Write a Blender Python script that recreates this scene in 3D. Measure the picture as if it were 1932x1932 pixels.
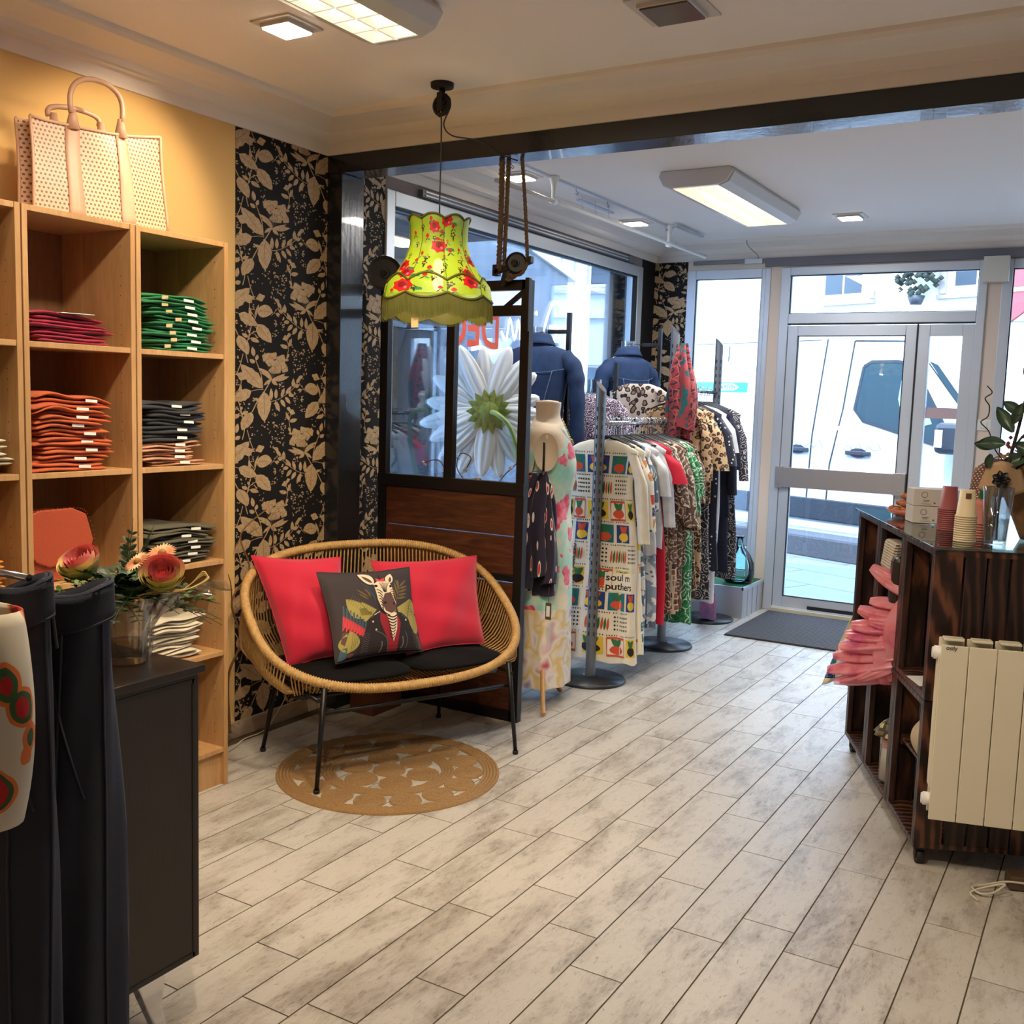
import bpy, math, random
from mathutils import Vector, Matrix
for _o in list(bpy.data.objects): bpy.data.objects.remove(_o)
S=bpy.context.scene; COL=S.collection
R=random.Random(7)
# ---------------------------------------------------------------- camera
F,YAW,PIT,ROL,H=1941.6,-0.534185,-0.109503,0.0309106,1.5
_f=Vector((math.sin(YAW)*math.cos(PIT),math.cos(YAW)*math.cos(PIT),math.sin(PIT)))
_r=Vector((math.cos(YAW),-math.sin(YAW),0)); _u=_r.cross(_f)
_c,_s=math.cos(ROL),math.sin(ROL)
RR=_c*_r+_s*_u; UU=-_s*_r+_c*_u
cd=bpy.data.cameras.new('camera'); cam=bpy.data.objects.new('camera',cd); COL.objects.link(cam)
cam.matrix_world=Matrix(((RR.x,UU.x,-_f.x,0),(RR.y,UU.y,-_f.y,0),(RR.z,UU.z,-_f.z,H),(0,0,0,1)))
cd.sensor_width=36; cd.lens=F*36/1932; cd.clip_start=.05; cd.clip_end=200
S.camera=cam
# ---------------------------------------------------------------- world, sun, exposure
W=bpy.data.worlds.new('sky'); S.world=W; W.use_nodes=True
nt=W.node_tree; bg=nt.nodes['Background']
tc=nt.nodes.new('ShaderNodeTexCoord'); nz=nt.nodes.new('ShaderNodeTexNoise'); nz.inputs['Scale'].default_value=2.2
rp=nt.nodes.new('ShaderNodeValToRGB'); rp.color_ramp.elements[0].color=(.32,.56,1,1); rp.color_ramp.elements[1].color=(.62,.81,1,1)
rp.color_ramp.elements[0].position=.4; rp.color_ramp.elements[1].position=.6
nt.links.new(tc.outputs['Generated'],nz.inputs['Vector']); nt.links.new(nz.outputs['Fac'],rp.inputs['Fac']); nt.links.new(rp.outputs['Color'],bg.inputs['Color'])
bg.inputs['Strength'].default_value=12
def lamp(name,kind,loc,energy,color,rot=(0,0,0),**k):
    l=bpy.data.lights.new(name,kind); l.energy=energy; l.color=color
    for a,b in k.items(): setattr(l,a,b)
    o=bpy.data.objects.new(name,l); COL.objects.link(o); o.location=loc; o.rotation_euler=rot; return o
sun=lamp('sun','SUN',(0,0,9),4.0,(1,.97,.92),(math.radians(38),0,math.radians(-18)),angle=.01)
S.view_settings.view_transform='Standard'; S.view_settings.look='None'; S.view_settings.exposure=0.05; S.view_settings.gamma=1; S.view_settings.use_curve_mapping=False
WARM=(1,.76,.49); WW=(1,.80,.56)
# window light enters through these sky portals
for nm,loc,rot,sx,sy in (('portal_left',(-3.45,5.7,1.4),(0,math.radians(-90),0),2.3,3.1),('portal_front',(-1.2,7.75,1.3),(math.radians(-90),0,0),3.6,2.5)):
    o=lamp(nm,'AREA',loc,1,(1,1,1),rot,shape='RECTANGLE',size=sx,size_y=sy); o.data.cycles.is_portal=True
# ceiling lamps' own light
lamp('front_fluorescent_light','AREA',(-2.04,2.04,2.585),36,(1,.84,.62),(0,0,0),shape='RECTANGLE',size=.15,size_y=1.2)
lamp('rear_fluorescent_light','AREA',(-1.975,5.67,2.585),34,(1,.97,.93),(0,0,0),shape='RECTANGLE',size=.22,size_y=1.2)
for nm,loc,tgt,e,c,ang in (
  ('shelf_spot_light',(-2.42,2.62,2.60),(-3.15,2.55,2.15),30,WARM,70),
  ('seat_spot_light',(-1.35,2.3,2.66),(-2.6,3.2,.4),105,WW,75),
  ('floor_spot_light',(-.9,.9,2.66),(-1.1,2.2,0),98,WW,105),
  ('counter_spot_light',(-.2,1.6,2.66),(-.2,3.4,.6),50,WW,80),
  ('cabinet_spot_light',(-2.6,.9,2.66),(-2.9,1.6,1.2),13,WARM,80),
  ('window_spot_light',(-2.78,4.75,2.64),(-2.8,4.9,0),45,(1,.96,.9),90),
  ('corner_spot_light',(-2.8,6.15,2.64),(-2.7,6.2,0),45,(1,.96,.9),90),
  ('door_spot_light',(-1.53,6.45,2.64),(-1.5,6.5,0),50,(1,.96,.9),90)):
    d=(Vector(tgt)-Vector(loc)).normalized()
    o=lamp(nm,'SPOT',loc,e,c,shadow_soft_size=.03,spot_size=math.radians(ang),spot_blend=.6)
    o.rotation_euler=d.to_track_quat('-Z','Y').to_euler()
# ---------------------------------------------------------------- helpers
def lin(c):
    return tuple(((x/255)/12.92 if x/255<=.04045 else ((x/255+.055)/1.055)**2.4) for x in c[:3])+(1,)
class N:
    def __init__(s,name):
        s.m=bpy.data.materials.new(name); s.m.use_nodes=True; s.t=s.m.node_tree; s.b=s.t.nodes['Principled BSDF']; s.o=s.t.nodes['Material Output']
    def n(s,k,**p):
        x=s.t.nodes.new('ShaderNode'+k)
        for a,b in p.items():
            if a in x.inputs.keys(): x.inputs[a].default_value=b
            else: setattr(x,a,b)
        return x
    def l(s,a,b): s.t.links.new(a,b)
    def coord(s,scale=(1,1,1),kind='Object',rot=(0,0,0)):
        c=s.n('TexCoord'); mp=s.n('Mapping'); mp.inputs['Scale'].default_value=scale; mp.inputs['Rotation'].default_value=rot
        s.l(c.outputs[kind],mp.inputs['Vector']); return mp.outputs['Vector']
    def noise(s,vec,scale,detail=4,rough=.6,dist=0):
        x=s.n('TexNoise'); x.inputs['Scale'].default_value=scale; x.inputs['Detail'].default_value=detail; x.inputs['Roughness'].default_value=rough; x.inputs['Distortion'].default_value=dist
        if vec is not None: s.l(vec,x.inputs['Vector'])
        return x.outputs['Fac']
    def ramp(s,fac,stops,const=False):
        x=s.n('ValToRGB'); cr=x.color_ramp
        if const: cr.interpolation='CONSTANT'
        while len(cr.elements)<len(stops): cr.elements.new(.5)
        for e,(p,c) in zip(cr.elements,stops): e.position=p; e.color=lin(c) if max(c)>1 else tuple(c[:3])+(1,)
        s.l(fac,x.inputs['Fac']); return x.outputs['Color']
    def mix(s,fac,a,b,mode='MIX'):
        x=s.n('Mix',data_type='RGBA',blend_type=mode)
        for i,v in ((6,a),(7,b)):
            if isinstance(v,tuple): x.inputs[i].default_value=lin(v) if max(v)>1 else tuple(v[:3])+(1,)
            else: s.l(v,x.inputs[i])
        if isinstance(fac,(int,float)): x.inputs[0].default_value=fac
        else: s.l(fac,x.inputs[0])
        return x.outputs[2]
    def math(s,op,a,b=None):
        x=s.n('Math',operation=op)
        for i,v in ((0,a),(1,b)):
            if v is None: continue
            if isinstance(v,(int,float)): x.inputs[i].default_value=v
            else: s.l(v,x.inputs[i])
        return x.outputs[0]
    def bump(s,h,strength=.3,dist=.01):
        x=s.n('Bump'); x.inputs['Strength'].default_value=strength; x.inputs['Distance'].default_value=dist
        s.l(h,x.inputs['Height']); s.l(x.outputs['Normal'],s.b.inputs['Normal'])
    def col(s,c):
        if isinstance(c,tuple): s.b.inputs['Base Color'].default_value=lin(c) if max(c)>1 else tuple(c[:3])+(1,)
        else: s.l(c,s.b.inputs['Base Color'])
def mat(name,col,rough=.5,metal=0,var=None,bump=None,emis=None,coat=0,sheen=0,trans=0,spec=.5,sss=0):
    k=N(name); b=k.b; b.inputs['Roughness'].default_value=rough; b.inputs['Metallic'].default_value=metal
    b.inputs['Specular IOR Level'].default_value=spec; b.inputs['Coat Weight'].default_value=coat; b.inputs['Sheen Weight'].default_value=sheen; b.inputs['Transmission Weight'].default_value=trans
    k.col(col)
    if var:
        sc,c2=var[0],var[1]; v=k.coord(var[2] if len(var)>2 else (1,1,1))
        f=k.noise(v,sc); k.col(k.mix(k.ramp(f,[(.35,(0,0,0)),(.68,(1,1,1))]),col,c2))
    if bump:
        v=k.coord(bump[2] if len(bump)>2 else (1,1,1)); k.bump(k.noise(v,bump[0],5),bump[1])
    if emis: b.inputs['Emission Color'].default_value=lin(emis[0]); b.inputs['Emission Strength'].default_value=emis[1]
    return k.m
def wood(name,c1,c2,c3,scale=(3,3,.35),rough=.5,ns=9,bump=.15):
    k=N(name); v=k.coord(scale); f=k.noise(v,ns,6,.65,1.2); f2=k.noise(v,ns*5,3,.5)
    c=k.ramp(f,[(.3,c1),(.5,c2),(.7,c3)]); k.col(k.mix(.25,c,k.ramp(f2,[(.3,c1),(.7,c3)])))
    k.b.inputs['Roughness'].default_value=rough; k.bump(f,bump); return k.m
def glassmat(name,tint=(1,1,1),refl=.08,rough=0.0):
    k=N(name); t=k.n('BsdfTransparent'); t.inputs['Color'].default_value=tuple(tint)+(1,); g=k.n('BsdfGlossy'); g.inputs['Roughness'].default_value=rough
    fr=k.n('Fresnel'); fr.inputs['IOR'].default_value=1.35; mx=k.n('MixShader'); k.l(k.math('MINIMUM',k.math('ADD',fr.outputs[0],refl-.03),.6),mx.inputs[0]); k.l(t.outputs[0],mx.inputs[1]); k.l(g.outputs[0],mx.inputs[2]); k.l(mx.outputs[0],k.o.inputs['Surface']); return k.m
class MB:
    def __init__(s): s.v=[]; s.f=[]; s.m=[]; s.sm=[]
    def add(s,vs,fs,m=0,sm=False):
        o=len(s.v); s.v+= [Vector(p) for p in vs]
        for f in fs: s.f.append([i+o for i in f]); s.m.append(m); s.sm.append(sm)
        return s
    def obox(s,o,a,b,c,m=0):
        o,a,b,c=map(Vector,(o,a,b,c))
        if a.cross(b).dot(c)<0: a,b=b,a
        P=[o,o+a,o+a+b,o+b]; P+=[p+c for p in P]
        return s.add(P,[(3,2,1,0),(4,5,6,7),(0,1,5,4),(1,2,6,5),(2,3,7,6),(3,0,4,7)],m)
    def bx(s,x0,x1,y0,y1,z0,z1,m=0): return s.obox((x0,y0,z0),(x1-x0,0,0),(0,y1-y0,0),(0,0,z1-z0),m)
    def poly(s,pts,m=0): return s.add(pts,[tuple(range(len(pts)))],m)
    def prism(s,pts,d,m=0):
        n=len(pts); d=Vector(d); pts=[Vector(p) for p in pts]; nn=Vector((0,0,0))
        for i in range(n): nn+=pts[i].cross(pts[(i+1)%n])
        if nn.dot(d)<0: pts.reverse()
        V=pts+[p+d for p in pts]
        return s.add(V,[tuple(range(n-1,-1,-1)),tuple(range(n,2*n))]+[(i,(i+1)%n,(i+1)%n+n,i+n) for i in range(n)],m)
    def grid(s,fn,nu,nv,cu=False,cv=False,m=0,sm=True,flip=False):
        V=[fn(i/(nu if cu else nu-1),j/(nv if cv else nv-1)) for j in range(nv) for i in range(nu)]
        fs=[]
        for j in range(nv if cv else nv-1):
            for i in range(nu if cu else nu-1):
                a,b,c,d=j*nu+i,j*nu+(i+1)%nu,((j+1)%nv)*nu+(i+1)%nu,((j+1)%nv)*nu+i
                fs.append((d,c,b,a) if flip else (a,b,c,d))
        return s.add(V,fs,m,sm)
    def tube(s,pts,r,seg=8,m=0,closed=False,cap=True,flat=None):
        pts=[Vector(p) for p in pts]; n=len(pts); rs=r if isinstance(r,(list,tuple)) else [r]*n
        T=[]
        for i in range(n):
            if closed: t=pts[(i+1)%n]-pts[i-1]
            else: t=pts[min(i+1,n-1)]-pts[max(i-1,0)]
            T.append(t.normalized() if t.length>1e-9 else Vector((0,0,1)))
        u=T[0].orthogonal().normalized(); V=[]
        for i in range(n):
            u=(u-T[i]*u.dot(T[i])); u=u.normalized() if u.length>1e-6 else T[i].orthogonal().normalized(); w=T[i].cross(u)
            for k in range(seg):
                a=2*math.pi*k/seg; V.append(pts[i]+(u*math.cos(a)+w*math.sin(a)*(flat or 1))*rs[i])
        fs=[]
        for i in range(n if closed else n-1):
            j=(i+1)%n
            for k in range(seg): fs.append((i*seg+k,i*seg+(k+1)%seg,j*seg+(k+1)%seg,j*seg+k))
        s.add(V,fs,m,True)
        if cap and not closed:
            o=len(s.v)-n*seg
            s.f.append([o+k for k in range(seg-1,-1,-1)]); s.m.append(m); s.sm.append(False)
            s.f.append([o+(n-1)*seg+k for k in range(seg)]); s.m.append(m); s.sm.append(False)
        return s
    def cyl(s,p,q,r,seg=16,m=0,r2=None): return s.tube([p,q],[r,r if r2 is None else r2],seg,m)
    def lathe(s,prof,c=(0,0,0),seg=24,m=0,sx=1,sy=1,sm=True):
        c=Vector(c); V=[]; fs=[]
        for r,z in prof:
            for k in range(seg):
                a=2*math.pi*k/seg; V.append(c+Vector((r*sx*math.cos(a),r*sy*math.sin(a),z)))
        for i in range(len(prof)-1):
            for k in range(seg): fs.append((i*seg+k,i*seg+(k+1)%seg,(i+1)*seg+(k+1)%seg,(i+1)*seg+k))
        s.add(V,fs,m,sm)
        o=len(s.v)-len(V)
        if prof[0][0]>1e-6: s.f.append([o+k for k in range(seg-1,-1,-1)]); s.m.append(m); s.sm.append(False)
        if prof[-1][0]>1e-6: s.f.append([o+(len(prof)-1)*seg+k for k in range(seg)]); s.m.append(m); s.sm.append(False)
        return s
    def xf(s,M,start=0):
        for i in range(start,len(s.v)): s.v[i]=M@s.v[i]
        return s
def wloc(o):
    v=Vector((0,0,0))
    while o: v=v+o.location; o=o.parent
    return v
def build(b,name,mats,parent=None,bevel=0,loc=None,solid=0,sub=0):
    me=bpy.data.meshes.new(name)
    base=wloc(parent) if parent else Vector((0,0,0))
    L=Vector(loc) if loc is not None else None
    off=L if L is not None else base
    me.from_pydata([tuple(v-off) for v in b.v],[],b.f)
    mats=mats if isinstance(mats,(list,tuple)) else [mats]
    for x in mats: me.materials.append(x)
    for p,mi,sm in zip(me.polygons,b.m,b.sm): p.material_index=min(mi,len(mats)-1); p.use_smooth=sm
    me.update(); o=bpy.data.objects.new(name,me); COL.objects.link(o)
    if parent: o.parent=parent
    if L is not None: o.location=L-base
    if solid: q=o.modifiers.new('s','SOLIDIFY'); q.thickness=solid
    if bevel: q=o.modifiers.new('b','BEVEL'); q.width=bevel; q.segments=2; q.limit_method='ANGLE'
    if sub: q=o.modifiers.new('u','SUBSURF'); q.levels=q.render_levels=sub
    return o
def tag(o,label=None,cat=None,group=None,kind=None):
    for k,v in (('label',label),('category',cat),('group',group),('kind',kind)):
        if v: o[k]=v
    return o
def thing(name,label,cat,loc=(0,0,0),group=None,kind=None):
    o=bpy.data.objects.new(name,None); COL.objects.link(o); o.location=loc; o.empty_display_size=.1
    return tag(o,label,cat,group,kind)
def struct(b,name,mats,parent=None,**k):
    o=build(b,name,mats,parent,**k)
    if not parent: o['kind']='structure'
    return o
def dup(o,loc=None,rz=None,label=None,group=None,parent=None):
    c=o.copy(); COL.objects.link(c)
    if parent: c.parent=parent
    if loc is not None: c.location=loc
    if rz is not None: c.rotation_euler=(0,0,rz)
    if label: c['label']=label
    if group: c['group']=group
    for ch in list(o.children): dup(ch,parent=c)
    return c
# 2d shapes for printed patterns: lists of (points, material index), later laid on a surface
def leaf(b,t,w,n=7,bend=0,ser=0):
    bx,by=b; tx,ty=t; dx,dy=tx-bx,ty-by; L=math.hypot(dx,dy); px,py=-dy/L,dx/L; A=[];B=[]
    for i in range(1,n):
        s=i/n; h=w/2*(math.sin(math.pi*s**.85))**.8; k=bend*L*math.sin(math.pi*s)
        if ser and i%2: h*=1-ser
        A.append((bx+dx*s+px*(k+h),by+dy*s+py*(k+h))); B.append((bx+dx*s+px*(k-h),by+dy*s+py*(k-h)))
    return [b]+A+[t]+B[::-1]
def blob(c,r,n=10,lob=0,k=5,ph=0,ry=None):
    ry=ry or r
    return [(c[0]+r*(1+lob*math.cos(k*a+ph))*math.cos(a),c[1]+ry*(1+lob*math.cos(k*a+ph))*math.sin(a)) for a in (2*math.pi*i/n for i in range(n))]
def stroke(pts,w):
    A=[];B=[]
    for i,p in enumerate(pts):
        q=pts[min(i+1,len(pts)-1)]; o=pts[max(i-1,0)]; dx,dy=q[0]-o[0],q[1]-o[1]; L=math.hypot(dx,dy) or 1
        A.append((p[0]-dy/L*w/2,p[1]+dx/L*w/2)); B.append((p[0]+dy/L*w/2,p[1]-dx/L*w/2))
    return [[A[i],A[i+1],B[i+1],B[i]] for i in range(len(A)-1)]
def spl(pts,n=8):
    # catmull-rom through points of any dimension
    out=[]; P=[pts[0]]+list(pts)+[pts[-1]]
    for i in range(1,len(P)-2):
        for k in range(n):
            t=k/n; out.append(tuple(.5*((2*b)+(-a+c)*t+(2*a-5*b+4*c-d)*t*t+(-a+3*b-3*c+d)*t**3) for a,b,c,d in zip(P[i-1],P[i],P[i+1],P[i+2])))
    out.append(tuple(pts[-1])); return out
# ---------------------------------------------------------------- materials of the shell
m_ceil=mat('ceiling_paint',(240,234,228),.75,bump=(90,.12))
m_corn=mat('cornice_plaster',(230,222,214),.6,bump=(60,.05))
m_beige=mat('ochre_wall_paint',(226,186,120),.8,bump=(160,.15))
m_cream=mat('cream_wall_paint',(218,202,188),.8)
m_alu=mat('brushed_aluminium',(198,206,218),.4,.35,bump=(40,.03,(1,1,.05)))
m_aluw=mat('pale_aluminium',(196,202,208),.4,.45)
m_black=mat('black_wallpaper',(19,17,19),.75,bump=(200,.1),spec=.3)
m_gold=mat('gold_leaf_print',(196,168,130),.45,0,var=(90,(168,138,100)),bump=(130,.5))
m_golddk=mat('dark_vein_print',(84,68,52),.6)
m_dkpaint=mat('black_painted_wood',(30,30,33),.22,0,bump=(30,.25,(1,1,.2)),coat=.3)
m_glass=glassmat('window_glass',(.97,.99,1),.05)
m_rubber=mat('black_rubber',(22,22,24),.6)
m_white=mat('white_plastic',(225,225,222),.4)
m_steel=mat('stainless_steel',(176,172,174),.42,.7)
m_chrome=mat('chrome',(215,215,218),.12,1)
m_dkmetal=mat('dark_metal',(52,54,60),.42,.6)
# floor: one mesh of whitewashed wood-look tiles with grout
def floor():
    b=MB(); P=.1537; L=.619; g=.0021; tint=[]
    ph={0:2.883,1:2.733,2:2.85,3:2.68,4:2.958,5:2.504,6:2.683,7:2.44,8:2.375,9:1.962,10:2.306,11:2.1,12:2.45}
    for k in range(-17,19):
        x1=-.392-P*k; x0=x1-P
        if x1>2.3 or x0<-3.3: continue
        y=ph.get(k,R.random()*L)%L-L*4
        while y<7.62:
            if y+L>-1.5:
                b.bx(max(x0,-3.3)+g,min(x1,2.3)-g,max(y,-1.5)+g,min(y+L,7.6)-g,-.02,0)
                f=b.f.pop(-6); b.m.pop(-6); b.sm.pop(-6)
                tint+= [(R.random(),R.random(),R.random())]*5
            y+=L
    nb=len(b.f); b.bx(-3.3,2.3,-1.5,7.6,-.05,-.0018,1); tint+=[(0,0,0)]*6
    k=N('whitewashed_wood_tile'); at=k.n('Attribute',attribute_name='tile'); v=k.coord((1,1,1))
    ad=k.n('VectorMath',operation='MULTIPLY_ADD'); k.l(at.outputs['Vector'],ad.inputs[0]); ad.inputs[1].default_value=(9,9,9); k.l(v,ad.inputs[2]); vv=ad.outputs[0]
    mp=k.n('Mapping'); mp.inputs['Scale'].default_value=(1,.34,1); k.l(vv,mp.inputs['Vector']); s=mp.outputs[0]
    big=k.noise(s,9,8,.72,.25); fine=k.noise(s,60,8,.75,.3); crk=k.noise(s,80,6,.72,.9)
    patch=k.ramp(big,[(.47,(0,0,0)),(.66,(1,1,1))])
    c=k.mix(patch,(192,187,179),(150,142,132)); c=k.mix(k.math('MULTIPLY',k.ramp(fine,[(.52,(0,0,0)),(.62,(1,1,1))]),k.math('ADD',k.math('MULTIPLY',patch,.72),.12)),c,(108,96,84))
    c=k.mix(k.math('MULTIPLY',k.ramp(crk,[(.60,(0,0,0)),(.64,(1,1,1))]),.55),c,(112,99,84))
    sx=k.n('SeparateXYZ'); k.l(at.outputs['Vector'],sx.inputs[0])
    c=k.mix(k.math('MULTIPLY',sx.outputs[0],.16),c,(172,160,146)); k.col(c)
    k.l(k.math('ADD',k.math('MULTIPLY',fine,.25),.22),k.b.inputs['Roughness']); k.bump(k.math('ADD',fine,k.math('MULTIPLY',crk,.8)),.30,.004)
    o=struct(b,'floor',[k.m,mat('tile_grout',(78,66,54),.9)])
    a=o.data.attributes.new('tile','FLOAT_VECTOR','FACE')
    a.data.foreach_set('vector',[x for t in tint for x in t])
floor()
# ceiling
b=MB(); b.bx(-3.45,2.5,-1.7,7.75,2.68,3.15); struct(b,'ceiling',m_ceil)
# wallpaper print, laid 0.6 mm proud of the paper inside the wall's own mesh
def motif(cu=0):
    S_=[]; A=lambda p,m=0:S_.append((p,m))
    for bb,t,w,s in (((330,1085),(145,828),112,.12),((235,1092),(80,1145),118,.14),((340,1120),(347,1405),124,.08),((235,1288),(158,1440),104,.05),((280,350),(416,390),118,0),((280,480),(404,672),104,.1)):
        A(leaf(bb,t,w,9,0,s)); S_.extend((q,1) for q in stroke([(bb[0]*.85+t[0]*.15,bb[1]*.85+t[1]*.15),(bb[0]*.2+t[0]*.8,bb[1]*.2+t[1]*.8)],2.5))
    for bb,t,w in (((225,600),(300,652),38),((205,592),(155,548),30),((180,712),(138,632),36),((240,440),(165,378),44),((228,425),(215,312),24),((262,400),(296,300),22),((256,775),(240,682),34),((275,815),(285,762),30),((262,838),(220,795),34),((405,1215),(403,1100),32),((447,1210),(446,1112),32),((495,1205),(520,1120),32),((535,1180),(585,1115),32),((600,1130),(602,1042),30),((632,1098),(672,1035),34),((618,1128),(658,1122),40),((440,1228),(480,1342),34),((490,1225),(530,1308),32),((530,1210),(577,1288),30),((560,1190),(610,1222),34),((550,745),(480,700),36),((556,735),(584,655),28),((520,855),(560,860),24),((300,1190),(250,1165),26),((205,520),(222,560),20),((500,400),(520,330),26),((480,420),(435,400),22),((470,300),(430,262),30),((535,450),(580,470),24),((560,800),(540,850),22)):
        A(leaf(bb,t,w))
    for t,w in (((285,885),36),((345,958),30),((565,1020),44),((462,1085),30),((338,1062),32),((300,930),20),((530,985),30)): A(leaf((410,1018),t,w,6,.06))
    for c,r in (((362,800),40),((418,800),38),((488,842),44),((395,850),40),((525,945),30),((495,905),44),((438,880),40),((455,935),40),((415,930),34)):
        bl=blob(c,r,14,.16,4,c[0]); A(bl); S_.extend((q,1) for q in stroke(bl+[bl[0]],2.6))
    for t in ((385,850),(405,870),(425,890),(445,900),(465,930),(480,955),(370,890)): S_.extend((q,1) for q in stroke([(410,1005),t],2.6))
    for c,r in (((210,242),38),((308,240),34),((530,645),26),((560,620),18)): A(blob(c,r,14,.18,4,1))
    for pts,w in (([(395,1030),(350,1110),(290,1190),(240,1290)],9),([(330,1088),(320,980),(296,890),(270,815)],6),([(385,1225),(460,1222),(540,1185),(610,1135),(655,1075)],6),([(235,1092),(300,1090),(335,1100)],6),([(205,825),(188,740),(195,650),(222,570),(272,545)],7),([(195,650),(230,500),(265,420),(290,320)],7),([(235,480),(262,465),(285,485)],5),([(225,600),(200,620)],5),([(540,830),(556,740),(535,650)],5),([(200,1445),(225,1560),(255,1650)],6),([(265,420),(225,350),(212,275)],5),([(330,1120),(345,1160)],6),([(400,420),(470,330),(440,270)],4)): S_.extend((q,0) for q in stroke(spl(pts,3),w))
    q=random.Random(3)
    for cx,cy,sx,sy,n in ((680,850,55,110,26),(610,820,25,90,12),(650,940,70,50,16),(440,470,18,90,16),(440,580,22,40,6),(330,720,30,45,7),(120,250,22,90,12),(165,520,28,40,7),(120,760,20,50,7),(120,960,20,70,9),(120,1250,40,60,14),(255,1180,20,20,4),(430,1390,22,90,14),(490,1090,26,34,9),(620,1220,20,40,6),(500,510,22,50,8),(630,390,22,60,8),(330,1500,34,70,8),(720,1010,22,50,6),(540,1400,24,50,7)):
        for _ in range(n): A(blob((cx+q.gauss(0,sx*.6),cy+q.gauss(0,sy*.6)),q.uniform(5,8),5))
    return S_
MOT=motif()
def clip(poly,k,lim,sg):
    out=[]
    for i,p in enumerate(poly):
        o=poly[i-1]; a=(p[k]-lim)*sg; c=(o[k]-lim)*sg
        if (a>=0)!=(c>=0):
            t=c/(c-a); out.append(tuple(o[j]+(p[j]-o[j])*t for j in (0,1)))
        if a>=0: out.append(p)
    return out
def paper(b,y0,y1,z0,z1,to3,phase=0):
    # y runs along the wall, z up; to3 turns (y,z) into a point on the paper
    for col in range(-3,4):
        for kk in range(-2,6):
            for mir in (0,1):
                for ix,(pts,mi) in enumerate(MOT):
                    Q=[]
                    for u,v in pts:
                        zz=-((v-900)-.24*(u-430))*.000457
                        yy=(u-430)*.0007
                        if mir: yy=(405-u)*.0007+.199; zz=-((v-900)-.24*(u-430))*.000457-.325
                        Q.append((3.365+phase+yy+.53*col,2.253+zz-.645*(kk-1)))
                    if max(q[0] for q in Q)<y0 or min(q[0] for q in Q)>y1 or max(q[1] for q in Q)<z0 or min(q[1] for q in Q)>z1: continue
                    for a in ((0,y0,1),(0,y1,-1),(1,z0,1),(1,z1,-1)):
                        Q=clip(Q,*a)
                        if len(Q)<3: break
                    if len(Q)<3: continue
                    if mir: Q=Q[::-1]
                    b.poly([to3(q,.0004+ix*2.5e-6+mir*.0012) for q in Q],1+mi)
# left wall
XL=-3.22
b=MB(); b.bx(XL-.2,XL,-1.5,3.134,-.05,2.72,3)
b.bx(XL-.2,XL,3.134,4.128,-.05,2.72,0); b.bx(XL-.2,XL,7.25,7.72,-.05,2.72,0)
b.bx(XL-.2,XL,4.128,7.25,-.05,.25,4); b.bx(XL-.2,XL,4.128,7.25,2.508,2.72,4)
w3=lambda q,e:(XL+e,q[0],q[1])
paper(b,3.134,4.128,.07,2.575,w3); paper(b,7.25,7.5,.2,2.57,w3,.1)
struct(b,'wall_left',[m_black,m_gold,m_golddk,m_beige,mat('mauve_grey_paint',(140,126,126),.8)])
# front wall with openings
b=MB(); Y0,Y1=7.5,7.7
b.bx(XL,-2.951,Y0,Y1,-.05,2.72,0); b.bx(-2.951,2.4,Y0,Y1,2.5,2.72,3); b.bx(-2.951,-2.31,Y0,Y1,-.05,.2,3)
b.bx(-2.31,-2.228,Y0,Y1,-.05,2.5,3); b.bx(-.861,-.775,Y0,Y1,-.05,2.5,3); b.bx(-.775,1.6,Y0,Y1,-.05,.35,3); b.bx(1.6,2.4,Y0,Y1,-.05,2.5,3)
paper(b,XL,-2.951,.2,2.57,lambda q,e:(q[0],Y0-e,q[1]),-6.45+.05)
for p in list(range(0)): pass
struct(b,'wall_front',[m_black,m_gold,m_golddk,m_cream])
b=MB(); b.bx(2.2,2.4,-1.5,7.6,-.05,2.72); struct(b,'wall_right',m_cream)
b=MB(); b.bx(-3.4,2.4,-1.7,-1.5,-.05,2.72); struct(b,'wall_back',m_cream)
b=MB()
for y in [2.74+.307*i for i in range(4)]: b.bx(XL,XL+.012,y,min(y+.305,3.7),0,.072)
struct(b,'baseboard_left',mat('tile_baseboard',(176,156,132),.5,var=(12,(140,120,98),(1,.3,1))),bevel=.002)
# cornices: one profile swept round each half of the shop
PR=[(0,2.57),(.012,2.57),(.03,2.612),(.048,2.626),(.060,2.612),(.074,2.632),(.088,2.618),(.104,2.638),(.14,2.652),(.19,2.663),(.235,2.668),(.246,2.656),(.262,2.668),(.27,2.682)]
def cornice(name,corners,closed=False):
    b=MB(); n=len(corners); V=[]
    for x,y,nx,ny in corners:
        for d,z in PR: V.append((x+nx*d,y+ny*d,z))
    m=len(PR); fs=[]
    for i in range(n-1):
        for j in range(m-1): fs.append((i*m+j,(i+1)*m+j,(i+1)*m+j+1,i*m+j+1))
    b.add(V,fs,0,False); o=struct(b,name,m_corn); return o
cornice('trim_1',[(XL,-1.5,1,0),(XL,3.7,1,-1),(2.2,3.7,0,-1)])
cornice('trim_2',[(2.2,3.845,0,1),(XL,3.845,1,1),(XL,7.5,1,-1),(2.2,7.5,0,-1)])
b=MB(); b.bx(XL,2.2,3.7,3.845,2.575,2.70); struct(b,'wall_middle',m_corn)
# black painted lintel and post
b=MB(); b.bx(XL,2.2,3.7,3.845,2.49,2.575); struct(b,'trim_3',m_dkpaint,bevel=.003)
b=MB(); b.bx(XL,-3.135,3.7,3.86,0,2.49); struct(b,'trim_4',m_dkpaint,bevel=.003)
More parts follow.
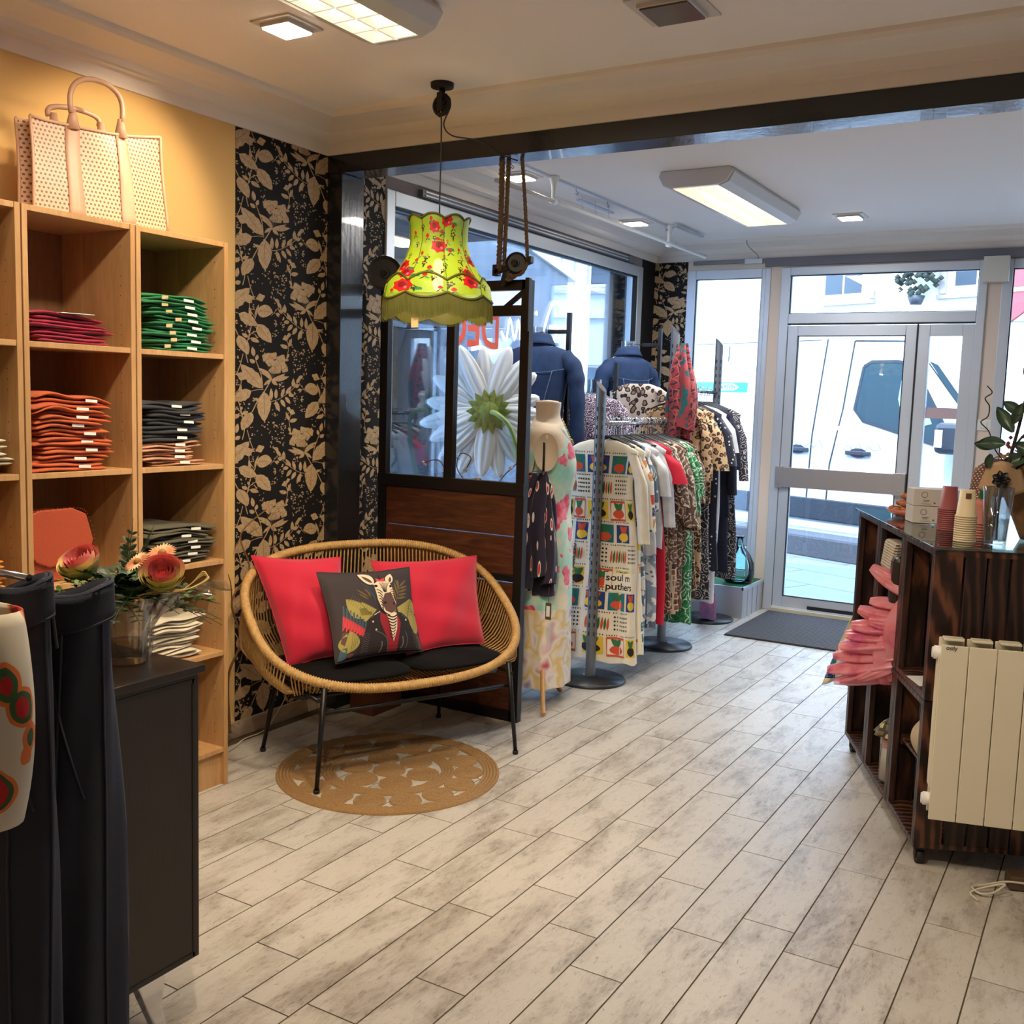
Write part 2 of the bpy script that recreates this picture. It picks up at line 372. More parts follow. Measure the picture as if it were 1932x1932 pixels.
# frames -------------------------------------------------
def frame_x(b,x0,x1,z0,z1,w,y0,y1,m=0,wb=None):
    wb=w if wb is None else wb
    b.bx(x0,x0+w,y0,y1,z0,z1,m); b.bx(x1-w,x1,y0,y1,z0,z1,m); b.bx(x0+w,x1-w,y0,y1,z1-w,z1,m); b.bx(x0+w,x1-w,y0,y1,z0,z0+wb,m)
w1=tag(bpy.data.objects.new('window_1',None),kind='structure'); COL.objects.link(w1); w1.location=(XL,5.7,.25)
b=MB(); y0,y1,z0,z1=4.128,7.25,.25,2.508
b.bx(XL-.08,XL+.012,y0,y0+.068,z0,z1); b.bx(XL-.08,XL+.012,y1-.09,y1,z0,z1); b.bx(XL-.08,XL+.012,y0+.068,y1-.09,z1-.075,z1); b.bx(XL-.08,XL+.012,y0+.068,y1-.09,z0,z0+.06)
build(b,'frame',m_aluw,w1,bevel=.004)
b=MB(); b.bx(XL-.04,XL-.034,y0+.06,y1-.08,z0+.05,z1-.07); build(b,'pane',m_glass,w1)
b=MB()
for a,c,e,f in ((y0+.068,y0+.074,z0,z1),(y1-.097,y1-.09,z0,z1)): b.bx(XL-.03,XL+.006,a,c,e,f)
b.bx(XL-.03,XL+.006,y0,y1,z1-.082,z1-.075); build(b,'gasket',m_rubber,w1)
b=MB(); b.bx(XL,XL+.03,4.40,7.04,2.515,2.55); b.bx(XL+.02,XL+.036,4.42,6.94,2.52,2.527,1); b.bx(XL+.02,XL+.036,4.42,6.94,2.538,2.545,1); b.bx(XL,XL+.04,6.93,7.04,2.512,2.553); build(b,'vent_strip',[mat('grey_vent',(120,124,126),.5,.5),m_aluw],w1)
w2=tag(bpy.data.objects.new('window_2',None),kind='structure'); COL.objects.link(w2); w2.location=(-2.63,7.5,.2)
b=MB(); frame_x(b,-2.951,-2.31,.2,2.503,.068,7.49,7.57); b.bx(-2.372,-2.345,7.485,7.5,.2,2.5); build(b,'frame',m_alu,w2,bevel=.004)
b=MB(); b.bx(-2.89,-2.37,7.52,7.526,.26,2.45); build(b,'pane',m_glass,w2)
b=MB(); frame_x(b,-2.884,-2.376,.268,2.437,.006,7.5,7.52); build(b,'gasket',m_rubber,w2)
b=MB(); b.bx(-2.9,-2.37,7.465,7.49,2.54,2.565); b.bx(-2.5,-2.37,7.46,7.5,2.535,2.568,1); build(b,'vent_strip',[bpy.data.materials['grey_vent'],m_aluw],w2)
# entrance: frame, transom, two leaves
d1=tag(bpy.data.objects.new('door_1',None),kind='structure'); COL.objects.link(d1); d1.location=(-1.55,7.5,0)
b=MB(); b.bx(-2.228,-2.163,7.48,7.58,0,2.5); b.bx(-.914,-.861,7.48,7.58,0,2.5); b.bx(-2.163,-.914,7.48,7.58,2.443,2.5); b.bx(-2.163,-.914,7.48,7.58,2.1,2.17)
build(b,'frame',m_alu,d1,bevel=.004)
b=MB(); b.bx(-2.163,-.914,7.52,7.526,2.17,2.443); build(b,'transom_pane',m_glass,d1)
b=MB(); frame_x(b,-2.163,-.914,2.17,2.443,.006,7.5,7.52); b.bx(-2.163,-.914,7.49,7.5,2.09,2.1); b.bx(-1.277,-1.268,7.485,7.5,.03,2.09); build(b,'gasket',m_rubber,d1)
b=MB(); frame_x(b,-2.16,-1.277,.03,2.085,.072,7.49,7.55,wb=.085); lf=build(b,'door_leaf',m_alu,d1,bevel=.003)
b=MB(); b.bx(-2.09,-1.348,7.517,7.523,.11,2.015); build(b,'pane',m_glass,lf)
b=MB(); frame_x(b,-2.088,-1.349,.114,2.014,.005,7.488,7.517); build(b,'gasket',m_rubber,lf)
b=MB(); b.bx(-2.17,-1.285,7.465,7.48,.92,1.065); b.bx(-2.185,-2.13,7.46,7.49,.915,1.07); b.bx(-1.36,-1.28,7.46,7.49,.915,1.07)
for x in (-2.157,-1.32):
    for z in (.945,1.04): b.cyl((x,7.46,z),(x,7.455,z),.008,8)
build(b,'push_bar',m_steel,lf,bevel=.002)
b=MB(); b.bx(-1.9,-1.45,7.483,7.49,.035,.06); build(b,'letter_slot',m_dkmetal,lf)
b=MB(); frame_x(b,-1.268,-.914,.03,2.085,.075,7.49,7.55,wb=.085); lf=build(b,'door_leaf',m_alu,d1,bevel=.003)
b=MB(); b.bx(-1.195,-.988,7.517,7.523,.11,2.015); build(b,'pane',m_glass,lf)
b=MB(); b.bx(-2.16,-.914,7.44,7.5,0,.028); build(b,'threshold',mat('pale_sill_metal',(205,198,178),.4,.3),d1,bevel=.004)
w3_=tag(bpy.data.objects.new('window_3',None),kind='structure'); COL.objects.link(w3_); w3_.location=(.4,7.5,.35)
b=MB(); frame_x(b,-.775,1.6,.35,2.503,.062,7.49,7.57); build(b,'frame',m_alu,w3_,bevel=.004)
b=MB(); b.bx(-.72,1.55,7.52,7.526,.4,2.45); build(b,'pane',m_glass,w3_)
b=MB(); frame_x(b,-.713,1.54,.41,2.442,.007,7.5,7.52); build(b,'gasket',m_rubber,w3_)
b=MB(); b.bx(-2.35,2.2,7.47,7.5,2.51,2.57); struct(b,'trim_5',mat('grey_shutter_strip',(112,112,122),.5))
b=MB(); b.bx(-.888,-.733,7.42,7.5,2.352,2.515); tag(build(b,'junction_box',mat('aged_white_plastic',(205,205,195),.5),bevel=.004),'square white plastic box high on the pillar right of the door','junction box')
sw=thing('light_switch','white square light switch on the cream pillar right of the door','switch',(-.816,7.5,1.423))
b=MB(); b.bx(-.858,-.774,7.49,7.5,1.386,1.46); build(b,'wall_plate',m_white,sw,bevel=.003)
b=MB(); b.bx(-.835,-.797,7.484,7.49,1.402,1.445); build(b,'rocker',m_white,sw,bevel=.003)
b=MB(); b.bx(-1.19,-.99,7.512,7.516,1.455,1.528); tag(build(b,'glass_sticker',mat('pinkish_paper',(196,176,186),.7)),'blank pale pink notice stuck on the narrow right door glass','sticker')
# ledge
k=N('green_turf'); v=k.coord(); f=k.noise(v,260,2); k.col(k.ramp(f,[(.3,(18,78,48)),(.7,(42,120,70))])); k.bump(f,.6); m_turf=k.m; k.b.inputs['Roughness'].default_value=.9
m_ledge=wood('grey_laminate_ledge',(168,166,168),(190,188,190),(205,203,205),(6,6,.5),.5,6,.08)
b=MB(); b.bx(XL+.012,-2.235,7.03,7.49,0,.21); b.bx(XL+.012,-2.85,4.2,7.03,0,.21); b.bx(-2.245,-2.228,7.02,7.49,.2,.222,1); b.bx(-2.84,-2.235,7.02,7.032,.0,.222,1)
for y in (7.13,7.24,7.35): b.bx(-2.2355,-2.2335,y,y+.002,.0,.2,2)
struct(b,'trim_6',[m_ledge,m_aluw,m_golddk])
b=MB(); b.bx(-2.84,-2.245,7.035,7.488,.211,.222); tag(build(b,'artificial_turf',m_turf),'strip of green artificial turf laid on the low window ledge','turf')
# mat
b=MB(); b.bx(-2.16,-1.2,6.43,7.40,.0005,.006)
for i in range(36): b.bx(-2.155,-1.205,6.435+i*.0268,6.435+i*.0268+.014,.006,.013,1)
tag(build(b,'doormat',[mat('dark_mat_base',(38,38,42),.9),mat('ribbed_mat',(92,92,98),.8,var=(200,(70,70,76)))]),'grey ribbed entrance mat on the floor before the glass door','mat')
# ---------------------------------------------------------------- printing on curved surfaces
def lay(b,shapes,fn,n=10,m0=0,eps=.0006):
    for pts,mi,layer in shapes:
        u0,u1=min(p[0] for p in pts),max(p[0] for p in pts); v0,v1=min(p[1] for p in pts),max(p[1] for p in pts)
        for i in range(max(0,int(u0*n)),min(n-1,int(u1*n))+1):
            Q1=clip(clip(pts,0,i/n,1),0,(i+1)/n,-1)
            if len(Q1)<3: continue
            for j in range(max(0,int(v0*n)),min(n-1,int(v1*n))+1):
                Q=clip(clip(Q1,1,j/n,1),1,(j+1)/n,-1) if True else Q1
                if len(Q)>2: b.add([fn(q[0],q[1],eps*(layer+1)) for q in Q],[tuple(range(len(Q)))],m0+mi,True)
# ---------------------------------------------------------------- shelving along the ochre wall
m_oak=wood('light_wood_board',(166,124,78),(184,142,94),(196,156,108),(5,5,.45),.5,7,.08)
m_oak_h=m_oak
SH=[.13,.506,.855,1.21,1.611,2.012]
def unit(y0,y1,label):
    t=thing('shelf_unit',label,'shelf',(XL+.012,(y0+y1)/2,0),'wooden shelf columns on the ochre wall')
    for a,c in ((y0,y0+.018),(y1-.018,y1)):
        b=MB(); b.bx(XL+.012,-2.85,a,c,0,2.03)
        s=1 if a==y0 else -1
        for z in [.2+.032*i for i in range(56)]:
            if (int(z*31)%5)<3:
                yy=(c if s>0 else a)+s*.0004
                for x in (-2.9,-3.14): b.poly([(x+.0028*math.cos(q),yy,z+.0028*math.sin(q)) for q in (0,1.57,3.14,4.71)],1)
        build(b,'side_panel',[m_oak,m_golddk],t,bevel=.0015)
    for z in SH: b=MB(); b.bx(XL+.014,-2.853,y0+.018,y1-.018,z,z+.018); build(b,'shelf_board',m_oak,t,bevel=.0015)
    b=MB(); b.bx(-2.885,-2.868,y0+.018,y1-.018,0,.13); build(b,'plinth_board',m_oak,t)
    b=MB(); b.bx(XL+.012,XL+.018,y0,y1,.0,2.02); build(b,'back_panel',wood('brown_back_board',(120,84,56),(132,94,64),(140,102,72),(4,4,.5),.6) if 'brown_back_board' not in bpy.data.materials else bpy.data.materials['brown_back_board'],t)
    for yy in (y0+.1,): b=MB(); b.bx(XL+.02,XL+.05,yy,yy+.05,1.93,1.99); build(b,'hanging_bracket',m_dkmetal,t)
unit(1.107,1.512,'light wood shelf column at the far left edge, cut by the picture')if 0 else None
unit(1.515,1.920,'light wood shelf column cut by the left picture edge, holding white and yellow clothes')
unit(1.925,2.330,'middle light wood shelf column under the tote bag, holding fuchsia and orange trousers')
unit(2.335,2.740,'right light wood shelf column beside the wallpaper, holding green, black and olive trousers')
def cloth(name,c,c2=None,rough=.85,sc=240):
    return mat(name,c,rough,var=(14,c2 or tuple(int(x*.82) for x in c)),bump=(sc,.25),sheen=.2)
m_tagw=mat('white_tag',(232,230,224),.5); m_tan=mat('tan_leather_patch',(206,176,128),.6)
def folded(name,label,m,y,z,w,d,h,seed,group,lab=True,patch=False,cat='trousers',x=-2.87,wv=(0,0)):
    q=random.Random(seed); t=thing(name,label,cat,(x,y,z),group); b=MB(); n=2; hh=h/n
    
    for k in range(n):
        ww=w*q.uniform(.9,1); dd=d*q.uniform(.9,1); ox=q.uniform(-.012,.008); oy=q.uniform(-.01,.01); f1,f2=q.uniform(6,12),q.uniform(0,6); am=q.uniform(.1,.3)
        def fn(u,v,k=k,ww=ww,dd=dd,ox=ox,oy=oy,f1=f1,f2=f2,am=am):
            a=2*math.pi*u; v=.5-.5*math.cos(math.pi*v) if True else v; Y=(v-.5)*ww; tt=min(1,(.5-abs(v-.5))*ww/.014); ed=max(.42,math.sqrt(max(0,1-(1-tt)**2)))
            X=math.cos(a); Z=math.sin(a); X=math.copysign(abs(X)**.35,X); Z=math.copysign(abs(Z)**.9,Z)
            wz=math.sin(Y*f1*3+f2)*am*hh*.7+math.sin(Y*43+f2*2+k*2)*.0013+ (.005*math.sin(Y*17+f2)*math.sin(X*3+f1) if k else 0)
            wz+=wv[0]*(math.sin((Y+y)*17+wv[1])+.6*math.sin((Y+y)*37+wv[1]*2)); wx=math.sin(Y*f1*2+k*2+f2)*.007
            return Vector((x+ox-dd/2+X*dd/2*(.97+.03*ed)+wx,y+oy+Y,z+hh*(k+.5)+Z*hh*.56*ed+wz))
        b.grid(fn,18,22,cu=True,m=0)
        o=len(b.v)-18*22
        b.f.append([o+i for i in range(17,-1,-1)]); b.m.append(0); b.sm.append(True); b.f.append([o+21*18+i for i in range(18)]); b.m.append(0); b.sm.append(True)
    c=wloc(t); build(b,'folded_cloth',m,t)
    if lab:
        yy=y+q.uniform(-.01,.03); b=MB(); b.obox((x+.005,yy,z+h*.40),(.0015,0,0),(0,.044,-.002),(0,0,.009)); build(b,'size_label',m_tagw,t)
    if patch:
        b=MB(); b.obox((x+.004,y-.07+q.uniform(-.02,.02),z+h*.35),(.0025,0,0),(0,.026,.002),(0,0,.012)); build(b,'waist_patch',m_tan,t)
    return t
def stack(n,z,y0,y1,m,h,adj,what,group,where,lab=True,patch=False,name='folded_trousers',cat='trousers',d=.27,sd=1):
    pos={0:'bottom one'}
    for k in range(n):
        nm='topmost' if k==n-1 else 'lowest' if k==0 else ['','second','third','fourth','fifth','sixth','seventh','eighth','ninth'][k]+' from the bottom'
        folded(name,'%s folded %s, %s of the stack %s'%(adj,what,nm,where),m,(y0+y1)/2+R.uniform(-.02,.02),z+h*k,(y1-y0)*R.uniform(.82,1),d*R.uniform(.93,1),h*1.0,k*7+sd,group,lab,patch,cat,wv=(.0011*k,sd))
m_green=cloth('green_cotton',(10,128,72)); m_fuch=cloth('fuchsia_cotton',(176,16,62)); m_orange=cloth('orange_cotton',(206,92,34)); m_navy=cloth('black_denim',(34,34,42)); m_pink=cloth('salmon_cotton',(206,148,112)); m_olive=cloth('olive_cotton',(84,78,52)); m_ecru=cloth('ecru_cotton',(222,210,184)); m_yel=cloth('mustard_knit',(226,146,40))
stack(8,1.629,2.385,2.70,m_green,.0235,'bright green','trousers','green trousers on the right shelf column','in the right shelf column',patch=True,sd=3)
stack(4,1.629,1.945,2.255,m_fuch,.0225,'fuchsia','trousers','fuchsia trousers on the middle shelf column','in the middle shelf column',lab=False,sd=11)
b=MB(); b.obox((-2.99,2.05,1.722),(.13,.01,0),(0,.12,.002),(0,0,.002)); tag(build(b,'paper_tag',m_tagw),'white paper tag lying on top of the fuchsia trousers','tag')
stack(9,1.228,1.952,2.255,m_orange,.0262,'orange','trousers','orange trousers on the middle shelf column','in the middle shelf column',sd=23)
stack(4,1.228,2.365,2.64,m_pink,.021,'salmon pink','trousers','salmon trousers under the black ones','under the black ones',sd=31)
stack(5,1.313,2.365,2.66,m_navy,.0275,'black denim','trousers','black trousers on the salmon ones','lying on the salmon ones',sd=37)
stack(6,.873,2.385,2.70,m_olive,.0225,'olive green','trousers','olive trousers on the right shelf column','in the right shelf column',sd=41)
stack(7,.524,2.365,2.64,m_ecru,.022,'off-white','trousers','off-white trousers low on the right shelf column','low in the right shelf column',lab=False,sd=43)
stack(4,1.228,1.57,1.895,m_ecru,.026,'off-white','trousers','off-white trousers cut by the left picture edge','cut by the left picture edge',lab=False,sd=47)
stack(3,.873,1.58,1.9,m_yel,.034,'mustard yellow','sweater','mustard sweaters at the left picture edge','at the left picture edge',lab=False,name='folded_sweater',cat='sweater',sd=53)
# terracotta flap bag
m_terra=mat('terracotta_leather',(170,70,34),.5,bump=(200,.2))
t=thing('flap_bag','terracotta leather shoulder bag with whip-stitched flap on the middle shelf column','bag',(-2.95,2.07,.873))
def bagsh(a,z): return None
out=[(1.945,.873),(1.945,1.06),(1.96,1.085),(2.0,1.1),(2.10,1.1),(2.15,1.085),(2.19,.99),(2.21,.873)]
b=MB(); b.prism([(-3.02,y,z) for y,z in out],(.12,0,0)); build(b,'body',m_terra,t,bevel=.01)
fl=[(1.943,1.0),(1.943,1.09),(1.99,1.108),(2.11,1.108),(2.16,1.085),(2.185,1.0),(2.17,.945),(2.12,.925),(2.02,.925),(1.975,.945)]
b=MB(); b.prism([(-2.90,y,z) for y,z in fl[::-1]],(.012,0,0)); build(b,'flap',m_terra,t,bevel=.004)
b=MB()
for i in range(60):
    p=spl(fl+[fl[0]],6); k=int(i/60*(len(p)-1)); b.obox((-2.889,p[k][0],p[k][1]),(.003,0,0),(0,.004,0),(0,0,.002))
build(b,'stitching',mat('dark_thread',(110,38,18),.7),t)
# perforated tote
def perfmat(name,c,p=.0085,r=.3,rough=.4,metal=0,hole=None):
    k=N(name); k.col(c); k.b.inputs['Roughness'].default_value=rough; k.b.inputs['Metallic'].default_value=metal
    v=k.coord(); sp=k.n('SeparateXYZ'); k.l(v,sp.inputs[0]); sq=[]
    row=k.math('FLOOR',k.math('DIVIDE',sp.outputs[2],p)); off=k.math('MULTIPLY',k.math('MODULO',row,2),.5)
    for ax,o in ((1,off),(2,0)):
        f=k.math('SUBTRACT',k.math('FRACT',k.math('ADD',k.math('ADD',k.math('DIVIDE',sp.outputs[ax],p),o),100)),.5); sq.append(k.math('MULTIPLY',f,f))
    m=k.math('LESS_THAN',k.math('ADD',sq[0],sq[1]),r*r)
    if hole: k.col(k.mix(m,c,hole)); return k.m
    tr=k.n('BsdfTransparent'); mx=k.n('MixShader'); k.l(m,mx.inputs[0]); k.l(k.b.outputs[0],mx.inputs[1]); k.l(tr.outputs[0],mx.inputs[2]); k.l(mx.outputs[0],k.o.inputs['Surface']); return k.m
m_tote=mat('rose_beige_leather',(222,178,148),.38,var=(8,(208,160,130))); m_perf=perfmat('perforated_leather',(226,184,154),.0135,.27,hole=(128,84,58))
t=thing('tote_bag','large rose beige perforated leather tote standing on top of the shelf column','bag',(-3.0,2.27,2.03))
Pf=[(-2.93,2.02,2.032),(-2.89,2.50,2.032),(-2.90,2.475,2.345),(-2.95,2.03,2.315)]
def tq(u,v,bulge=.02,dx=0,k=0):
    A,B,C_,D=[Vector(p) for p in Pf]; p=(A*(1-u)+B*u)*(1-v)+(D*(1-u)+C_*u)*v
    sag=-.018*math.sin(math.pi*u)*v*v; crease=.008*math.sin(u*9+v*4)*(v)
    return p+Vector((bulge*math.sin(math.pi*u)*(1-v*.4)+crease+dx,0,sag))
b=MB(); b.grid(lambda u,v:tq(u,v),20,14); b.grid(lambda u,v:tq(u,v,-.03,-.07),20,14,flip=True)
b.grid(lambda u,v:tq(0,v).lerp(tq(0,v,-.03,-.07),u)+Vector((0,.03*math.sin(math.pi*u),0)),6,10); b.grid(lambda u,v:tq(1,v).lerp(tq(1,v,-.03,-.07),u)-Vector((0,.04*math.sin(math.pi*u),0)),6,10)
build(b,'perforated_body',m_perf,t)
b=MB(); b.grid(lambda u,v:tq(u,0).lerp(tq(u,0,-.03,-.07),v),12,5)
for v in (0,1):
    b.tube([tq(i/14,v)+Vector((.002,0,0)) for i in range(15)],.0055,6); b.tube([tq(i/14,v,-.03,-.07) for i in range(15)],.0055,6)
for u in (0,1): b.tube([tq(u,i/8)+Vector((.002,0,0)) for i in range(9)],.005,6); b.tube([tq(u,i/8,-.03,-.07) for i in range(9)],.005,6)
build(b,'edge_binding',m_tote,t)
for dx,bl in ((0,.02),(-.07,-.03)):
    b=MB()
    for u in (.28,.66):
        b.grid(lambda a,v,u=u:tq(u-.055*(1-v*.15)+.11*(1-v*.15)*a,v*1.0,bl,dx+(.004 if dx==0 else -.004)),4,14)
        p=tq(u,1,bl,dx); b.tube([p+Vector((.004,0,-.01)),p+Vector((.004,0,.03)),p+Vector((.004,0,.05))],[.022,.013,.009],8,flat=.5)
    p1=tq(.28,1,bl,dx); p2=tq(.66,1,bl,dx)
    hz=1 if dx==0 else .35; b.tube([p1.lerp(p2,.5-.5*math.cos(math.pi*i/24)*1.06)+Vector((.004-.03*(1-hz),-.012*math.sin(math.pi*i/12),.04+.115*hz*math.sin(math.pi*i/24)**.75)) for i in range(25)],.0085,8)
    build(b,'handle_strap',m_tote,t,solid=.002)
# ---------------------------------------------------------------- black cabinet
m_blk=mat('black_stained_wood',(34,27,24),.38,var=(3,(42,33,28),(1,1,.2)),bump=(120,.06,(1,1,.1)))
t=thing('black_cabinet','black sideboard on curved chrome legs at the left, flowers on its top','cabinet',(-2.0,1.2,0))
b=MB(); b.bx(-2.32,-1.762,.55,1.605,.185,.862); b.bx(-2.328,-1.752,.542,1.617,.862,.88); build(b,'body',m_blk,t,bevel=.002)
b=MB()
for a,c,e,f in ((.56,1.59,.19,.20),(.56,1.59,.84,.85),(1.585,1.592,.19,.85)): b.bx(-1.7625,-1.7605,a,c,e,f)
build(b,'edge_trim',mat('black_edging',(20,18,17),.4),t)
for y in (1.50,.68):
    for x in (-1.80,-2.28):
        b=MB(); b.prism([(x-.02,y-.055,.185),(x-.02,y+.035,.185),(x-.02,y+.02,.09),(x-.02,y+.045,0),(x-.02,y+.02,0),(x-.02,y-.02,.1)],(.03,0,0)); build(b,'leg',m_chrome,t,bevel=.004)
# vase and bouquet
t=thing('bouquet_vase','clear glass vase wrapped in cellophane on the black cabinet','vase',(-1.905,1.525,.881))
m_clear=glassmat('clear_vase_glass',(.93,.95,.94),.12,.02); m_cello=glassmat('crinkled_cellophane',(.95,.95,.93),.16,.12)
b=MB(); b.lathe([(.040,.881),(.044,.885),(.046,.94),(.056,1.0),(.062,1.03),(.060,1.03),(.053,.995),(.043,.94),(.041,.90),(0,.895)],(-1.905,1.525,0),28); build(b,'glass',m_clear,t)
b=MB(); b.lathe([(.0405,.897),(.0415,.93),(0,.93)],(-1.905,1.525,0),24); build(b,'water',glassmat('vase_water',(.86,.84,.72),.05),t)
q=random.Random(5)
def cf(u,v):
    a=2*math.pi*u; w=.048+.012*v+.13*max(0,v-.52)**1.1; w*=1+.12*math.sin(7*a)*v+.06*math.sin(13*a+3)
    z=.885+.155*v+.03*max(0,v-.6)*math.sin(4*a+1)+.004*math.sin(15*a+v*20)
    return Vector((-1.905+w*math.cos(a)*1.05,1.525+w*math.sin(a)*1.05,z))
b=MB(); b.grid(cf,64,16,cu=True); build(b,'cellophane',m_cello,t)
b=MB(); b.grid(lambda u,v:Vector((-1.88+.17*u+.012*math.sin(v*9),1.54+.10*u+(v-.5)*.13*(1-u*.85),1.03+.035*u+.015*math.sin(v*6+u*5))),14,9); build(b,'cellophane_tail',m_cello,t)
m_leafs=[mat('dark_foliage',(34,62,26),.5,var=(40,(22,40,18))),mat('fern_green',(84,118,48),.55),mat('grey_green_leaf',(98,110,84),.6)]
def sprig(b,p,d,L,n,lw,m,q,droop=.2,pair=True):
    p=Vector(p); d=Vector(d).normalized(); P=[]
    for i in range(9): s=i/8; P.append(p+d*L*s+Vector((0,0,-droop*L*s*s)))
    b.tube(P,[.0016*(1-.6*i/8) for i in range(9)],4,0)
    sd=d.cross(Vector((0,0,1))).normalized()
    for i in range(n):
        s=.2+.8*i/n; c=P[min(8,int(s*8))]; l=lw*(1.1-.5*s)*q.uniform(.8,1.2)
        for sg in (1,-1):
            ax=(sd*sg+d*.6+Vector((0,0,q.uniform(-.2,.4)))).normalized(); nn=ax.cross(d).normalized(); w=ax.cross(nn).normalized()*l*.22
            b.add([c,c+ax*l*.35+w,c+ax*l*.75+w*.8,c+ax*l,c+ax*l*.75-w*.8,c+ax*l*.35-w],[(0,1,2,3,4,5)],m)
bq=thing('flower_bouquet','bouquet of two pink and yellow roses with peach gerberas in the glass vase','bouquet',(-1.92,1.53,1.02))
b=MB()
for i in range(70):
    a=q.uniform(0,6.28); el=q.uniform(-.15,.75); rr=q.uniform(.09,.17)
    sprig(b,(-1.92+q.uniform(-.05,.05),1.53+q.uniform(-.03,.03),1.03+q.uniform(-.005,.03)),(math.cos(a)*math.cos(el),math.sin(a)*math.cos(el),math.sin(el)*.9),rr*(1.25 if el<.2 else .8),7,.032,0 if q.random()<.72 else 1,q,.25)
for d,L in (((.2,-.9,.0),.17),((-.9,.1,.12),.26),((.9,.45,.1),.24),((-.7,-.5,.1),.2)): sprig(b,(-1.93,1.52,1.035),d,L,11,.034,1,q,.15)
for k in range(8): sprig(b,(-1.95,1.56,1.05),(q.uniform(-.5,.5),q.uniform(-.2,.6),1),q.uniform(.1,.16),6,.028,q.choice((0,2)),q,0)
build(b,'foliage',m_leafs,bq)
def rosemat():
    k=N('two_tone_rose_petal'); v=k.coord(); g=k.n('SeparateXYZ'); k.l(v,g.inputs[0]); c=k.ramp(k.math('ADD',k.math('MULTIPLY',g.outputs[2],11),.42),[(.12,(176,176,92)),(.45,(226,200,136)),(.72,(232,160,140)),(.95,(224,104,112))]); k.col(c); k.b.inputs['Roughness'].default_value=.6; k.b.inputs['Subsurface Weight'].default_value=.1; k.b.inputs['Subsurface Radius'].default_value=(.01,.005,.003); return k.m
m_rose=rosemat(); m_rpink=mat('pink_rose_heart',(228,140,132),.6,var=(90,(214,104,110)))
def rose(c,r,tilt):
    b=MB(); 
    for ring,(n,rr,h,op,z0) in enumerate(((1,.14,.62,.0,-.16),(3,.26,.62,.0,-.12),(4,.42,.62,.02,-.07),(5,.60,.6,.1,-.03),(5,.80,.52,.3,-.10),(6,1.0,.38,.6,-.24))):
        for i in range(n):
            a0=2*math.pi*i/n+ring*.7
            def fn(u,v,a0=a0,n=n,rr=rr,h=h,op=op,z0=z0):
                a=a0+(u-.5)*2*math.pi/max(n,2)*1.9; w=(rr*(.30+.72*math.sin(math.pi*(.06+(.52-.2*op)*v)))+.12*op*max(0,v-.6))*(1+.16*(u-.5)*(1 if ring else 3))
                return Vector((math.cos(a)*w*r,math.sin(a)*w*r,(-.75+(1.35+z0)*v-.03*v*(2*u-1)**2-.25*op*max(0,v-.8))*r))
            b.grid(fn,9,9,m=1 if ring<4 else 0)
    M=Matrix.Translation(c)@Matrix.Rotation(tilt[0],4,'X')@Matrix.Rotation(tilt[1],4,'Y'); b.xf(M); return b
for c,tl in (((-2.03,1.50,1.095),(.65,.12)),((-1.81,1.545,1.088),(.6,.5))):
    b=rose(c,.046,tl); o=build(b,'rose',[m_rose,m_rpink],bq,loc=c)
m_peach=mat('peach_petal',(236,182,140),.6)
for c,tl,r in (((-1.845,1.575,1.13),(.5,.2),.035),((-1.86,1.52,1.115),(.7,-.1),.032),((-1.99,1.60,1.135),(.3,-.5),.033)):
    b=MB()
    for i in range(26):
        a=6.283*i/26; l=r*q.uniform(.9,1.05); d=Vector((math.cos(a),math.sin(a),0)); w=Vector((-math.sin(a),math.cos(a),0))*r*.11
        b.add([d*r*.2,d*l*.6+w+Vector((0,0,.004)),d*l+Vector((0,0,.002)),d*l*.6-w+Vector((0,0,.004))],[(0,1,2,3)],0)
    b.lathe([(r*.28,0),(r*.25,.005),(0,.007)],(0,0,0),12,1)
    b.xf(Matrix.Translation(c)@Matrix.Rotation(tl[0],4,'X')@Matrix.Rotation(tl[1],4,'Y')); build(b,'gerbera',[m_peach,mat('gerbera_heart',(150,100,50),.8)],bq)
b=MB()
for k in range(3): b.tube(spl([(-1.84+.004*k,1.50,1.045),(-1.79,1.53,1.052+.004*k),(-1.745,1.56,1.062),(-1.715+.003*k,1.585,1.085),(-1.725,1.585,1.10-.004*k),(-1.742,1.57,1.075),(-1.76,1.55,1.055)],6),.0013,5)
build(b,'raffia_bow',mat('raffia',(206,178,112),.7),bq)
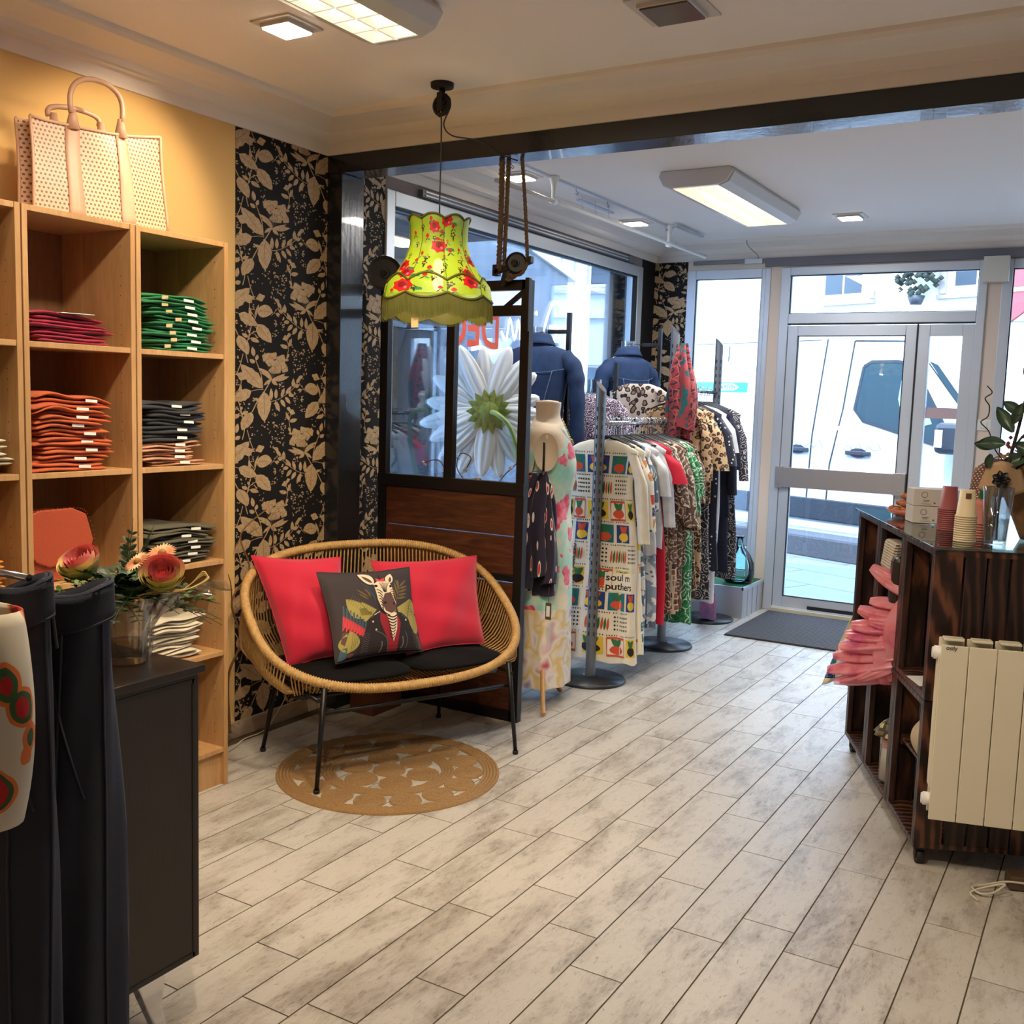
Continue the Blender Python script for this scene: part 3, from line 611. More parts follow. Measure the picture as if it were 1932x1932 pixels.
# ---------------------------------------------------------------- dark jeans on a clip hanger in the foreground
k=N('dark_blue_denim'); v=k.coord((1,1,1)); f=k.noise(v,700,3); g=k.noise(v,5,3); k.col(k.mix(g,(30,34,46),(58,64,82))); k.b.inputs['Roughness'].default_value=.9; k.bump(f,.35,.002); m_jean=k.m
def jeans(name,label,c,ang,w0,dep,zt,seed,extra):
    q=random.Random(seed); t=thing(name,label,'trousers',(c[0],c[1],zt)); ca,sa=math.cos(ang),math.sin(ang)
    b=MB()
    def P(a,b_,z): return Vector((c[0]+a*ca-b_*sa,c[1]+a*sa+b_*ca,z))
    def prof(z):
        s=(zt-z)
        w=w0*(1+.03*min(1,s/.22))
        return w
    def fn(u,v):
        a=2*math.pi*u; z=zt-v*1.02; s=v*1.02; w=prof(z)/2; d=dep*(1+.8*min(1,s/.3))/2
        X=math.cos(a); Y=math.sin(a)
        wr=1+.05*math.sin(3*a+s*5+seed)*min(1,s*6)+.05*math.sin(7*a+s*9)*min(1,s*4)
        return P(X*w*wr,math.copysign(abs(Y)**.7,Y)*d*wr,z+.012*math.cos(a)*(1 if s<.05 else 0)+.006*math.sin(2*a))
    b.grid(lambda u,v:fn(u,v),40,46,cu=True)
    build(b,'legs',m_jean,t,solid=-.002)
    b=MB(); b.grid(lambda u,v:fn(u,v*.042)+(fn(u,v*.042)-P(0,0,zt-v*.04)).normalized()*.0035,40,5,cu=True); build(b,'waistband',m_jean,t,solid=.003)
    b=MB()
    for k in range(34):
        u=.58+.0+k*.004
    for vv in (.002,.04): b.tube([fn(i/40,vv)+(fn(i/40,vv)-P(0,0,zt-vv)).normalized()*.0065 for i in range(40)],.0009,4,closed=True)
    for u in (.5,.84,.0): b.tube([fn(u,i/30)+(fn(u,i/30)-P(0,0,zt-i/30)).normalized()*.0015 for i in range(31)],.0016,4)
    b.tube([fn(.80+.14*(i/10)**1.5,.05+.17*i/10)+(fn(.80+.14*(i/10)**1.5,.05+.17*i/10)-P(0,0,zt-.1)).normalized()*.0015 for i in range(11)],.0016,4)
    build(b,'seam_stitching',mat('faded_seam_thread',(58,62,76),.8),t)
    return t,P
t,P=jeans('hanging_jeans','dark blue jeans held by a metal clip, hanging at the left picture edge',(-.995,.645),.0,.125,.035,1.292,1,0)
t2,P2=jeans('hanging_jeans','dark blue jeans hanging behind the clipped pair, waistband open to the right',(-1.03,.735),.1,.125,.06,1.268,4,0)
t=thing('clip_hanger','dark metal clip hanger gripping the jeans at the left edge','hanger',(-.965,.65,1.29))
m_gun=mat('gunmetal',(70,66,62),.28,.9); b=MB(); b.prism([(-.985,.618,1.225),(-.952,.612,1.222),(-.955,.612,1.262),(-.966,.612,1.272),(-.968,.612,1.297),(-.99,.618,1.297),(-.992,.618,1.25)],(0,.005,0)); build(b,'clip_jaw',m_gun,t,bevel=.002); b=MB(); b.prism([(-.985,.672,1.225),(-.952,.672,1.222),(-.966,.672,1.297),(-.99,.672,1.297)],(0,.005,0)); build(b,'clip_jaw',m_gun,t,bevel=.002)
b=MB(); b.tube([(-1.2,.645,1.302),(-.955,.645,1.302)],.004,8); b.tube(spl([(-1.1,.645,1.302),(-1.1,.645,1.38),(-1.08,.645,1.42),(-1.1,.645,1.45),(-1.12,.645,1.43)],5),.002,6); build(b,'bar',m_chrome,t)
# printed cotton garment at the very edge
k=N('floral_print_cotton'); v=k.coord(); vo=k.n('TexVoronoi'); vo.inputs['Scale'].default_value=19; k.l(v,vo.inputs['Vector']); n1=k.noise(v,9,3)
c=k.ramp(k.math('ADD',vo.outputs['Distance'],k.math('MULTIPLY',n1,.35)),[(.1,(216,110,40)),(.36,(186,36,36)),(.55,(60,96,60)),(.62,(224,120,60)),(.68,(214,206,186))],True)
k.col(c); k.b.inputs['Roughness'].default_value=.85; m_flor=k.m
b=MB(); b.grid(lambda u,v:Vector((-.945+.078*math.cos(6.283*u)*math.sin(math.pi*(.22+.6*v))**.6,.575+.03*math.sin(6.283*u)+.004*math.sin(18*u),1.285-.21*v)),28,18,cu=True); o=build(b,'printed_blouse',m_flor,solid=.002); tag(o,'cream, red and orange printed blouse sliver in front of the jeans, left edge','blouse')
# ---------------------------------------------------------------- bench
BA=Vector((.4307,.9025,0)); BN=Vector((.9025,-.4307,0)); BC=Vector((-2.593,3.380,0)); ZZ=Vector((0,0,1))
def BL(s,t,z): return BC+BA*s+BN*t+ZZ*z
tau=.615; BV=-BN*math.cos(tau)+ZZ*math.sin(tau)
def rim(th,k=1):
    c,s=math.cos(th),math.sin(th); e=2/2.653
    return BC+ZZ*.608+BA*(.583*math.copysign(abs(c)**e,c))+BV*(.403*math.copysign(abs(s)**e,s))
# resample by arc length
raw=[rim(2*math.pi*i/720) for i in range(720)]
cum=[0]
for i in range(720): cum.append(cum[-1]+(raw[(i+1)%720]-raw[i]).length)
def resample(n):
    out=[]; j=0
    for i in range(n):
        d=cum[-1]*i/n
        while cum[j+1]<d: j+=1
        out.append(raw[j].lerp(raw[(j+1)%720],(d-cum[j])/(cum[j+1]-cum[j]+1e-12)))
    return out
m_rattan=mat('straw_coloured_cord',(196,158,98),.5,var=(60,(170,130,74)),bump=(300,.3)); m_legs=mat('black_steel_tube',(26,25,26),.4,.4)
bt=thing('rattan_loveseat','woven rattan egg-shaped loveseat on thin black legs, cushions on it','bench',tuple(BC))
NP=900; P=resample(NP); b=MB(); b.tube(P,[.0175+.0022*(1 if i%3 else -1) for i in range(NP)],8,closed=True); build(b,'rim',m_rattan,bt)
def inner(th):
    return BL(.40*math.copysign(abs(math.cos(th))**.7,math.cos(th)),-.02-.19*math.copysign(abs(math.sin(th))**.8,math.sin(th)),.335)
b=MB(); NC=190; P=resample(NC)
for i,p in enumerate(P):
    # the cord runs from the rim down over the seat frame
    s=(p-BC).dot(BA); v=(p-BC-ZZ*.608).dot(BV); th=math.atan2(v/.403,s/.583)
    if v>.1: q=BL(s*.80,-.235,.36)
    elif v<-.25: q=BL(s*.92,.16,.345)
    else: q=BL(math.copysign(.44,s)*(1 if abs(s)>.4 else abs(s)/.44),-.235+(.10-v)/.35*.38,.352)
    mid=(p+q)/2; out=(mid-BL(0,0,.55)); out.z=0; mid=mid+out.normalized()*(.05 if v>-.25 else 0)-ZZ*(.035 if v>-.25 else .01)
    b.tube(spl([tuple(p),tuple(mid),tuple(q)],4),.0034,5)
build(b,'woven_cords',m_rattan,bt)
b=MB()
for i in range(46): s=-.43+.86*i/45; b.tube([BL(s,-.235,.36),BL(s,-.1,.35),BL(s,.16,.345)],.0034,5)
build(b,'seat_webbing',m_rattan,bt)
b=MB(); b.tube([BL(s,t,.335) for s,t in ((-.44,-.24),(.44,-.24),(.46,-.2),(.46,.14),(.44,.17),(-.44,.17),(-.46,.14),(-.46,-.2))],.009,8,closed=True); b.tube([BL(-.43,.30,.355),BL(-.44,-.24,.355)],.008,8); b.tube([BL(.44,.30,.355),BL(.43,-.25,.355)],.008,8)
b.tube([BL(-.42,.285,.30),BL(.44,.285,.30)],.009,8); build(b,'under_frame',m_legs,bt)
for s,t,s2,t2,zt in ((-.435,.302,-.40,.285,.40),(.468,.302,.43,.285,.40),(-.446,-.237,-.40,-.18,.36),(.43,-.29,.39,-.22,.36)):
    b=MB(); b.tube([BL(s,t,.012),BL(s2,t2,zt)],[.0085,.0115],10); b.tube([BL(s,t,0),BL(s,t,.014)],.0125,10); build(b,'leg',m_legs,bt)
# seat pads
m_pad=mat('black_seat_pad_cotton',(13,12,13),.95,bump=(40,.3),spec=.15)
for s0,s1,lb in ((-.475,.02,'black padded seat cushion on the left half of the loveseat'),(.015,.47,'black padded seat cushion on the right half of the loveseat')):
    def fn(u,v,s0=s0,s1=s1):
        a=2*math.pi*u; w=.5+.5*math.sin(math.pi*v*.5)*0
        X=math.copysign(abs(math.cos(a))**.45,math.cos(a)); Y=math.copysign(abs(math.sin(a))**.45,math.sin(a))
        k=math.sin(math.pi*v)**.35 if v not in (0,1) else 0
        kk=.35+.65*k if 0<v<1 else 0
        z=.375+.055*v
        du=(.5+X*.5*k); dv=(.5+Y*.5*k); 
        tuft=.012*math.sin(du*9.4)*math.sin(dv*9.4) if v>.5 else 0
        return BL(s0+(s1-s0)*du+(0),-.20+.475*dv*(1-.10*abs((s0+s1)/2+ (s1-s0)*(du-.5))),z+tuft*k)
    b=MB(); b.grid(fn,48,13,cu=True); o=build(b,'seat_cushion',m_pad,sub=0,loc=tuple(BL((s0+s1)/2,0,.375))); tag(o,lb,'cushion')
# pillows
def pillow_fn(C4,T,pinch=.07,front=1,wr=0,sd=0):
    A,B,C_,D=[Vector(p) for p in C4]; nn=(B-A).cross(A-D).normalized()*-1
    if nn.dot(Vector((0,0,1.5))-A)<0 and False: nn=-nn
    nn=((B-A).cross(D-A)).normalized()
    if nn.dot(Vector((0,0,1.5))-A)<0: nn=-nn
    def fn(u,v,e=0,side=1):
        uu=.5+(u-.5)*(1-pinch*math.sin(math.pi*v)); vv=.5+(v-.5)*(1-pinch*math.sin(math.pi*u))
        p=(A*(1-uu)+B*uu)*(1-vv)+(D*(1-uu)+C_*uu)*vv
        h=max(0,16*u*(1-u)*v*(1-v))**.42*T
        w=wr*(math.sin(u*13+v*7+sd)+.6*math.sin(v*17-u*5+sd*2))*max(0,16*u*(1-u)*v*(1-v))**.3
        return p+nn*side*(h+e+w*side)
    return fn
def pillow(name,label,C4,T,m,shapes=None,extra=(),wr=.0065,sd=0):
    fn=pillow_fn(C4,T,wr=wr,sd=sd); b=MB(); b.grid(lambda u,v:fn(u,v,0,1),28,28,flip=False); b.grid(lambda u,v:fn(u,v,0,-1),28,28,flip=True)
    b.tube([fn(u,v,0,1) for u,v in [(i/24,0) for i in range(24)]+[(1,i/24) for i in range(24)]+[(1-i/24,1) for i in range(24)]+[(0,1-i/24) for i in range(24)]],.0028,6,closed=True)
    if shapes: lay(b,shapes,fn,24,1)
    c=sum((Vector(p) for p in C4),Vector())/4
    return tag(build(b,name,[m]+list(extra),loc=tuple(c)),label,'cushion')
m_red=mat('raspberry_red_cotton',(196,8,52),.75,bump=(500,.15),sheen=.3)
pillow('throw_pillow','raspberry red throw pillow leaning at the left end of the loveseat',[(-3.01,3.02,.835),(-2.77,3.29,.822),(-2.64,3.20,.445),(-2.79,3.01,.40)],.075,m_red,sd=1)
pillow('throw_pillow','raspberry red throw pillow leaning at the right end of the loveseat',[(-2.73,3.44,.79),(-2.47,3.872,.792),(-2.355,3.775,.425),(-2.50,3.40,.425)],.06,m_red,sd=2)
# zebra print: shapes traced in a flat drawing, turned to pillow coordinates
ZC=[(125,155),(1500,75),(1760,1340),(430,1520)]
def inv(p):
    u=v=.5
    for _ in range(12):
        x=[(ZC[0][k]*(1-u)+ZC[1][k]*u)*(1-v)+(ZC[3][k]*(1-u)+ZC[2][k]*u)*v for k in (0,1)]
        du=[(ZC[1][k]-ZC[0][k])*(1-v)+(ZC[2][k]-ZC[3][k])*v for k in (0,1)]; dv=[(ZC[3][k]-ZC[0][k])*(1-u)+(ZC[2][k]-ZC[1][k])*u for k in (0,1)]
        ex,ey=p[0]-x[0],p[1]-x[1]; D=du[0]*dv[1]-dv[0]*du[1]; u+=(ex*dv[1]-dv[0]*ey)/D; v+=(du[0]*ey-ex*du[1])/D
    return (min(.985,max(.015,u)),min(.985,max(.015,v)))
ZS=[]
def Z(pts,m,l=1): ZS.append((pts,m,l))
def ZL(pts,w,m,l=2):
    for s in stroke(pts,w): Z(s,m,l)
GRN,OLV,JAC,RED,WHT,BLK,GRY,PNK,BLU,BRN=range(10)
Z(leaf((860,860),(465,590),250,9,-.1),GRN,0); Z([(600,760),(760,960),(930,760),(700,640)],GRN,0)
for i in range(12): x=500+i*32; y=560+i*22; ZL([(x+40,y+30),(x+70,y-40)],5,OLV,1); ZL([(x+20,y+40),(x-10,y+90)],5,OLV,1)
ZL([(480,600),(650,640),(850,850)],6,OLV,1)
Z(leaf((1470,860),(1510,575),260,9,.05),GRN,0); Z(leaf((1480,800),(1630,1105),230,9,-.08),GRN,0); Z([(1270,720),(1470,600),(1560,700),(1640,900),(1600,1090),(1500,980),(1400,860),(1290,790)],GRN,0)
ZL([(1510,580),(1480,720),(1465,870)],7,BLK,1)
for i in range(5): ZL([(1480,650+i*45),(1540,620+i*50)],4,BLK,1); ZL([(1475,660+i*40),(1420,640+i*38)],4,BLK,1)
for i in range(7): ZL([(1560,760+i*42),(1640,800+i*40)],4,OLV,1)
for bb,t in (((1260,600),(1170,360)),((1280,520),(1210,300)),((1290,450),(1280,270)),((1310,390),(1425,280)),((1310,420),(1450,380)),((1290,480),(1445,430)),((1280,530),(1440,495)),((1265,580),(1430,552)),((1300,400),(1240,270))): Z(leaf(bb,t,34,6),OLV,0)
ZL([(1250,640),(1320,380)],7,OLV,0)
for bb,t in (((800,560),(610,425)),((800,600),(640,495)),((830,520),(725,415)),((830,560),(760,430))): Z(leaf(bb,t,24,5),OLV,0)
for i in range(8): ZL([(690+i*26,330+i*30),(910,430+i*30)],5,BLU,1)
for i in range(8):
    x=420+i*48; Z([(x,700+i*35),(x+22,690+i*35),(x+40,880+i*30),(x+10,1000+i*20)],BLU,0); Z([(x+5,850+i*32),(x+45,870+i*30),(x+60,1000+i*30),(x+20,1080+i*14)],PNK,1)
    ZL([(x+20,700+i*34),(x+30,1040+i*16)],4,BLK,2)
Z(leaf((560,1400),(560,1080),300,9),GRN,1); Z([(440,1090),(530,1100),(500,1290),(440,1250)],BRN,1)
for i in range(4): ZL([(590+i*30,1110+i*10),(600+i*22,1380-i*30)],6,OLV,2)
Z([(450,1330),(540,1320),(560,1460),(520,1520),(420,1500)],BLU,1); Z(leaf((660,1420),(540,1440),60,5),BRN,2)
Z(leaf((1620,1110),(1740,1350),110,6),BRN,0)
Z([(790,950),(900,860),(960,800),(1000,800),(1010,960),(1150,1260),(1170,1430),(760,1480),(690,1440),(700,1300),(760,1130)],JAC,2)
Z([(1260,790),(1340,800),(1470,880),(1510,980),(1600,1110),(1660,1250),(1690,1370),(1300,1420),(1280,1200),(1310,1000)],JAC,2)
Z([(980,800),(1120,860),(1260,800),(1330,960),(1310,1300),(1320,1400),(1180,1420),(1150,1240),(1060,1080),(990,940)],RED,3)
for i in range(9): y=1150+i*32; ZL([(740+(i%2)*8,y),(800,y-30),(850,y-10)],5,GRY,3)
for i in range(7): y=1080+i*36; ZL([(1540+i*14,y),(1600+i*12,y+20)],5,GRY,3)
ZL(spl([(930,1090),(1050,1140),(1130,1230),(1165,1400)],5),9,GRY,4); ZL(spl([(1420,1080),(1470,1200),(1450,1330)],5),8,GRY,3); ZL(spl([(1050,1250),(1060,1330),(1040,1420)],4),16,GRY,3); ZL(spl([(1380,1160),(1400,1260),(1370,1340)],4),18,GRY,3)
for c in ((872,952),(938,1074),(1420,910)): Z(blob(c,15,8),WHT,5)
ZL([(880,850),(980,790)],10,WHT,4); ZL([(1340,830),(1470,900)],6,GRY,4)
# neck
Z([(1080,820),(1250,800),(1265,900),(1270,1060),(1235,1250),(1190,1120),(1120,900)],WHT,5)
for i in range(8): y=860+i*46; w=75-i*6; ZL(spl([(1175-w+i*4,y-10),(1190+i*4,y+18),(1190+w+i*2,y-18)],3),20-i*1.3,BLK,6)
# head
Z([(870,350),(930,300),(1050,290),(1140,330),(1190,450),(1200,560),(1250,660),(1240,780),(1180,830),(1100,830),(1010,740),(940,600),(900,450)],WHT,5)
Z(leaf((880,350),(655,178),150,8,.06),WHT,5); Z(leaf((860,330),(700,205),50,6),BRN,6)
Z(leaf((1130,340),(1150,175),130,8,-.08),WHT,5); Z(leaf((1135,320),(1150,225),46,6),BRN,6)
Z([(1050,500),(1150,480),(1200,580),(1250,680),(1235,780),(1170,815),(1080,780),(1030,700),(1010,620)],BRN,6)
Z(blob((1060,650),30,8,ry=20),BLK,7); Z(blob((1205,660),16,8,ry=24),BLK,7)
Z(blob((905,380),30,8,ry=22),BLK,7); Z(blob((1145,385),20,8,ry=22),BLK,7)
for i in range(7): ZL(spl([(960+i*26,320),(1000+i*14,400),(1040+i*6,480)],3),8,BLK,6)
for i in range(7): y=440+i*48; ZL(spl([(915+i*16,y),(960+i*12,y+10),(1010+i*4,y+50)],3),13,BLK,6)
for i in range(4): ZL([(1195,430+i*34),(1140,450+i*34)],10,BLK,6)
ZL(spl([(950,700),(1050,800),(1150,850)],3),14,BLK,6)
Z([(905,245),(960,265),(975,285),(960,300),(915,300)],PNK,8); Z([(1040,240),(990,265),(975,285),(990,302),(1045,300)],PNK,8); Z(leaf((965,250),(960,190),30,5),BLK,7)
ZS=[([inv(p) for p in pts],m,l) for pts,m,l in ZS]
zm=[mat('print_'+n,c,.75) for n,c in (('leaf_green',(158,146,76)),('olive',(106,88,52)),('jacket',(34,24,28)),('wine',(140,20,38)),('ivory',(226,208,178)),('black',(24,20,22)),('grey',(110,100,104)),('coral',(214,60,70)),('petrol',(60,90,104)),('umber',(92,62,56)))]
pillow('throw_pillow','charcoal throw pillow printed with a zebra in a black leather jacket',[(-2.718,3.084,.79),(-2.565,3.493,.777),(-2.436,3.423,.445),(-2.574,3.035,.45)],.05,mat('charcoal_print_ground',(52,42,46),.75,bump=(500,.1)),ZS,zm,wr=.0015)
# ---------------------------------------------------------------- jute rug
def rug():
    t=thing('round_rug','round openwork jute rug of coiled circles under the loveseat','rug',(-2.43,3.20,0))
    cx,cy,Rr=-2.43,3.20,.443; b=MB()
    def ring(cx,cy,r,w=.0068,h=.0125,seg=96,ph=0):
        b.grid(lambda u,v:Vector((cx+math.cos(2*math.pi*u)*(r+w*math.cos(math.pi*v)),cy+math.sin(2*math.pi*u)*(r+w*math.cos(math.pi*v)),.0005+h*math.sin(math.pi*v)*(.86+.14*math.sin(2*math.pi*u*r*260+ph)))),seg,5,cu=True)
    for r in (.437,.424,.411,.398,.385): ring(cx,cy,r,ph=r*99,seg=160)
    for r in (.255,.242,.229,.216): ring(cx,cy,r,ph=r*99,seg=130)
    build(b,'braided_rings',m_jute,t)
    def coil(c,r):
        b=MB(); n=int(r/.0095*26); P=[]
        b.grid(lambda u,v:Vector((c[0]+math.cos(u*2*math.pi*r/.0095)*(.001+(r-.006)*u+.0055*math.cos(math.pi*v)),c[1]+math.sin(u*2*math.pi*r/.0095)*(.001+(r-.006)*u+.0055*math.cos(math.pi*v)),.0002+.0115*math.sin(math.pi*v)*(.85+.15*math.sin(u*u*900)))),n,4); return b
    for i in range(15): a=2*math.pi*(i+.3)/15; build(coil((cx+.32*math.cos(a),cy+.32*math.sin(a)),.066),'jute_coil',m_jute,t)
    for i in range(6): a=2*math.pi*i/6+.3; build(coil((cx+.142*math.cos(a),cy+.142*math.sin(a)),.070),'jute_coil',m_jute,t)
    build(coil((cx,cy),.07),'jute_coil',m_jute,t)
m_jute=mat('natural_jute',(196,156,104),.9,var=(220,(160,122,78)),bump=(700,.8))
rug()
# wooden box and duct behind the bench
b=MB(); b.obox((-3.06,3.715,0),(.14,.0,0),(0,.22,0),(0,0,.42)); b.xf(Matrix.Identity(4)); o=build(b,'wooden_block',wood('walnut_stained_block',(74,40,26),(98,56,36),(116,70,46),(3,3,.4),.4),bevel=.003); tag(o,'reddish brown wooden block on the floor behind the loveseat','box')
b=MB(); P=spl([(-3.16,2.78,.005),(-3.10,2.95,.006),(-3.13,3.1,.02),(-3.15,3.25,.02),(-3.16,3.36,.10),(-3.15,3.42,.17),(-3.12,3.6,.17)],8); b.tube(P,.0022,6); tag(build(b,'electric_cable',mat('beige_cable',(200,182,150),.5)),'thin pale electric cable along the baseboard behind the loveseat','cable')
m_twig=mat('brown_willow_twig',(112,78,46),.7,bump=(90,.4))
b=MB()
for pts,r in (([(-3.17,3.06,.05),(-3.16,3.04,.3),(-3.14,3.09,.45),(-3.16,3.06,.62),(-3.13,3.13,.75),(-3.15,3.10,.90),(-3.12,3.22,1.0)],.006),([(-3.14,3.09,.45),(-3.12,3.18,.60),(-3.15,3.20,.70)],.004),([(-3.16,3.06,.62),(-3.13,3.02,.72),(-3.15,2.99,.80)],.003),([(-3.13,3.13,.75),(-3.11,3.24,.80),(-3.14,3.28,.92)],.0035)): P=spl(pts,8); b.tube(P,[r*(1-.6*i/len(P)) for i in range(len(P))],6)
tag(build(b,'willow_branch',m_twig),'curly bare willow branch against the wallpaper beside the shelves','branch')
# ---------------------------------------------------------------- glazed wood partition
YP=4.05; m_iron=mat('black_iron_frame',(34,30,30),.4,.5,bump=(60,.1)); m_plank=wood('dark_walnut_plank',(46,24,17),(70,37,24),(104,60,38),(.5,3,5),.33,7,.12)
t=thing('glazed_partition','dark wooden partition with two glass panes in a black iron frame behind the loveseat','partition',(-2.73,YP,0))
b=MB(); x0,x1=-3.16,-2.325
for a,c,e,f in ((x0,x0+.045,0,2.03),(x1-.045,x1,0,2.03)): b.bx(a,c,YP-.02,YP+.02,e,f)
b.bx(x0,x1,YP-.02,YP+.02,1.985,2.03); b.bx(x0+.045,x1-.045,YP-.02,YP+.02,1.872,1.918); b.bx(x0,x1,YP-.024,YP+.024,1.06,1.118); b.bx(-2.77,-2.725,YP-.02,YP+.02,1.118,1.872); b.bx(x0,x1,YP-.02,YP+.02,0,.05); b.bx(x0+.045,x1-.045,YP-.02,YP+.022,.66,.69)
b.obox((-2.47,YP-.01,1.918),(.035,0,0),(.095,0,.068),(0,.02,0))
b.bx(-2.338,-2.318,YP-.045,YP-.02,1.80,2.035)
build(b,'frame',m_iron,t,bevel=.002)
for z0,z1 in ((.872,1.058),(.69,.868),(.50,.652),(.28,.497),(.05,.278)):
    b=MB(); b.bx(x0+.046,x1-.046,YP-.012,YP+.01,z0,z1); build(b,'plank',m_plank,t,bevel=.003)
for a,c in ((x0+.045,-2.77),(-2.725,x1-.045)):
    b=MB(); b.bx(a,c,YP-.003,YP+.003,1.118,1.872); build(b,'glass_pane',glassmat('greyed_partition_glass',(.86,.89,.92),.05) if a<-3 else m_glass,t)
# pulleys and rope over the partition
m_cast=mat('black_cast_iron',(28,25,25),.5,.3); m_rope=mat('twisted_hemp_rope',(128,98,72),.85,var=(160,(92,66,46)),bump=(300,.6))
def wheel(b,c,r,ax,w=.02,m=0,seg=28):
    ax=Vector(ax).normalized(); u=ax.orthogonal().normalized(); v=ax.cross(u); c=Vector(c)
    pr=[(0,-.5*w),(r*.3,-.5*w),(r*.32,-.3*w),(r*.8,-.3*w),(r,-.5*w),(r*1.0,-.35*w),(r*.9,0),(r*1.0,.35*w),(r,.5*w),(r*.8,.3*w),(r*.32,.3*w),(r*.3,.5*w),(0,.5*w)]
    b.grid(lambda a,k:c+ax*pr[int(round(k*12))][1]+(u*math.cos(2*math.pi*a)+v*math.sin(2*math.pi*a))*pr[int(round(k*12))][0],seg,13,cu=True,m=m,sm=False)
t=thing('rope_pulley','black iron pulley with a hemp rope loop hanging from the black beam','pulley',(-2.37,4.0,2.1))
b=MB(); wheel(b,(-2.375,3.99,2.095),.048,(.35,-1,.1),.03); b.cyl((-2.375,3.96,2.095),(-2.375,4.02,2.095),.014,10); build(b,'wheel',m_cast,t)
b=MB(); b.obox((-2.50,3.985,2.045),(.03,0,0),(0,.03,0),(0,0,.05)); b.obox((-2.49,3.985,2.05),(.12,0,.03),(0,.02,0),(0,0,.025)); b.obox((-2.465,3.99,2.0),(.03,0,.01),(0,.03,0),(.02,0,.07)); b.obox((-2.33,3.98,2.085),(.03,0,.01),(0,.03,0),(0,0,.03)); build(b,'bracket',m_cast,t,bevel=.003)
def rope(b,P,r):
    n=len(P); L=[0]
    for i in range(1,n): L.append(L[-1]+(P[i]-P[i-1]).length)
    for k in range(3):
        Q=[]
        for i in range(n):
            d=(P[min(i+1,n-1)]-P[max(i-1,0)]).normalized(); u=d.cross(Vector((.3,-.9,.2))).normalized(); w=d.cross(u); a=L[i]*110+k*2.094; Q.append(P[i]+(u*math.cos(a)+w*math.sin(a))*r*.5)
        b.tube(Q,r*.58,5)
b=MB()
def V3(l): return [Vector(p) for p in l]
rope(b,V3(spl([(-2.325,3.76,2.50),(-2.39,3.87,2.3),(-2.455,3.97,2.1),(-2.455,3.985,2.08)],26)),.0125)
rope(b,V3(spl([(-2.31,3.79,2.50),(-2.375,3.89,2.3),(-2.44,3.99,2.1),(-2.43,4.0,2.03),(-2.38,3.99,2.043)],20)),.010)
rope(b,V3(spl([(-2.235,3.77,2.50),(-2.275,3.88,2.3),(-2.32,3.985,2.12),(-2.322,3.985,2.09),(-2.345,3.985,2.052),(-2.38,3.985,2.045),(-2.42,3.985,2.05)],20)),.0085)
build(b,'hemp_rope',m_rope,t)
t=thing('iron_pulley_wheel','round black iron pulley wheel on the top left corner of the partition','pulley',(-3.1,4.0,2.07))
b=MB(); wheel(b,(-3.10,3.98,2.075),.082,(.45,-1,.05),.03); build(b,'wheel',m_cast,t)
b=MB(); b.obox((-3.10,3.99,2.035),(.1,0,0),(0,.025,0),(0,0,.022)); b.cyl((-3.09,3.95,2.075),(-3.11,4.03,2.075),.016,10); build(b,'bracket',m_cast,t)
# ---------------------------------------------------------------- lamp
LX,LY=-2.335,3.33
t=thing('pendant_lamp','lime green fringed lampshade with red roses hanging from a black ceiling pulley','lamp',(LX,LY,2.68))
b=MB(); b.lathe([(0,2.66),(.043,2.664),(.045,2.68)],(LX,LY,0),28); build(b,'ceiling_rose',m_cast,t)
b=MB(); b.cyl((LX,LY,2.662),(LX,LY,2.63),.012,12); b.bx(LX-.012,LX+.012,LY-.018,LY-.012,2.58,2.645); b.bx(LX-.012,LX+.012,LY+.012,LY+.018,2.58,2.645)
for i in range(24):
    pass
b.grid(lambda u,v:Vector((LX+math.cos(2*math.pi*u)*(.034+.008*math.cos(2*math.pi*v)),LY+.008*math.sin(2*math.pi*v),2.60+math.sin(2*math.pi*u)*(.034+.008*math.cos(2*math.pi*v)))),32,8,cu=True,cv=True)
for i in range(6): a=i*math.pi/3; b.cyl((LX,LY,2.6),(LX+.034*math.cos(a),LY,2.6+.034*math.sin(a)),.005,6)
b.cyl((LX,LY-.016,2.6),(LX,LY+.016,2.6),.011,10); build(b,'pulley_wheel',m_cast,t)
b=MB(); b.tube(spl([(LX,LY,2.20),(LX,LY,2.53),(LX-.012,LY,2.56),(LX-.036,LY,2.585),(LX-.034,LY,2.62),(LX,LY,2.642),(LX+.036,LY,2.62),(LX+.034,LY,2.58),(LX+.004,LY+.01,2.53),(LX+.012,LY+.06,2.50),(LX+.03,3.55,2.515),(-2.27,3.69,2.484),(-2.25,3.76,2.478)],8),.0028,6); build(b,'flex_cable',mat('black_flex',(22,20,20),.5),t)
def shade_pt(u,v,e=0):
    a=2*math.pi*u; n=8; sc=abs(math.sin(a*n/2))
    # v 0 top, 1 bottom seam
    prof=[(0,.118),(.12,.113),(.3,.112),(.5,.130),(.68,.163),(.85,.205),(1,.212)]
    for (p,r0),(q_,r1) in zip(prof,prof[1:]):
        if v<=q_+1e-9: s=(v-p)/(q_-p); s=s*s*(3-2*s) if False else s; r=r0+(r1-r0)*s; break
    r=r*(.955+.045*sc)+e
    z=2.165-.285*v+.016*sc*(1-v)**6
    return Vector((LX+r*math.cos(a),LY+r*math.sin(a),z))
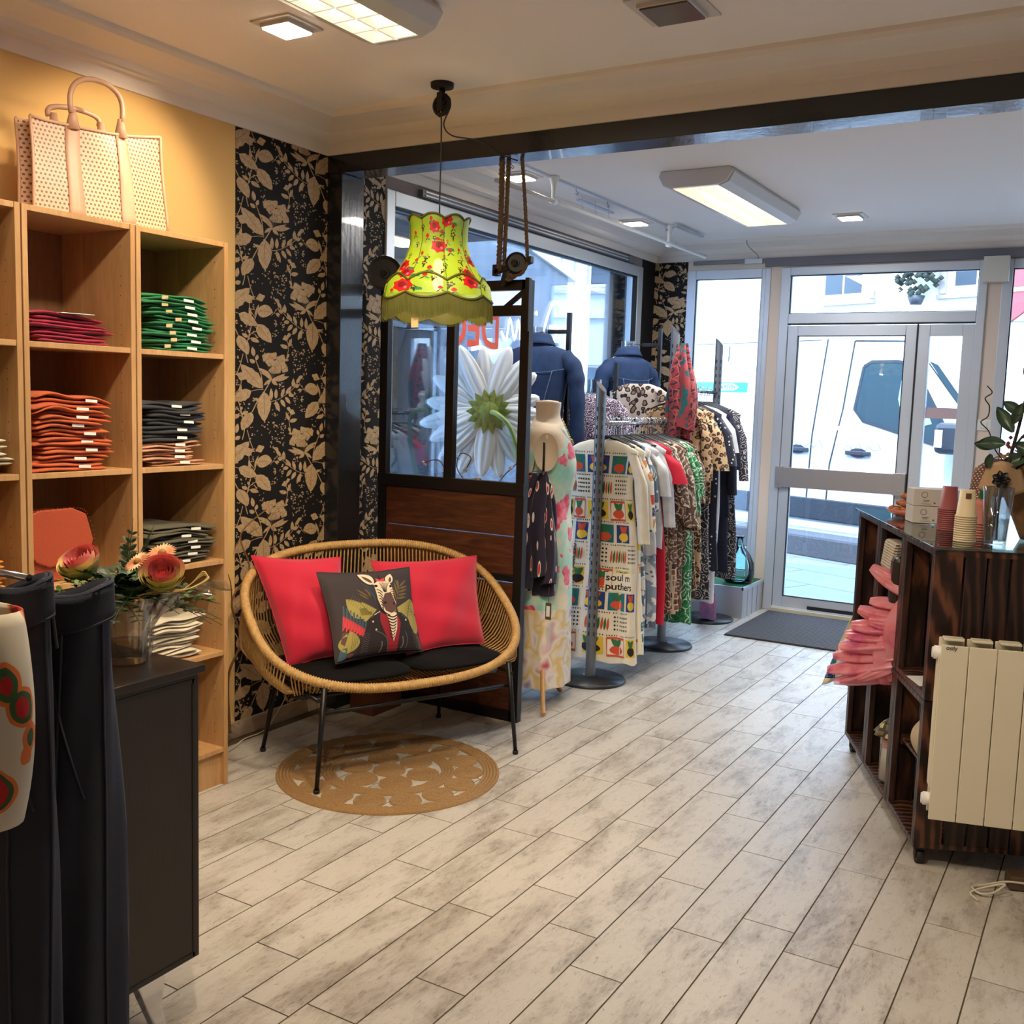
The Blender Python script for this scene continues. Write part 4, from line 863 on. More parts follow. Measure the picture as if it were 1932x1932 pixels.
k=N('lime_shade_fabric'); k.col((146,172,40)); tl=k.n('BsdfTranslucent'); tl.inputs['Color'].default_value=lin((160,196,50)); mx=k.n('MixShader'); mx.inputs[0].default_value=.3; k.l(k.b.outputs[0],mx.inputs[1]); k.l(tl.outputs[0],mx.inputs[2]); t2=k.n('BsdfTransparent'); m2=k.n('MixShader'); m2.inputs[0].default_value=.07; k.l(mx.outputs[0],m2.inputs[1]); k.l(t2.outputs[0],m2.inputs[2]); k.l(m2.outputs[0],k.o.inputs['Surface']); m_lime=k.m
def tmat(n,c):
    k=N(n); k.col(c); tl=k.n('BsdfTranslucent'); tl.inputs['Color'].default_value=lin(c); mx=k.n('MixShader'); mx.inputs[0].default_value=.3; k.l(k.b.outputs[0],mx.inputs[1]); k.l(tl.outputs[0],mx.inputs[2]); k.l(mx.outputs[0],k.o.inputs['Surface']); return k.m
m_trim=tmat('olive_braid',(92,92,34)); m_fr=tmat('olive_fringe',(112,112,52))
b=MB(); b.grid(shade_pt,128,26,cu=True)
FS=[]
q=random.Random(12)
# roses and sprigs scattered round the shade; u runs round it (camera side near .66-.97)
def rosepr(u,v,s): 
    s*=1.22
    FS.append((blob((u,v),.026*s,14,.12,7,0,ry=.062*s),0,0)); FS.append((blob((u-.003,v-.008),.011*s,8,.1,5,ry=.03*s),1,1)); FS.append((blob((u+.008*s,v+.022*s),.005*s,6,ry=.014*s),4,1)); FS.append((leaf((u+.024*s,v+.03),(u+.05*s,v+.07),.03*s,5),2,0))
def sprigpr(u,v,s):
    for k in range(5): a=k*1.257; FS.append((blob((u+.009*s*math.cos(a),v+.02*s*math.sin(a)),.0042*s,6,ry=.01*s),3,0))
    FS.append((leaf((u,v),(u+q.uniform(-.01,.01),v+.07*s),.008,5),3,0)); FS.append((blob((u,v),.003*s,5,ry=.007*s),4,1))
def budpr(u,v,s): FS.append((leaf((u,v+.03*s),(u,v-.03*s),.02*s,6),0,0)); FS.append((leaf((u,v+.03*s),(u+.02*s,v+.07*s),.01*s,5),2,0)); FS.append((leaf((u,v+.03*s),(u-.015*s,v+.08*s),.008*s,5),3,0))
# the camera looks along yaw -30.6 deg: the shade's near side is at angle about -55 deg
for du,v,s in ((-.02,.14,.9),(.045,.05,.9),(.005,.36,1.25),(.19,.52,1),(-.16,.62,1),(-.12,.72,1),(.12,.73,1),(-.11,.90,1.1),(.11,.84,1.0),(.3,.2,1),(.4,.5,1.1),(.5,.3,1),(.45,.85,1),(.62,.6,1),(.3,.9,1),(-.28,.3,1),(-.35,.8,1)): rosepr((.845+du)%1,v,s)
for du,v,s in ((-.02,.27,.9),(.03,.62,.9),(-.12,.33,.9),(.15,.15,.9),(.09,.66,.9),(-.15,.48,.9),(-.01,.8,.8),(.07,.78,.8),(-.07,.93,.9),(.2,.7,.9),(-.09,.12,1),(.08,.22,1.2),(-.05,.52,1.2),(-.055,.6,1),(.14,.30,1),(-.2,.88,1),(.04,.88,1.1),(.1,.56,1),(.02,.7,.8),(.17,.86,1),(.33,.6,1),(.55,.7,1),(-.3,.5,1)): sprigpr((.845+du)%1,v,s)
for du,v,s in ((.02,.18,.9),(.05,.3,.8),(-.1,.55,.9),(.13,.62,.9),(-.04,.76,.9),(.03,.5,.8),(-.14,.2,.9),(.17,.4,.9),(.01,.93,.8),(-.15,.96,.8),(-.06,.24,1),(.08,.12,.9),(.06,.42,1),(-.08,.46,.9),(.11,.40,.8),(-.03,.66,1),(.12,.5,.8),(.05,.95,.9),(-.04,.05,.8),(.35,.4,1),(.6,.4,1),(-.25,.66,.9)): budpr((.845+du)%1,v,s)
def shade3(u,v,e): return shade_pt(u,max(0,min(1,v)),e)
lay(b,FS,shade3,64,1)
build(b,'lamp_shade',[m_lime,tmat('print_rose_red',(206,20,36)),tmat('print_dark_red',(140,10,24)),tmat('print_teal_leaf',(40,130,90)),tmat('print_dark_leaf',(52,48,20)),tmat('print_pale_petal',(240,120,130))],t)
b=MB()
b.tube([shade_pt(i/128,0,.002) for i in range(128)],.0045,6,closed=True)
b.tube([shade_pt(i/128,.83-.10*abs(math.sin(math.pi*i*8/128)),.003) for i in range(128)],.0048,6,closed=True)
b.tube([shade_pt(i/128,1,.003)-Vector((0,0,.022*(abs(math.sin(math.pi*i*8/128))-.2))) for i in range(128)],.0045,6,closed=True)
for j in range(8): b.tube([shade_pt(j/8,i/16,.0015) for i in range(17)],.0011,4)
build(b,'braid_trim',m_trim,t)
b=MB()
for i in range(520):
    u=i/520; p=shade_pt(u,1,.002)-Vector((0,0,.022*(abs(math.sin(math.pi*u*8))-.2))); d=.078+.0*q.random(); o_=Vector((math.cos(2*math.pi*u),math.sin(2*math.pi*u),0)); b.tube([p,p-Vector((0,0,d*.5))+o_*q.uniform(-.002,.003),p-Vector((0,0,d))+o_*q.uniform(-.004,.004)],[.0013,.0014,.001],3,cap=False)
b.grid(lambda u,v:shade_pt(u,1,-.002)-Vector((0,0,.022*(abs(math.sin(math.pi*u*8))-.2)+.07*v)),128,3,cu=True)
build(b,'fringe',m_fr,t)
b=MB(); b.lathe([(0,2.03),(.016,2.02),(.02,1.99),(.02,1.93),(.015,1.91),(0,1.905)],(LX,LY,0),14); build(b,'bulb',mat('glowing_bulb',(255,220,150),.3,emis=((255,206,130),28)),t)
b=MB(); b.cyl((LX,LY,2.03),(LX,LY,2.10),.016,12); b.cyl((LX,LY,2.10),(LX,LY,2.2),.004,8)
for k in range(3): a=k*2.094; b.cyl((LX,LY,2.15),(LX+.115*math.cos(a),LY+.115*math.sin(a),2.165),.0016,5)
build(b,'socket',m_cast,t)
lamp('pendant_bulb_light','POINT',(LX,LY,1.885),1.7,(1,.80,.5),shadow_soft_size=.02)
b=MB(); b.bx(LX+.02,LX+.05,LY-.195,LY-.19,1.752,1.788); b.tube([(LX+.035,LY-.192,1.788),(LX+.04,LY-.185,1.83)],.0015,5); tag(build(b,'paper_price_tag',m_tan),'small tan tag hanging from the lampshade fringe','tag')
# ---------------------------------------------------------------- ceiling lights
m_fixw=mat('white_fixture_metal',(205,200,195),.35); m_glow=mat('lit_fluorescent_tube',(255,250,235),.4,emis=((255,238,196),7)); m_louv=mat('louvre_reflector',(206,200,178),.3,.2,emis=((255,244,220),.5))
def fluor(name,label,x0,x1,y0,y1,cells,z0=2.592):
    t=thing(name,label,'ceiling light',((x0+x1)/2,(y0+y1)/2,2.68)); w=x1-x0
    b=MB(); pr=[(x0-.06,2.679),(x0-.075,2.655),(x0-.05,2.61),(x0,z0),(x0+.004,z0),(x0+.004,2.665),(x1-.004,2.665),(x1-.004,z0),(x1,z0),(x1+.05,2.61),(x1+.075,2.655),(x1+.06,2.679)]
    b.prism([(x,y0,z) for x,z in pr],(0,y1-y0,0)); 
    for y in (y0-.02,y1): b.prism([(x,y,z) for x,z in ((x0-.055,2.679),(x0-.07,2.655),(x0-.04,2.612),(x0+.01,z0+.003),(x1-.01,z0+.003),(x1+.04,2.612),(x1+.07,2.655),(x1+.055,2.679))],(0,.02,0))
    build(b,'housing',m_fixw,t,bevel=.002)
    for s in (.27,.73): b=MB(); b.cyl((x0+w*s,y0+.02,2.645),(x0+w*s,y1-.02,2.645),.013,12); build(b,'tube',m_glow,t)
    b=MB(); n=cells
    for i in range(n+1): y=y0+.01+(y1-y0-.02)*i/n; b.prism([(x0+.004,y-.004,z0+.001),(x0+.004,y+.004,z0+.001),(x0+.004,y+.001,z0+.03),(x0+.004,y-.001,z0+.03)],(w-.008,0,0))
    xm=(x0+x1)/2; b.prism([(xm-.004,y0,z0+.001),(xm+.004,y0,z0+.001),(xm,y0,z0+.035)],(0,y1-y0,0))
    for i in range(n):
        y=y0+.01+(y1-y0-.02)*i/n; dy=(y1-y0-.02)/n
        for xa,xb in ((x0+.004,xm-.004),(xm+.004,x1-.004)):
            b.add([(xa,y+.004,z0+.001),(xa,y+dy-.004,z0+.001),(xa+.012,y+dy/2,z0+.03)],[(0,1,2)]); b.add([(xb,y+.004,z0+.001),(xb,y+dy-.004,z0+.001),(xb-.012,y+dy/2,z0+.03)],[(0,1,2)])
    b.obox((x0+.004,y0,2.66),(w-.008,0,0),(0,y1-y0,0),(0,0,.003))
    build(b,'louvre',m_louv,t)
fluor('fluorescent_fixture','twin fluorescent ceiling light with white louvre cut by the top picture edge',-2.13,-1.95,1.42,2.66,13)
fluor('fluorescent_fixture','twin fluorescent ceiling light with white louvre in the daylit rear area',-2.10,-1.848,5.06,6.28,17)
def spot(label,x,y,on,rot=0,s=.055):
    t=thing('ceiling_spot',label,'ceiling light',(x,y,2.68)); b=MB()
    b.bx(x-s*1.5,x+s*1.5,y-s*1.5,y+s*1.5,2.674,2.68); b.bx(x-s*1.1,x+s*1.1,y-s*1.1,y-s,2.662,2.675); b.bx(x-s*1.1,x+s*1.1,y+s,y+s*1.1,2.662,2.675); b.bx(x-s*1.1,x-s,y-s,y+s,2.662,2.675); b.bx(x+s,x+s*1.1,y-s,y+s,2.662,2.675); build(b,'frame',m_fixw,t,bevel=.001)
    b=MB(); b.bx(x-s,x+s,y-s,y+s,2.657,2.670); build(b,'lens',mat('lit_spot_lens',(255,250,240),.3,emis=((255,236,205),14)) if on and 'lit_spot_lens' not in bpy.data.materials else bpy.data.materials['lit_spot_lens'] if on else mat('dark_spot_lens',(92,84,76),.15),t)
spot('lit square ceiling spot beside the fluorescent light above the shelves',-2.44,2.60,True)
spot('unlit square ceiling spot near the top edge of the picture',-1.27,3.0,False,s=.075)
spot('lit square ceiling spot behind the hemp rope',-2.87,4.83,True,s=.06)
spot('lit square ceiling spot between the two rod brackets',-2.87,6.33,True,s=.06)
spot('lit square ceiling spot on the door side of the fluorescent light',-1.56,6.60,True,s=.06)
# white rod on two brackets, thin track with hooks
t=thing('ceiling_rod','long white rod on two white ceiling brackets above the shop window','rod',(-2.72,5.9,2.55)); b=MB(); b.cyl((-2.72,4.35,2.55),(-2.69,7.15,2.55),.011,10); build(b,'rod',m_white,t)
for y in (4.92,6.53):
    b=MB(); b.lathe([(.013,2.555),(.011,2.60),(.014,2.63),(.03,2.672),(.032,2.68)],(-2.715,y,0),14); b.cyl((-2.715,y-.018,2.55),(-2.715,y+.018,2.55),.018,12); build(b,'bracket',m_white,t)
t=thing('ceiling_track','thin grey ceiling track with small hooks beside the white rod','rail',(-2.72,5.5,2.67)); b=MB(); b.bx(-2.735,-2.72,4.1,6.62,2.668,2.68); build(b,'rail',m_alu,t)
for y in (4.5,5.2,5.6,6.5):
    b=MB(); b.tube(spl([(-2.727,y,2.67),(-2.727,y,2.655),(-2.72,y+.01,2.645),(-2.727,y+.015,2.638),(-2.735,y+.008,2.645)],4),.0015,5); build(b,'hook',m_dkmetal,t)
b=MB(); b.bx(-2.83,-2.80,5.40,5.85,2.645,2.655)
for y in (5.45,5.62,5.8): b.tube([(-2.815,y,2.68),(-2.815,y,2.62),(-2.815,y+.015,2.61),(-2.815,y+.02,2.62)],.0015,5)
tag(build(b,'hanging_strip',m_aluw),'short pale strip with hooks hung under the ceiling between the spots','rail')
b=MB(); b.bx(-2.66,-2.63,6.45,6.95,2.655,2.665); b.tube([(-2.645,6.85,2.68),(-2.645,6.85,2.66)],.002,5); tag(build(b,'hanging_strip',m_aluw),'short pale strip under the ceiling at the far end of the white rod','rail')
b=MB(); b.tube(spl([(-2.42,7.24,2.668),(-2.418,7.25,2.64),(-2.42,7.35,2.62),(-2.40,7.44,2.59),(-2.405,7.49,2.56)],4),.002,5); tag(build(b,'hanging_wire',mat('dark_wire',(60,60,66),.6)),'short dark wire running down the cornice left of the door','wire')
# ---------------------------------------------------------------- text as flat outlines
def text2d(s,size=1,shear=0,bold=0):
    c=bpy.data.curves.new('t','FONT'); c.body=s; c.size=size; c.shear=shear; c.offset=bold; c.resolution_u=3
    o=bpy.data.objects.new('t',c); COL.objects.link(o); bpy.context.view_layer.update()
    me=o.evaluated_get(bpy.context.evaluated_depsgraph_get()).to_mesh(); out=[[(me.vertices[i].co.x,me.vertices[i].co.y) for i in p.vertices] for p in me.polygons]
    bpy.data.objects.remove(o); bpy.data.curves.remove(c); return out
def text_on(b,s,o,ux,uy,m=0,shear=0,bold=0,eps=(0,0,0),size=1):
    o,ux,uy=Vector(o),Vector(ux),Vector(uy)
    for p in text2d(s,size,shear,bold): b.add([o+ux*x+uy*y for x,y in p],[tuple(range(len(p)))],m)
# ---------------------------------------------------------------- garment fabrics
def fabric(name,f):
    k=N(name); k.b.inputs['Roughness'].default_value=.85; k.b.inputs['Sheen Weight'].default_value=.15; v=k.coord(); k.col(f(k,v)); return k.m
def vor(k,v,s,feat='F1',rnd=1,out='Distance'):
    x=k.n('TexVoronoi',feature=feat); x.inputs['Scale'].default_value=s; x.inputs['Randomness'].default_value=rnd; k.l(v,x.inputs['Vector']); return x.outputs[out]
def warp(k,v,s,a):
    n=k.n('TexNoise'); n.inputs['Scale'].default_value=s; k.l(v,n.inputs['Vector']); m=k.n('VectorMath',operation='MULTIPLY_ADD'); k.l(n.outputs['Color'],m.inputs[0]); m.inputs[1].default_value=(a,a,a); k.l(v,m.inputs[2]); return m.outputs[0]
def leopard(c0,c1,c2,s=34):
    def f(k,v):
        w=warp(k,v,18,.03); d=vor(k,w,s); nz=k.noise(v,60,2)
        ring=k.math('MULTIPLY',k.math('GREATER_THAN',d,.30),k.math('LESS_THAN',k.math('ADD',d,k.math('MULTIPLY',nz,.28)),.64))
        inn=k.math('LESS_THAN',d,.30); return k.mix(inn,k.mix(ring,c0,c2),c1)
    return f
def dots(c0,c1,s=36,r=.22): return lambda k,v: k.mix(k.math('LESS_THAN',vor(k,v,s,rnd=.35),r),c0,c1)
def blotch(cs,s=9,w=.1,det=3): return lambda k,v: k.ramp(k.noise(warp(k,v,s,w),s,det),[(.28+.5*i/len(cs),c) for i,c in enumerate(cs)],True)
def soft(cs,s=3): return lambda k,v: k.ramp(k.noise(v,s,2,.5,.5),[(.3+.45*i/(len(cs)-1),c) for i,c in enumerate(cs)])
def paisley(c0,c1,c2,s=16): 
    def f(k,v):
        d=vor(k,warp(k,v,9,.05),s); e=vor(k,v,s*2.6,'DISTANCE_TO_EDGE')
        st=k.math('LESS_THAN',k.math('ABSOLUTE',k.math('SUBTRACT',k.math('FRACT',k.math('MULTIPLY',d,4)),.5)),.16)
        return k.mix(k.math('LESS_THAN',e,.05),k.mix(st,c0,c1),c2)
    return f
def cells(cs,s=9,line=(236,228,208)):
    def f(k,v):
        c=vor(k,v,s,rnd=.2,out='Color'); e=vor(k,v,s,'DISTANCE_TO_EDGE',rnd=.2); g=k.n('SeparateColor'); k.l(c,g.inputs[0])
        col=k.ramp(g.outputs[0],[(i/len(cs),x) for i,x in enumerate(cs)],True); col=k.mix(k.math('LESS_THAN',vor(k,v,s*6),.25),col,line)
        return k.mix(k.math('LESS_THAN',e,.12),col,line)
    return f
m_white_c=mat('white_cotton',(226,226,226),.85,var=(12,(204,206,212)),bump=(160,.2))
m_redc=mat('red_jersey',(204,20,52),.8,bump=(160,.15)); m_navyc=mat('navy_jersey',(26,30,52),.85,var=(14,(18,20,36))); m_denimj=mat('denim_jacket_blue',(24,54,96),.85,var=(16,(17,40,76)),bump=(600,.25))
F_leo=fabric('leopard_print',leopard((206,172,132),(150,104,66),(34,26,26))); F_leo2=fabric('snow_leopard_print',leopard((214,200,190),(150,120,100),(40,34,40),26))
F_dot=fabric('navy_dotted_print',dots((26,28,48),(226,226,230))); F_brn=fabric('brown_batik_print',paisley((92,58,46),(206,182,150),(50,32,30))); F_brn2=fabric('brown_lace_print',paisley((112,84,70),(206,190,168),(76,52,44),11))
F_grn=fabric('green_leaf_print',paisley((22,110,62),(206,222,200),(60,150,90),13)); F_tie=fabric('grey_tie_dye',blotch([(196,204,214),(140,158,178),(226,226,226),(92,110,136),(206,206,212)],6,.2))
F_blk=fabric('dark_lace_print',paisley((30,30,42),(196,190,190),(50,46,60),20)); F_sketch=fabric('sketch_print',blotch([(228,226,222),(228,226,222),(96,120,140),(230,228,222),(190,188,186)],7,.15))
F_pais=fabric('violet_paisley_print',paisley((60,44,60),(226,220,228),(120,100,140),26)); F_cell=fabric('patchwork_print',cells([(30,50,110),(228,222,204),(206,120,40),(228,222,204),(30,110,120),(228,222,204),(206,60,50),(226,196,60)],16))
F_check=fabric('brown_check_print',cells([(90,50,40),(140,80,56),(60,36,34),(170,110,80)],30,(222,206,184)))
m_ivory=mat('ivory_dress_cotton',(232,224,206),.85,var=(10,(216,208,190)))
def garment(name,label,cat,m,X,Y,top,L,sw,hw,slv,sl=.2,th=.026,seed=0,decal=None,extra=(),waist=.86,group=None,rz=0,flare=0,col2=None,split=None):
    q=random.Random(seed*17+5); ph=q.uniform(0,6); nf=q.choice((5,6,7))
    def body(u,v,e=0):
        a=2*math.pi*u; z=-v*L
        if v<.07: s=v/.07; w=.075+(sw-.075)*s**.8; z=-.055*s**1.3; t=.018+.012*s
        else:
            s=(v-.07)/.93; z=-.055-s*(L-.055)
            w=sw*(1-.12*min(1,s*6)) if s<.17 else None
            wa=sw*waist
            if w is None: w=wa+(hw-wa)*((s-.17)/.83)**(.8)
            else: w=sw+(wa-sw)*min(1,s/.17)
            t=.03+(th-.03)*min(1,s*4)+flare*s
        f=(1+.22*math.sin(nf*a+ph+v*2)*min(1,v*2.2)+.10*math.sin((nf*2+1)*a+ph*2)*min(1,v*1.5))
        x=w*math.copysign(abs(math.cos(a))**.8,math.cos(a)); y=(t*f+e)*math.copysign(abs(math.sin(a))**.6,math.sin(a))
        return Vector((x+.006*math.sin(v*9+ph),y+.006*math.sin(v*7+ph),z-.006*math.sin(nf*a+ph)*(v>.98)))
    b=MB(); b.grid(lambda u,v:body(u,v),36,30,cu=True)
    if col2 is not None:
        # the lower part of the dress has its own cloth
        for i in range(len(b.f)):
            if (i//36)/29>split: b.m[i]=1
    if slv:
        for sg in (-1,1):
            base=Vector((sg*(sw-.045),0,-.055)); ln=sl; out=q.uniform(.03,.06)
            def sf(u,v,sg=sg,ln=ln,out=out):
                a=2*math.pi*u; r=.062*(1-.18*v if slv<3 else 1+.5*v); x=sg*(sw-.05+.05*min(1,v*3)+out*v); z=-.075-ln*v+.02*(1-v)
                return Vector((x+r*.62*math.cos(a)*(1+.1*math.sin(3*a+ph)),.55*r*math.sin(a)*(1+.15*math.sin(4*a+v*5+ph)),z+.045*math.sin(math.pi*.5*(1-v))*(-sg*math.cos(a))*0+.02*math.cos(a)*sg*-1*(1-v)))
            b.grid(sf,16,10,cu=True)
    if decal: lay(b,decal,lambda u,v,e:body(.5+.5*u,v,e+.0012),40,1 if col2 is None else 2,.0008)
    b.xf(Matrix.Translation((X,Y,top))@Matrix.Rotation(rz,4,'Z'))
    o=build(b,name,[m]+([col2] if col2 is not None else [])+list(extra),loc=(X,Y,top),solid=0)
    return tag(o,label,cat,group)
def hanger(X,Y,zr,label,group,rz=0,proto=[None]):
    if proto[0] is None:
        t=thing('clothes_hanger',label,'hanger',(X,Y,zr),group)
        b=MB(); b.tube(spl([(X-.16,Y,zr-.135),(X-.09,Y,zr-.105),(X,Y,zr-.082),(X+.09,Y,zr-.105),(X+.16,Y,zr-.135)],5),.0075,8); build(b,'shoulder_bar',mat('black_hanger_plastic',(26,26,28),.35),t)
        b=MB(); b.tube(spl([(X,Y,zr-.08),(X,Y,zr-.035),(X+.018,Y,zr-.008),(X+.012,Y,zr+.014),(X-.006,Y,zr+.017),(X-.016,Y,zr+.004)],5),.002,6); build(b,'hook',m_chrome,t)
        proto[0]=t
    else: t=dup(proto[0],(X,Y,zr),rz,label,group)
    return t
# ---------------------------------------------------------------- modular rack
m_rack=mat('gunmetal_rack',(118,124,134),.38,.5); m_disc=mat('dark_grey_disc',(48,52,58),.35,.4)
t=thing('clothing_rack','grey metal clothes rack of three slotted posts on round black bases beside the shop window','clothing rack',(-2.38,5.9,0))
for x,y,h,zr in ((-2.385,4.915,1.60,1.385),(-2.385,5.905,1.965,1.385),(-2.44,6.845,1.95,1.585)):
    b=MB(); b.lathe([(.19,.0),(.193,.004),(.188,.016),(.05,.022),(.04,.03)],(x,y,0),48); build(b,'base_disc',m_disc,t)
    b=MB(); n=20; 
    V=[]; 
    for k in range(n): a=2*math.pi*k/n; V.append(Vector((x+.026*math.cos(a),y+.032*math.sin(a),.02)))
    T=[Vector((v.x,v.y,h-.045*(v.x-x+.021)/.042-.0)) for v in V]
    b.add(V+T,[(i,(i+1)%n,(i+1)%n+n,i+n) for i in range(n)],0,True); b.add(T,[tuple(range(n))],1)
    z=.25
    while z<h-.12:
        b.bx(x+.0235,x+.0272,y-.028,y-.022,z,z+.022,1); b.bx(x-.005,x+.001,y-.0335,y-.0312,z,z+.022,1); z+=.048
    build(b,'post',[m_rack,m_rubber],t)
b=MB(); b.cyl((-2.385,4.94,1.385),(-2.385,5.88,1.385),.0125,12); build(b,'rail',m_chrome,t)
b=MB(); b.cyl((-2.40,5.93,1.585),(-2.44,6.82,1.585),.0125,12); build(b,'rail',m_chrome,t)
# the dress printed with vases and words
VS=[]
def vasepr(u,v,w,h,bgc,vc,fc):
    VS.append(([(u,v),(u+w,v),(u+w,v+h),(u,v+h)],bgc,0)); VS.append((leaf((u+w*.5,v+h*.95),(u+w*.5,v+h*.35),w*.75,8),vc,1))
    for s in (-.3,-.1,.12,.3): VS.append((leaf((u+w*.5,v+h*.45),(u+w*(.5+s),v+h*.06),w*.16,5),fc,2))
INK,TEA,CBL,CRE,CYE,CGR,COR=range(7)
q=random.Random(8)
for r in range(9):
    for c_ in range(5):
        u=.015+c_*.192+(r%2)*.05; v=.09+r*.1
        if u>.80: continue
        k=(r*5+c_*3)%6
        if k in (0,3): vasepr(u,v,.165,.078,(CBL,TEA)[k>0],(CYE,COR)[k>0],(COR,CGR)[k>0])
        elif k==1: vasepr(u,v,.165,.078,CRE,COR,CGR); VS.extend((s,COR,3) for s in stroke([(u,v),(u+.165,v),(u+.165,v+.078),(u,v+.078),(u,v)],.010))
        elif k==4: vasepr(u,v,.165,.078,CYE,INK,CGR)
        elif k==2:
            for i in range(6):
                for j in range(4): VS.append((blob((u+.01+i*.028,v+.008+j*.018),.009,6,ry=.005),INK,1))
        else:
            for i in range(7): VS.append((leaf((u+i*.024,v+.07),(u+.010+i*.024,v+.01),.02,5),(COR,CGR)[i%2],1))
        for i in range(9): VS.append((blob((u+i*.02,v-.011),.0055,5,ry=.0036),INK,1))
def wordpr(s,u,v,size,vert=False,cl=INK):
    for p in text2d(s,1,0,.02):
        pts=[(u+x*size,v-y*size*.42) if not vert else (u+y*size,v-x*size*.42*-1*-1) for x,y in p]
        pts=[(min(.99,max(.01,a)),min(.99,max(.05,c))) for a,c in pts]; VS.append((pts,cl,4))
for (u,v,w,h) in ((.55,.60,.40,.085),(.19,.38,.07,.40)): VS.append(([(u,v),(u+w,v),(u+w,v+h),(u,v+h)],CRE,3))
wordpr('soul m',.56,.635,.10); wordpr('puthers',.56,.675,.10); wordpr('everything you can',.25,.76,.085,True)
dc=[mat('dress_ink_'+n,c,.85) for n,c in (('black',(34,30,36)),('teal',(24,110,124)),('blue',(32,62,130)),('cream',(232,224,206)),('yellow',(224,190,60)),('green',(50,110,70)),('coral',(206,80,50)))]
XR=-2.385
G1='clothes on the nearer rack rail'; G2='clothes on the farther rack rail'
specs=[ # name,label,cat,mat,Y,L,sw,hw,slv,sl,extra kwargs
('printed_dress','ivory long dress printed with vases, fruit and words, foremost on the rack','dress',m_ivory,4.985,1.19,.20,.235,2,.46,dict(decal=VS,extra=dc,flare=.012,th=.032)),
('printed_dress','second ivory dress with colourful vase patches, just behind the foremost one','dress',F_cell,5.055,1.15,.205,.24,2,.40,dict(flare=.008)),
('sketch_blouse','white long blouse with faint grey-blue sketches behind the vase dresses','blouse',F_sketch,5.125,1.10,.20,.22,1,.3,{}),
('white_shirt','plain white short-sleeved shirt next to the red one on the nearer rail','shirt',m_white_c,5.19,.62,.225,.23,1,.22,dict(th=.03)),
('tie_dye_dress','long grey and blue tie-dye dress under the white shirt','dress',F_tie,5.25,1.04,.19,.235,0,.2,{}),
('white_shirt','white long-sleeved cotton shirt behind the short-sleeved one','shirt',m_white_c,5.305,.6,.21,.22,1,.4,{}),
('red_dress','bright red long dress with short sleeves in the middle of the rail','dress',m_redc,5.365,1.04,.225,.235,3,.16,dict(th=.03)),
('batik_dress','long dark brown batik dress right behind the red one','dress',F_brn,5.425,.98,.21,.235,2,.36,dict()),
('batik_tunic','brown and cream lace-print tunic among the brown dresses','top',F_brn2,5.48,.7,.215,.24,3,.3,{}),
('check_dress','brown checked long dress with cream pattern on the nearer rail','dress',F_check,5.535,1.0,.20,.245,2,.33,dict()),
('lace_dress','taupe lace-print long dress with wide sleeves on the nearer rail','dress',F_brn2,5.59,.97,.215,.25,3,.42,dict()),
('batik_tunic','dark brown batik tunic with long sleeves near the green dress','top',F_brn,5.645,.72,.215,.24,2,.45,{}),
('leaf_dress','long green leaf-print dress at the far end of the nearer rail','dress',F_grn,5.705,1.08,.215,.26,2,.36,dict(flare=.008)),
('leaf_dress','second green leaf-print dress with longer skirt behind the first green one','dress',F_grn,5.765,1.1,.21,.25,1,.26,dict()),
('lace_dress','dark brown printed dress last on the nearer rail before the middle post','dress',F_brn,5.825,.95,.21,.24,2,.3,dict())]
for i,(nm,lb,ct,m,Y,L,sw,hw,sv,sl,kw) in enumerate(specs):
    garment(nm,lb,ct,m,XR,Y,1.385-.088,L,sw,hw,sv,sl,seed=i,group=G1,rz=R.uniform(-.05,.05),**kw)
    hanger(XR,Y,1.385+.0125,'black hanger carrying the '+' '.join(lb.split()[:11]).rstrip(','),'hangers on the nearer rail')
for i in range(10): hanger(XR,5.02+i*.085,1.385+.0125,'spare black hanger squeezed between the garments on the nearer rail','hangers on the nearer rail',rz=R.uniform(-.1,.1))
specs=[
('leopard_dress','long tan leopard-print dress, first on the farther rail','dress',F_leo,6.0,1.12,.20,.22,2,.38,dict()),
('leopard_shirt','leopard-print blouse with sleeves behind the long leopard dress','blouse',F_leo,6.08,.6,.22,.23,3,.32,{}),
('lace_dress','long navy lace-print dress with pale flower border on the farther rail','dress',F_blk,6.17,1.22,.205,.23,1,.3,dict()),
('dotted_dress','long navy dress with small white dots on the farther rail','dress',F_dot,6.27,1.05,.225,.24,3,.3,dict()),
('white_dress','long plain white dress with short sleeves on the farther rail','dress',m_white_c,6.38,1.28,.225,.2,3,.22,dict(th=.03)),
('navy_jacket','plain navy jersey jacket on the farther rail after the white dress','jacket',m_navyc,6.48,.72,.22,.24,2,.5,{}),
('navy_dress','long navy jersey dress near the far post','dress',m_navyc,6.57,1.1,.215,.23,2,.34,dict()),
('lace_dress','dark patterned long dress last on the farther rail by the window','dress',F_blk,6.67,1.16,.22,.25,2,.42,dict()),]
for i,(nm,lb,ct,m,Y,L,sw,hw,sv,sl,kw) in enumerate(specs):
    X=-2.40-.04*(Y-5.93)/.89; garment(nm,lb,ct,m,X,Y,1.585-.088,L,sw,hw,sv,sl,seed=i+30,group=G2,rz=R.uniform(-.05,.05),**kw)
    hanger(X,Y,1.585+.0125,'black hanger carrying the '+' '.join(lb.split()[:11]).rstrip(','),'hangers on the farther rail')
for i in range(6): Y=6.03+i*.12; hanger(-2.40-.04*(Y-5.93)/.89,Y,1.585+.0125,'spare black hanger squeezed between the garments on the farther rail','hangers on the farther rail',rz=R.uniform(-.1,.1))
garment('leopard_blouse','pale snow-leopard blouse hanging left of the middle rack post','blouse',F_leo2,-2.70,6.1,1.62,.7,.2,.22,2,.4,seed=77)
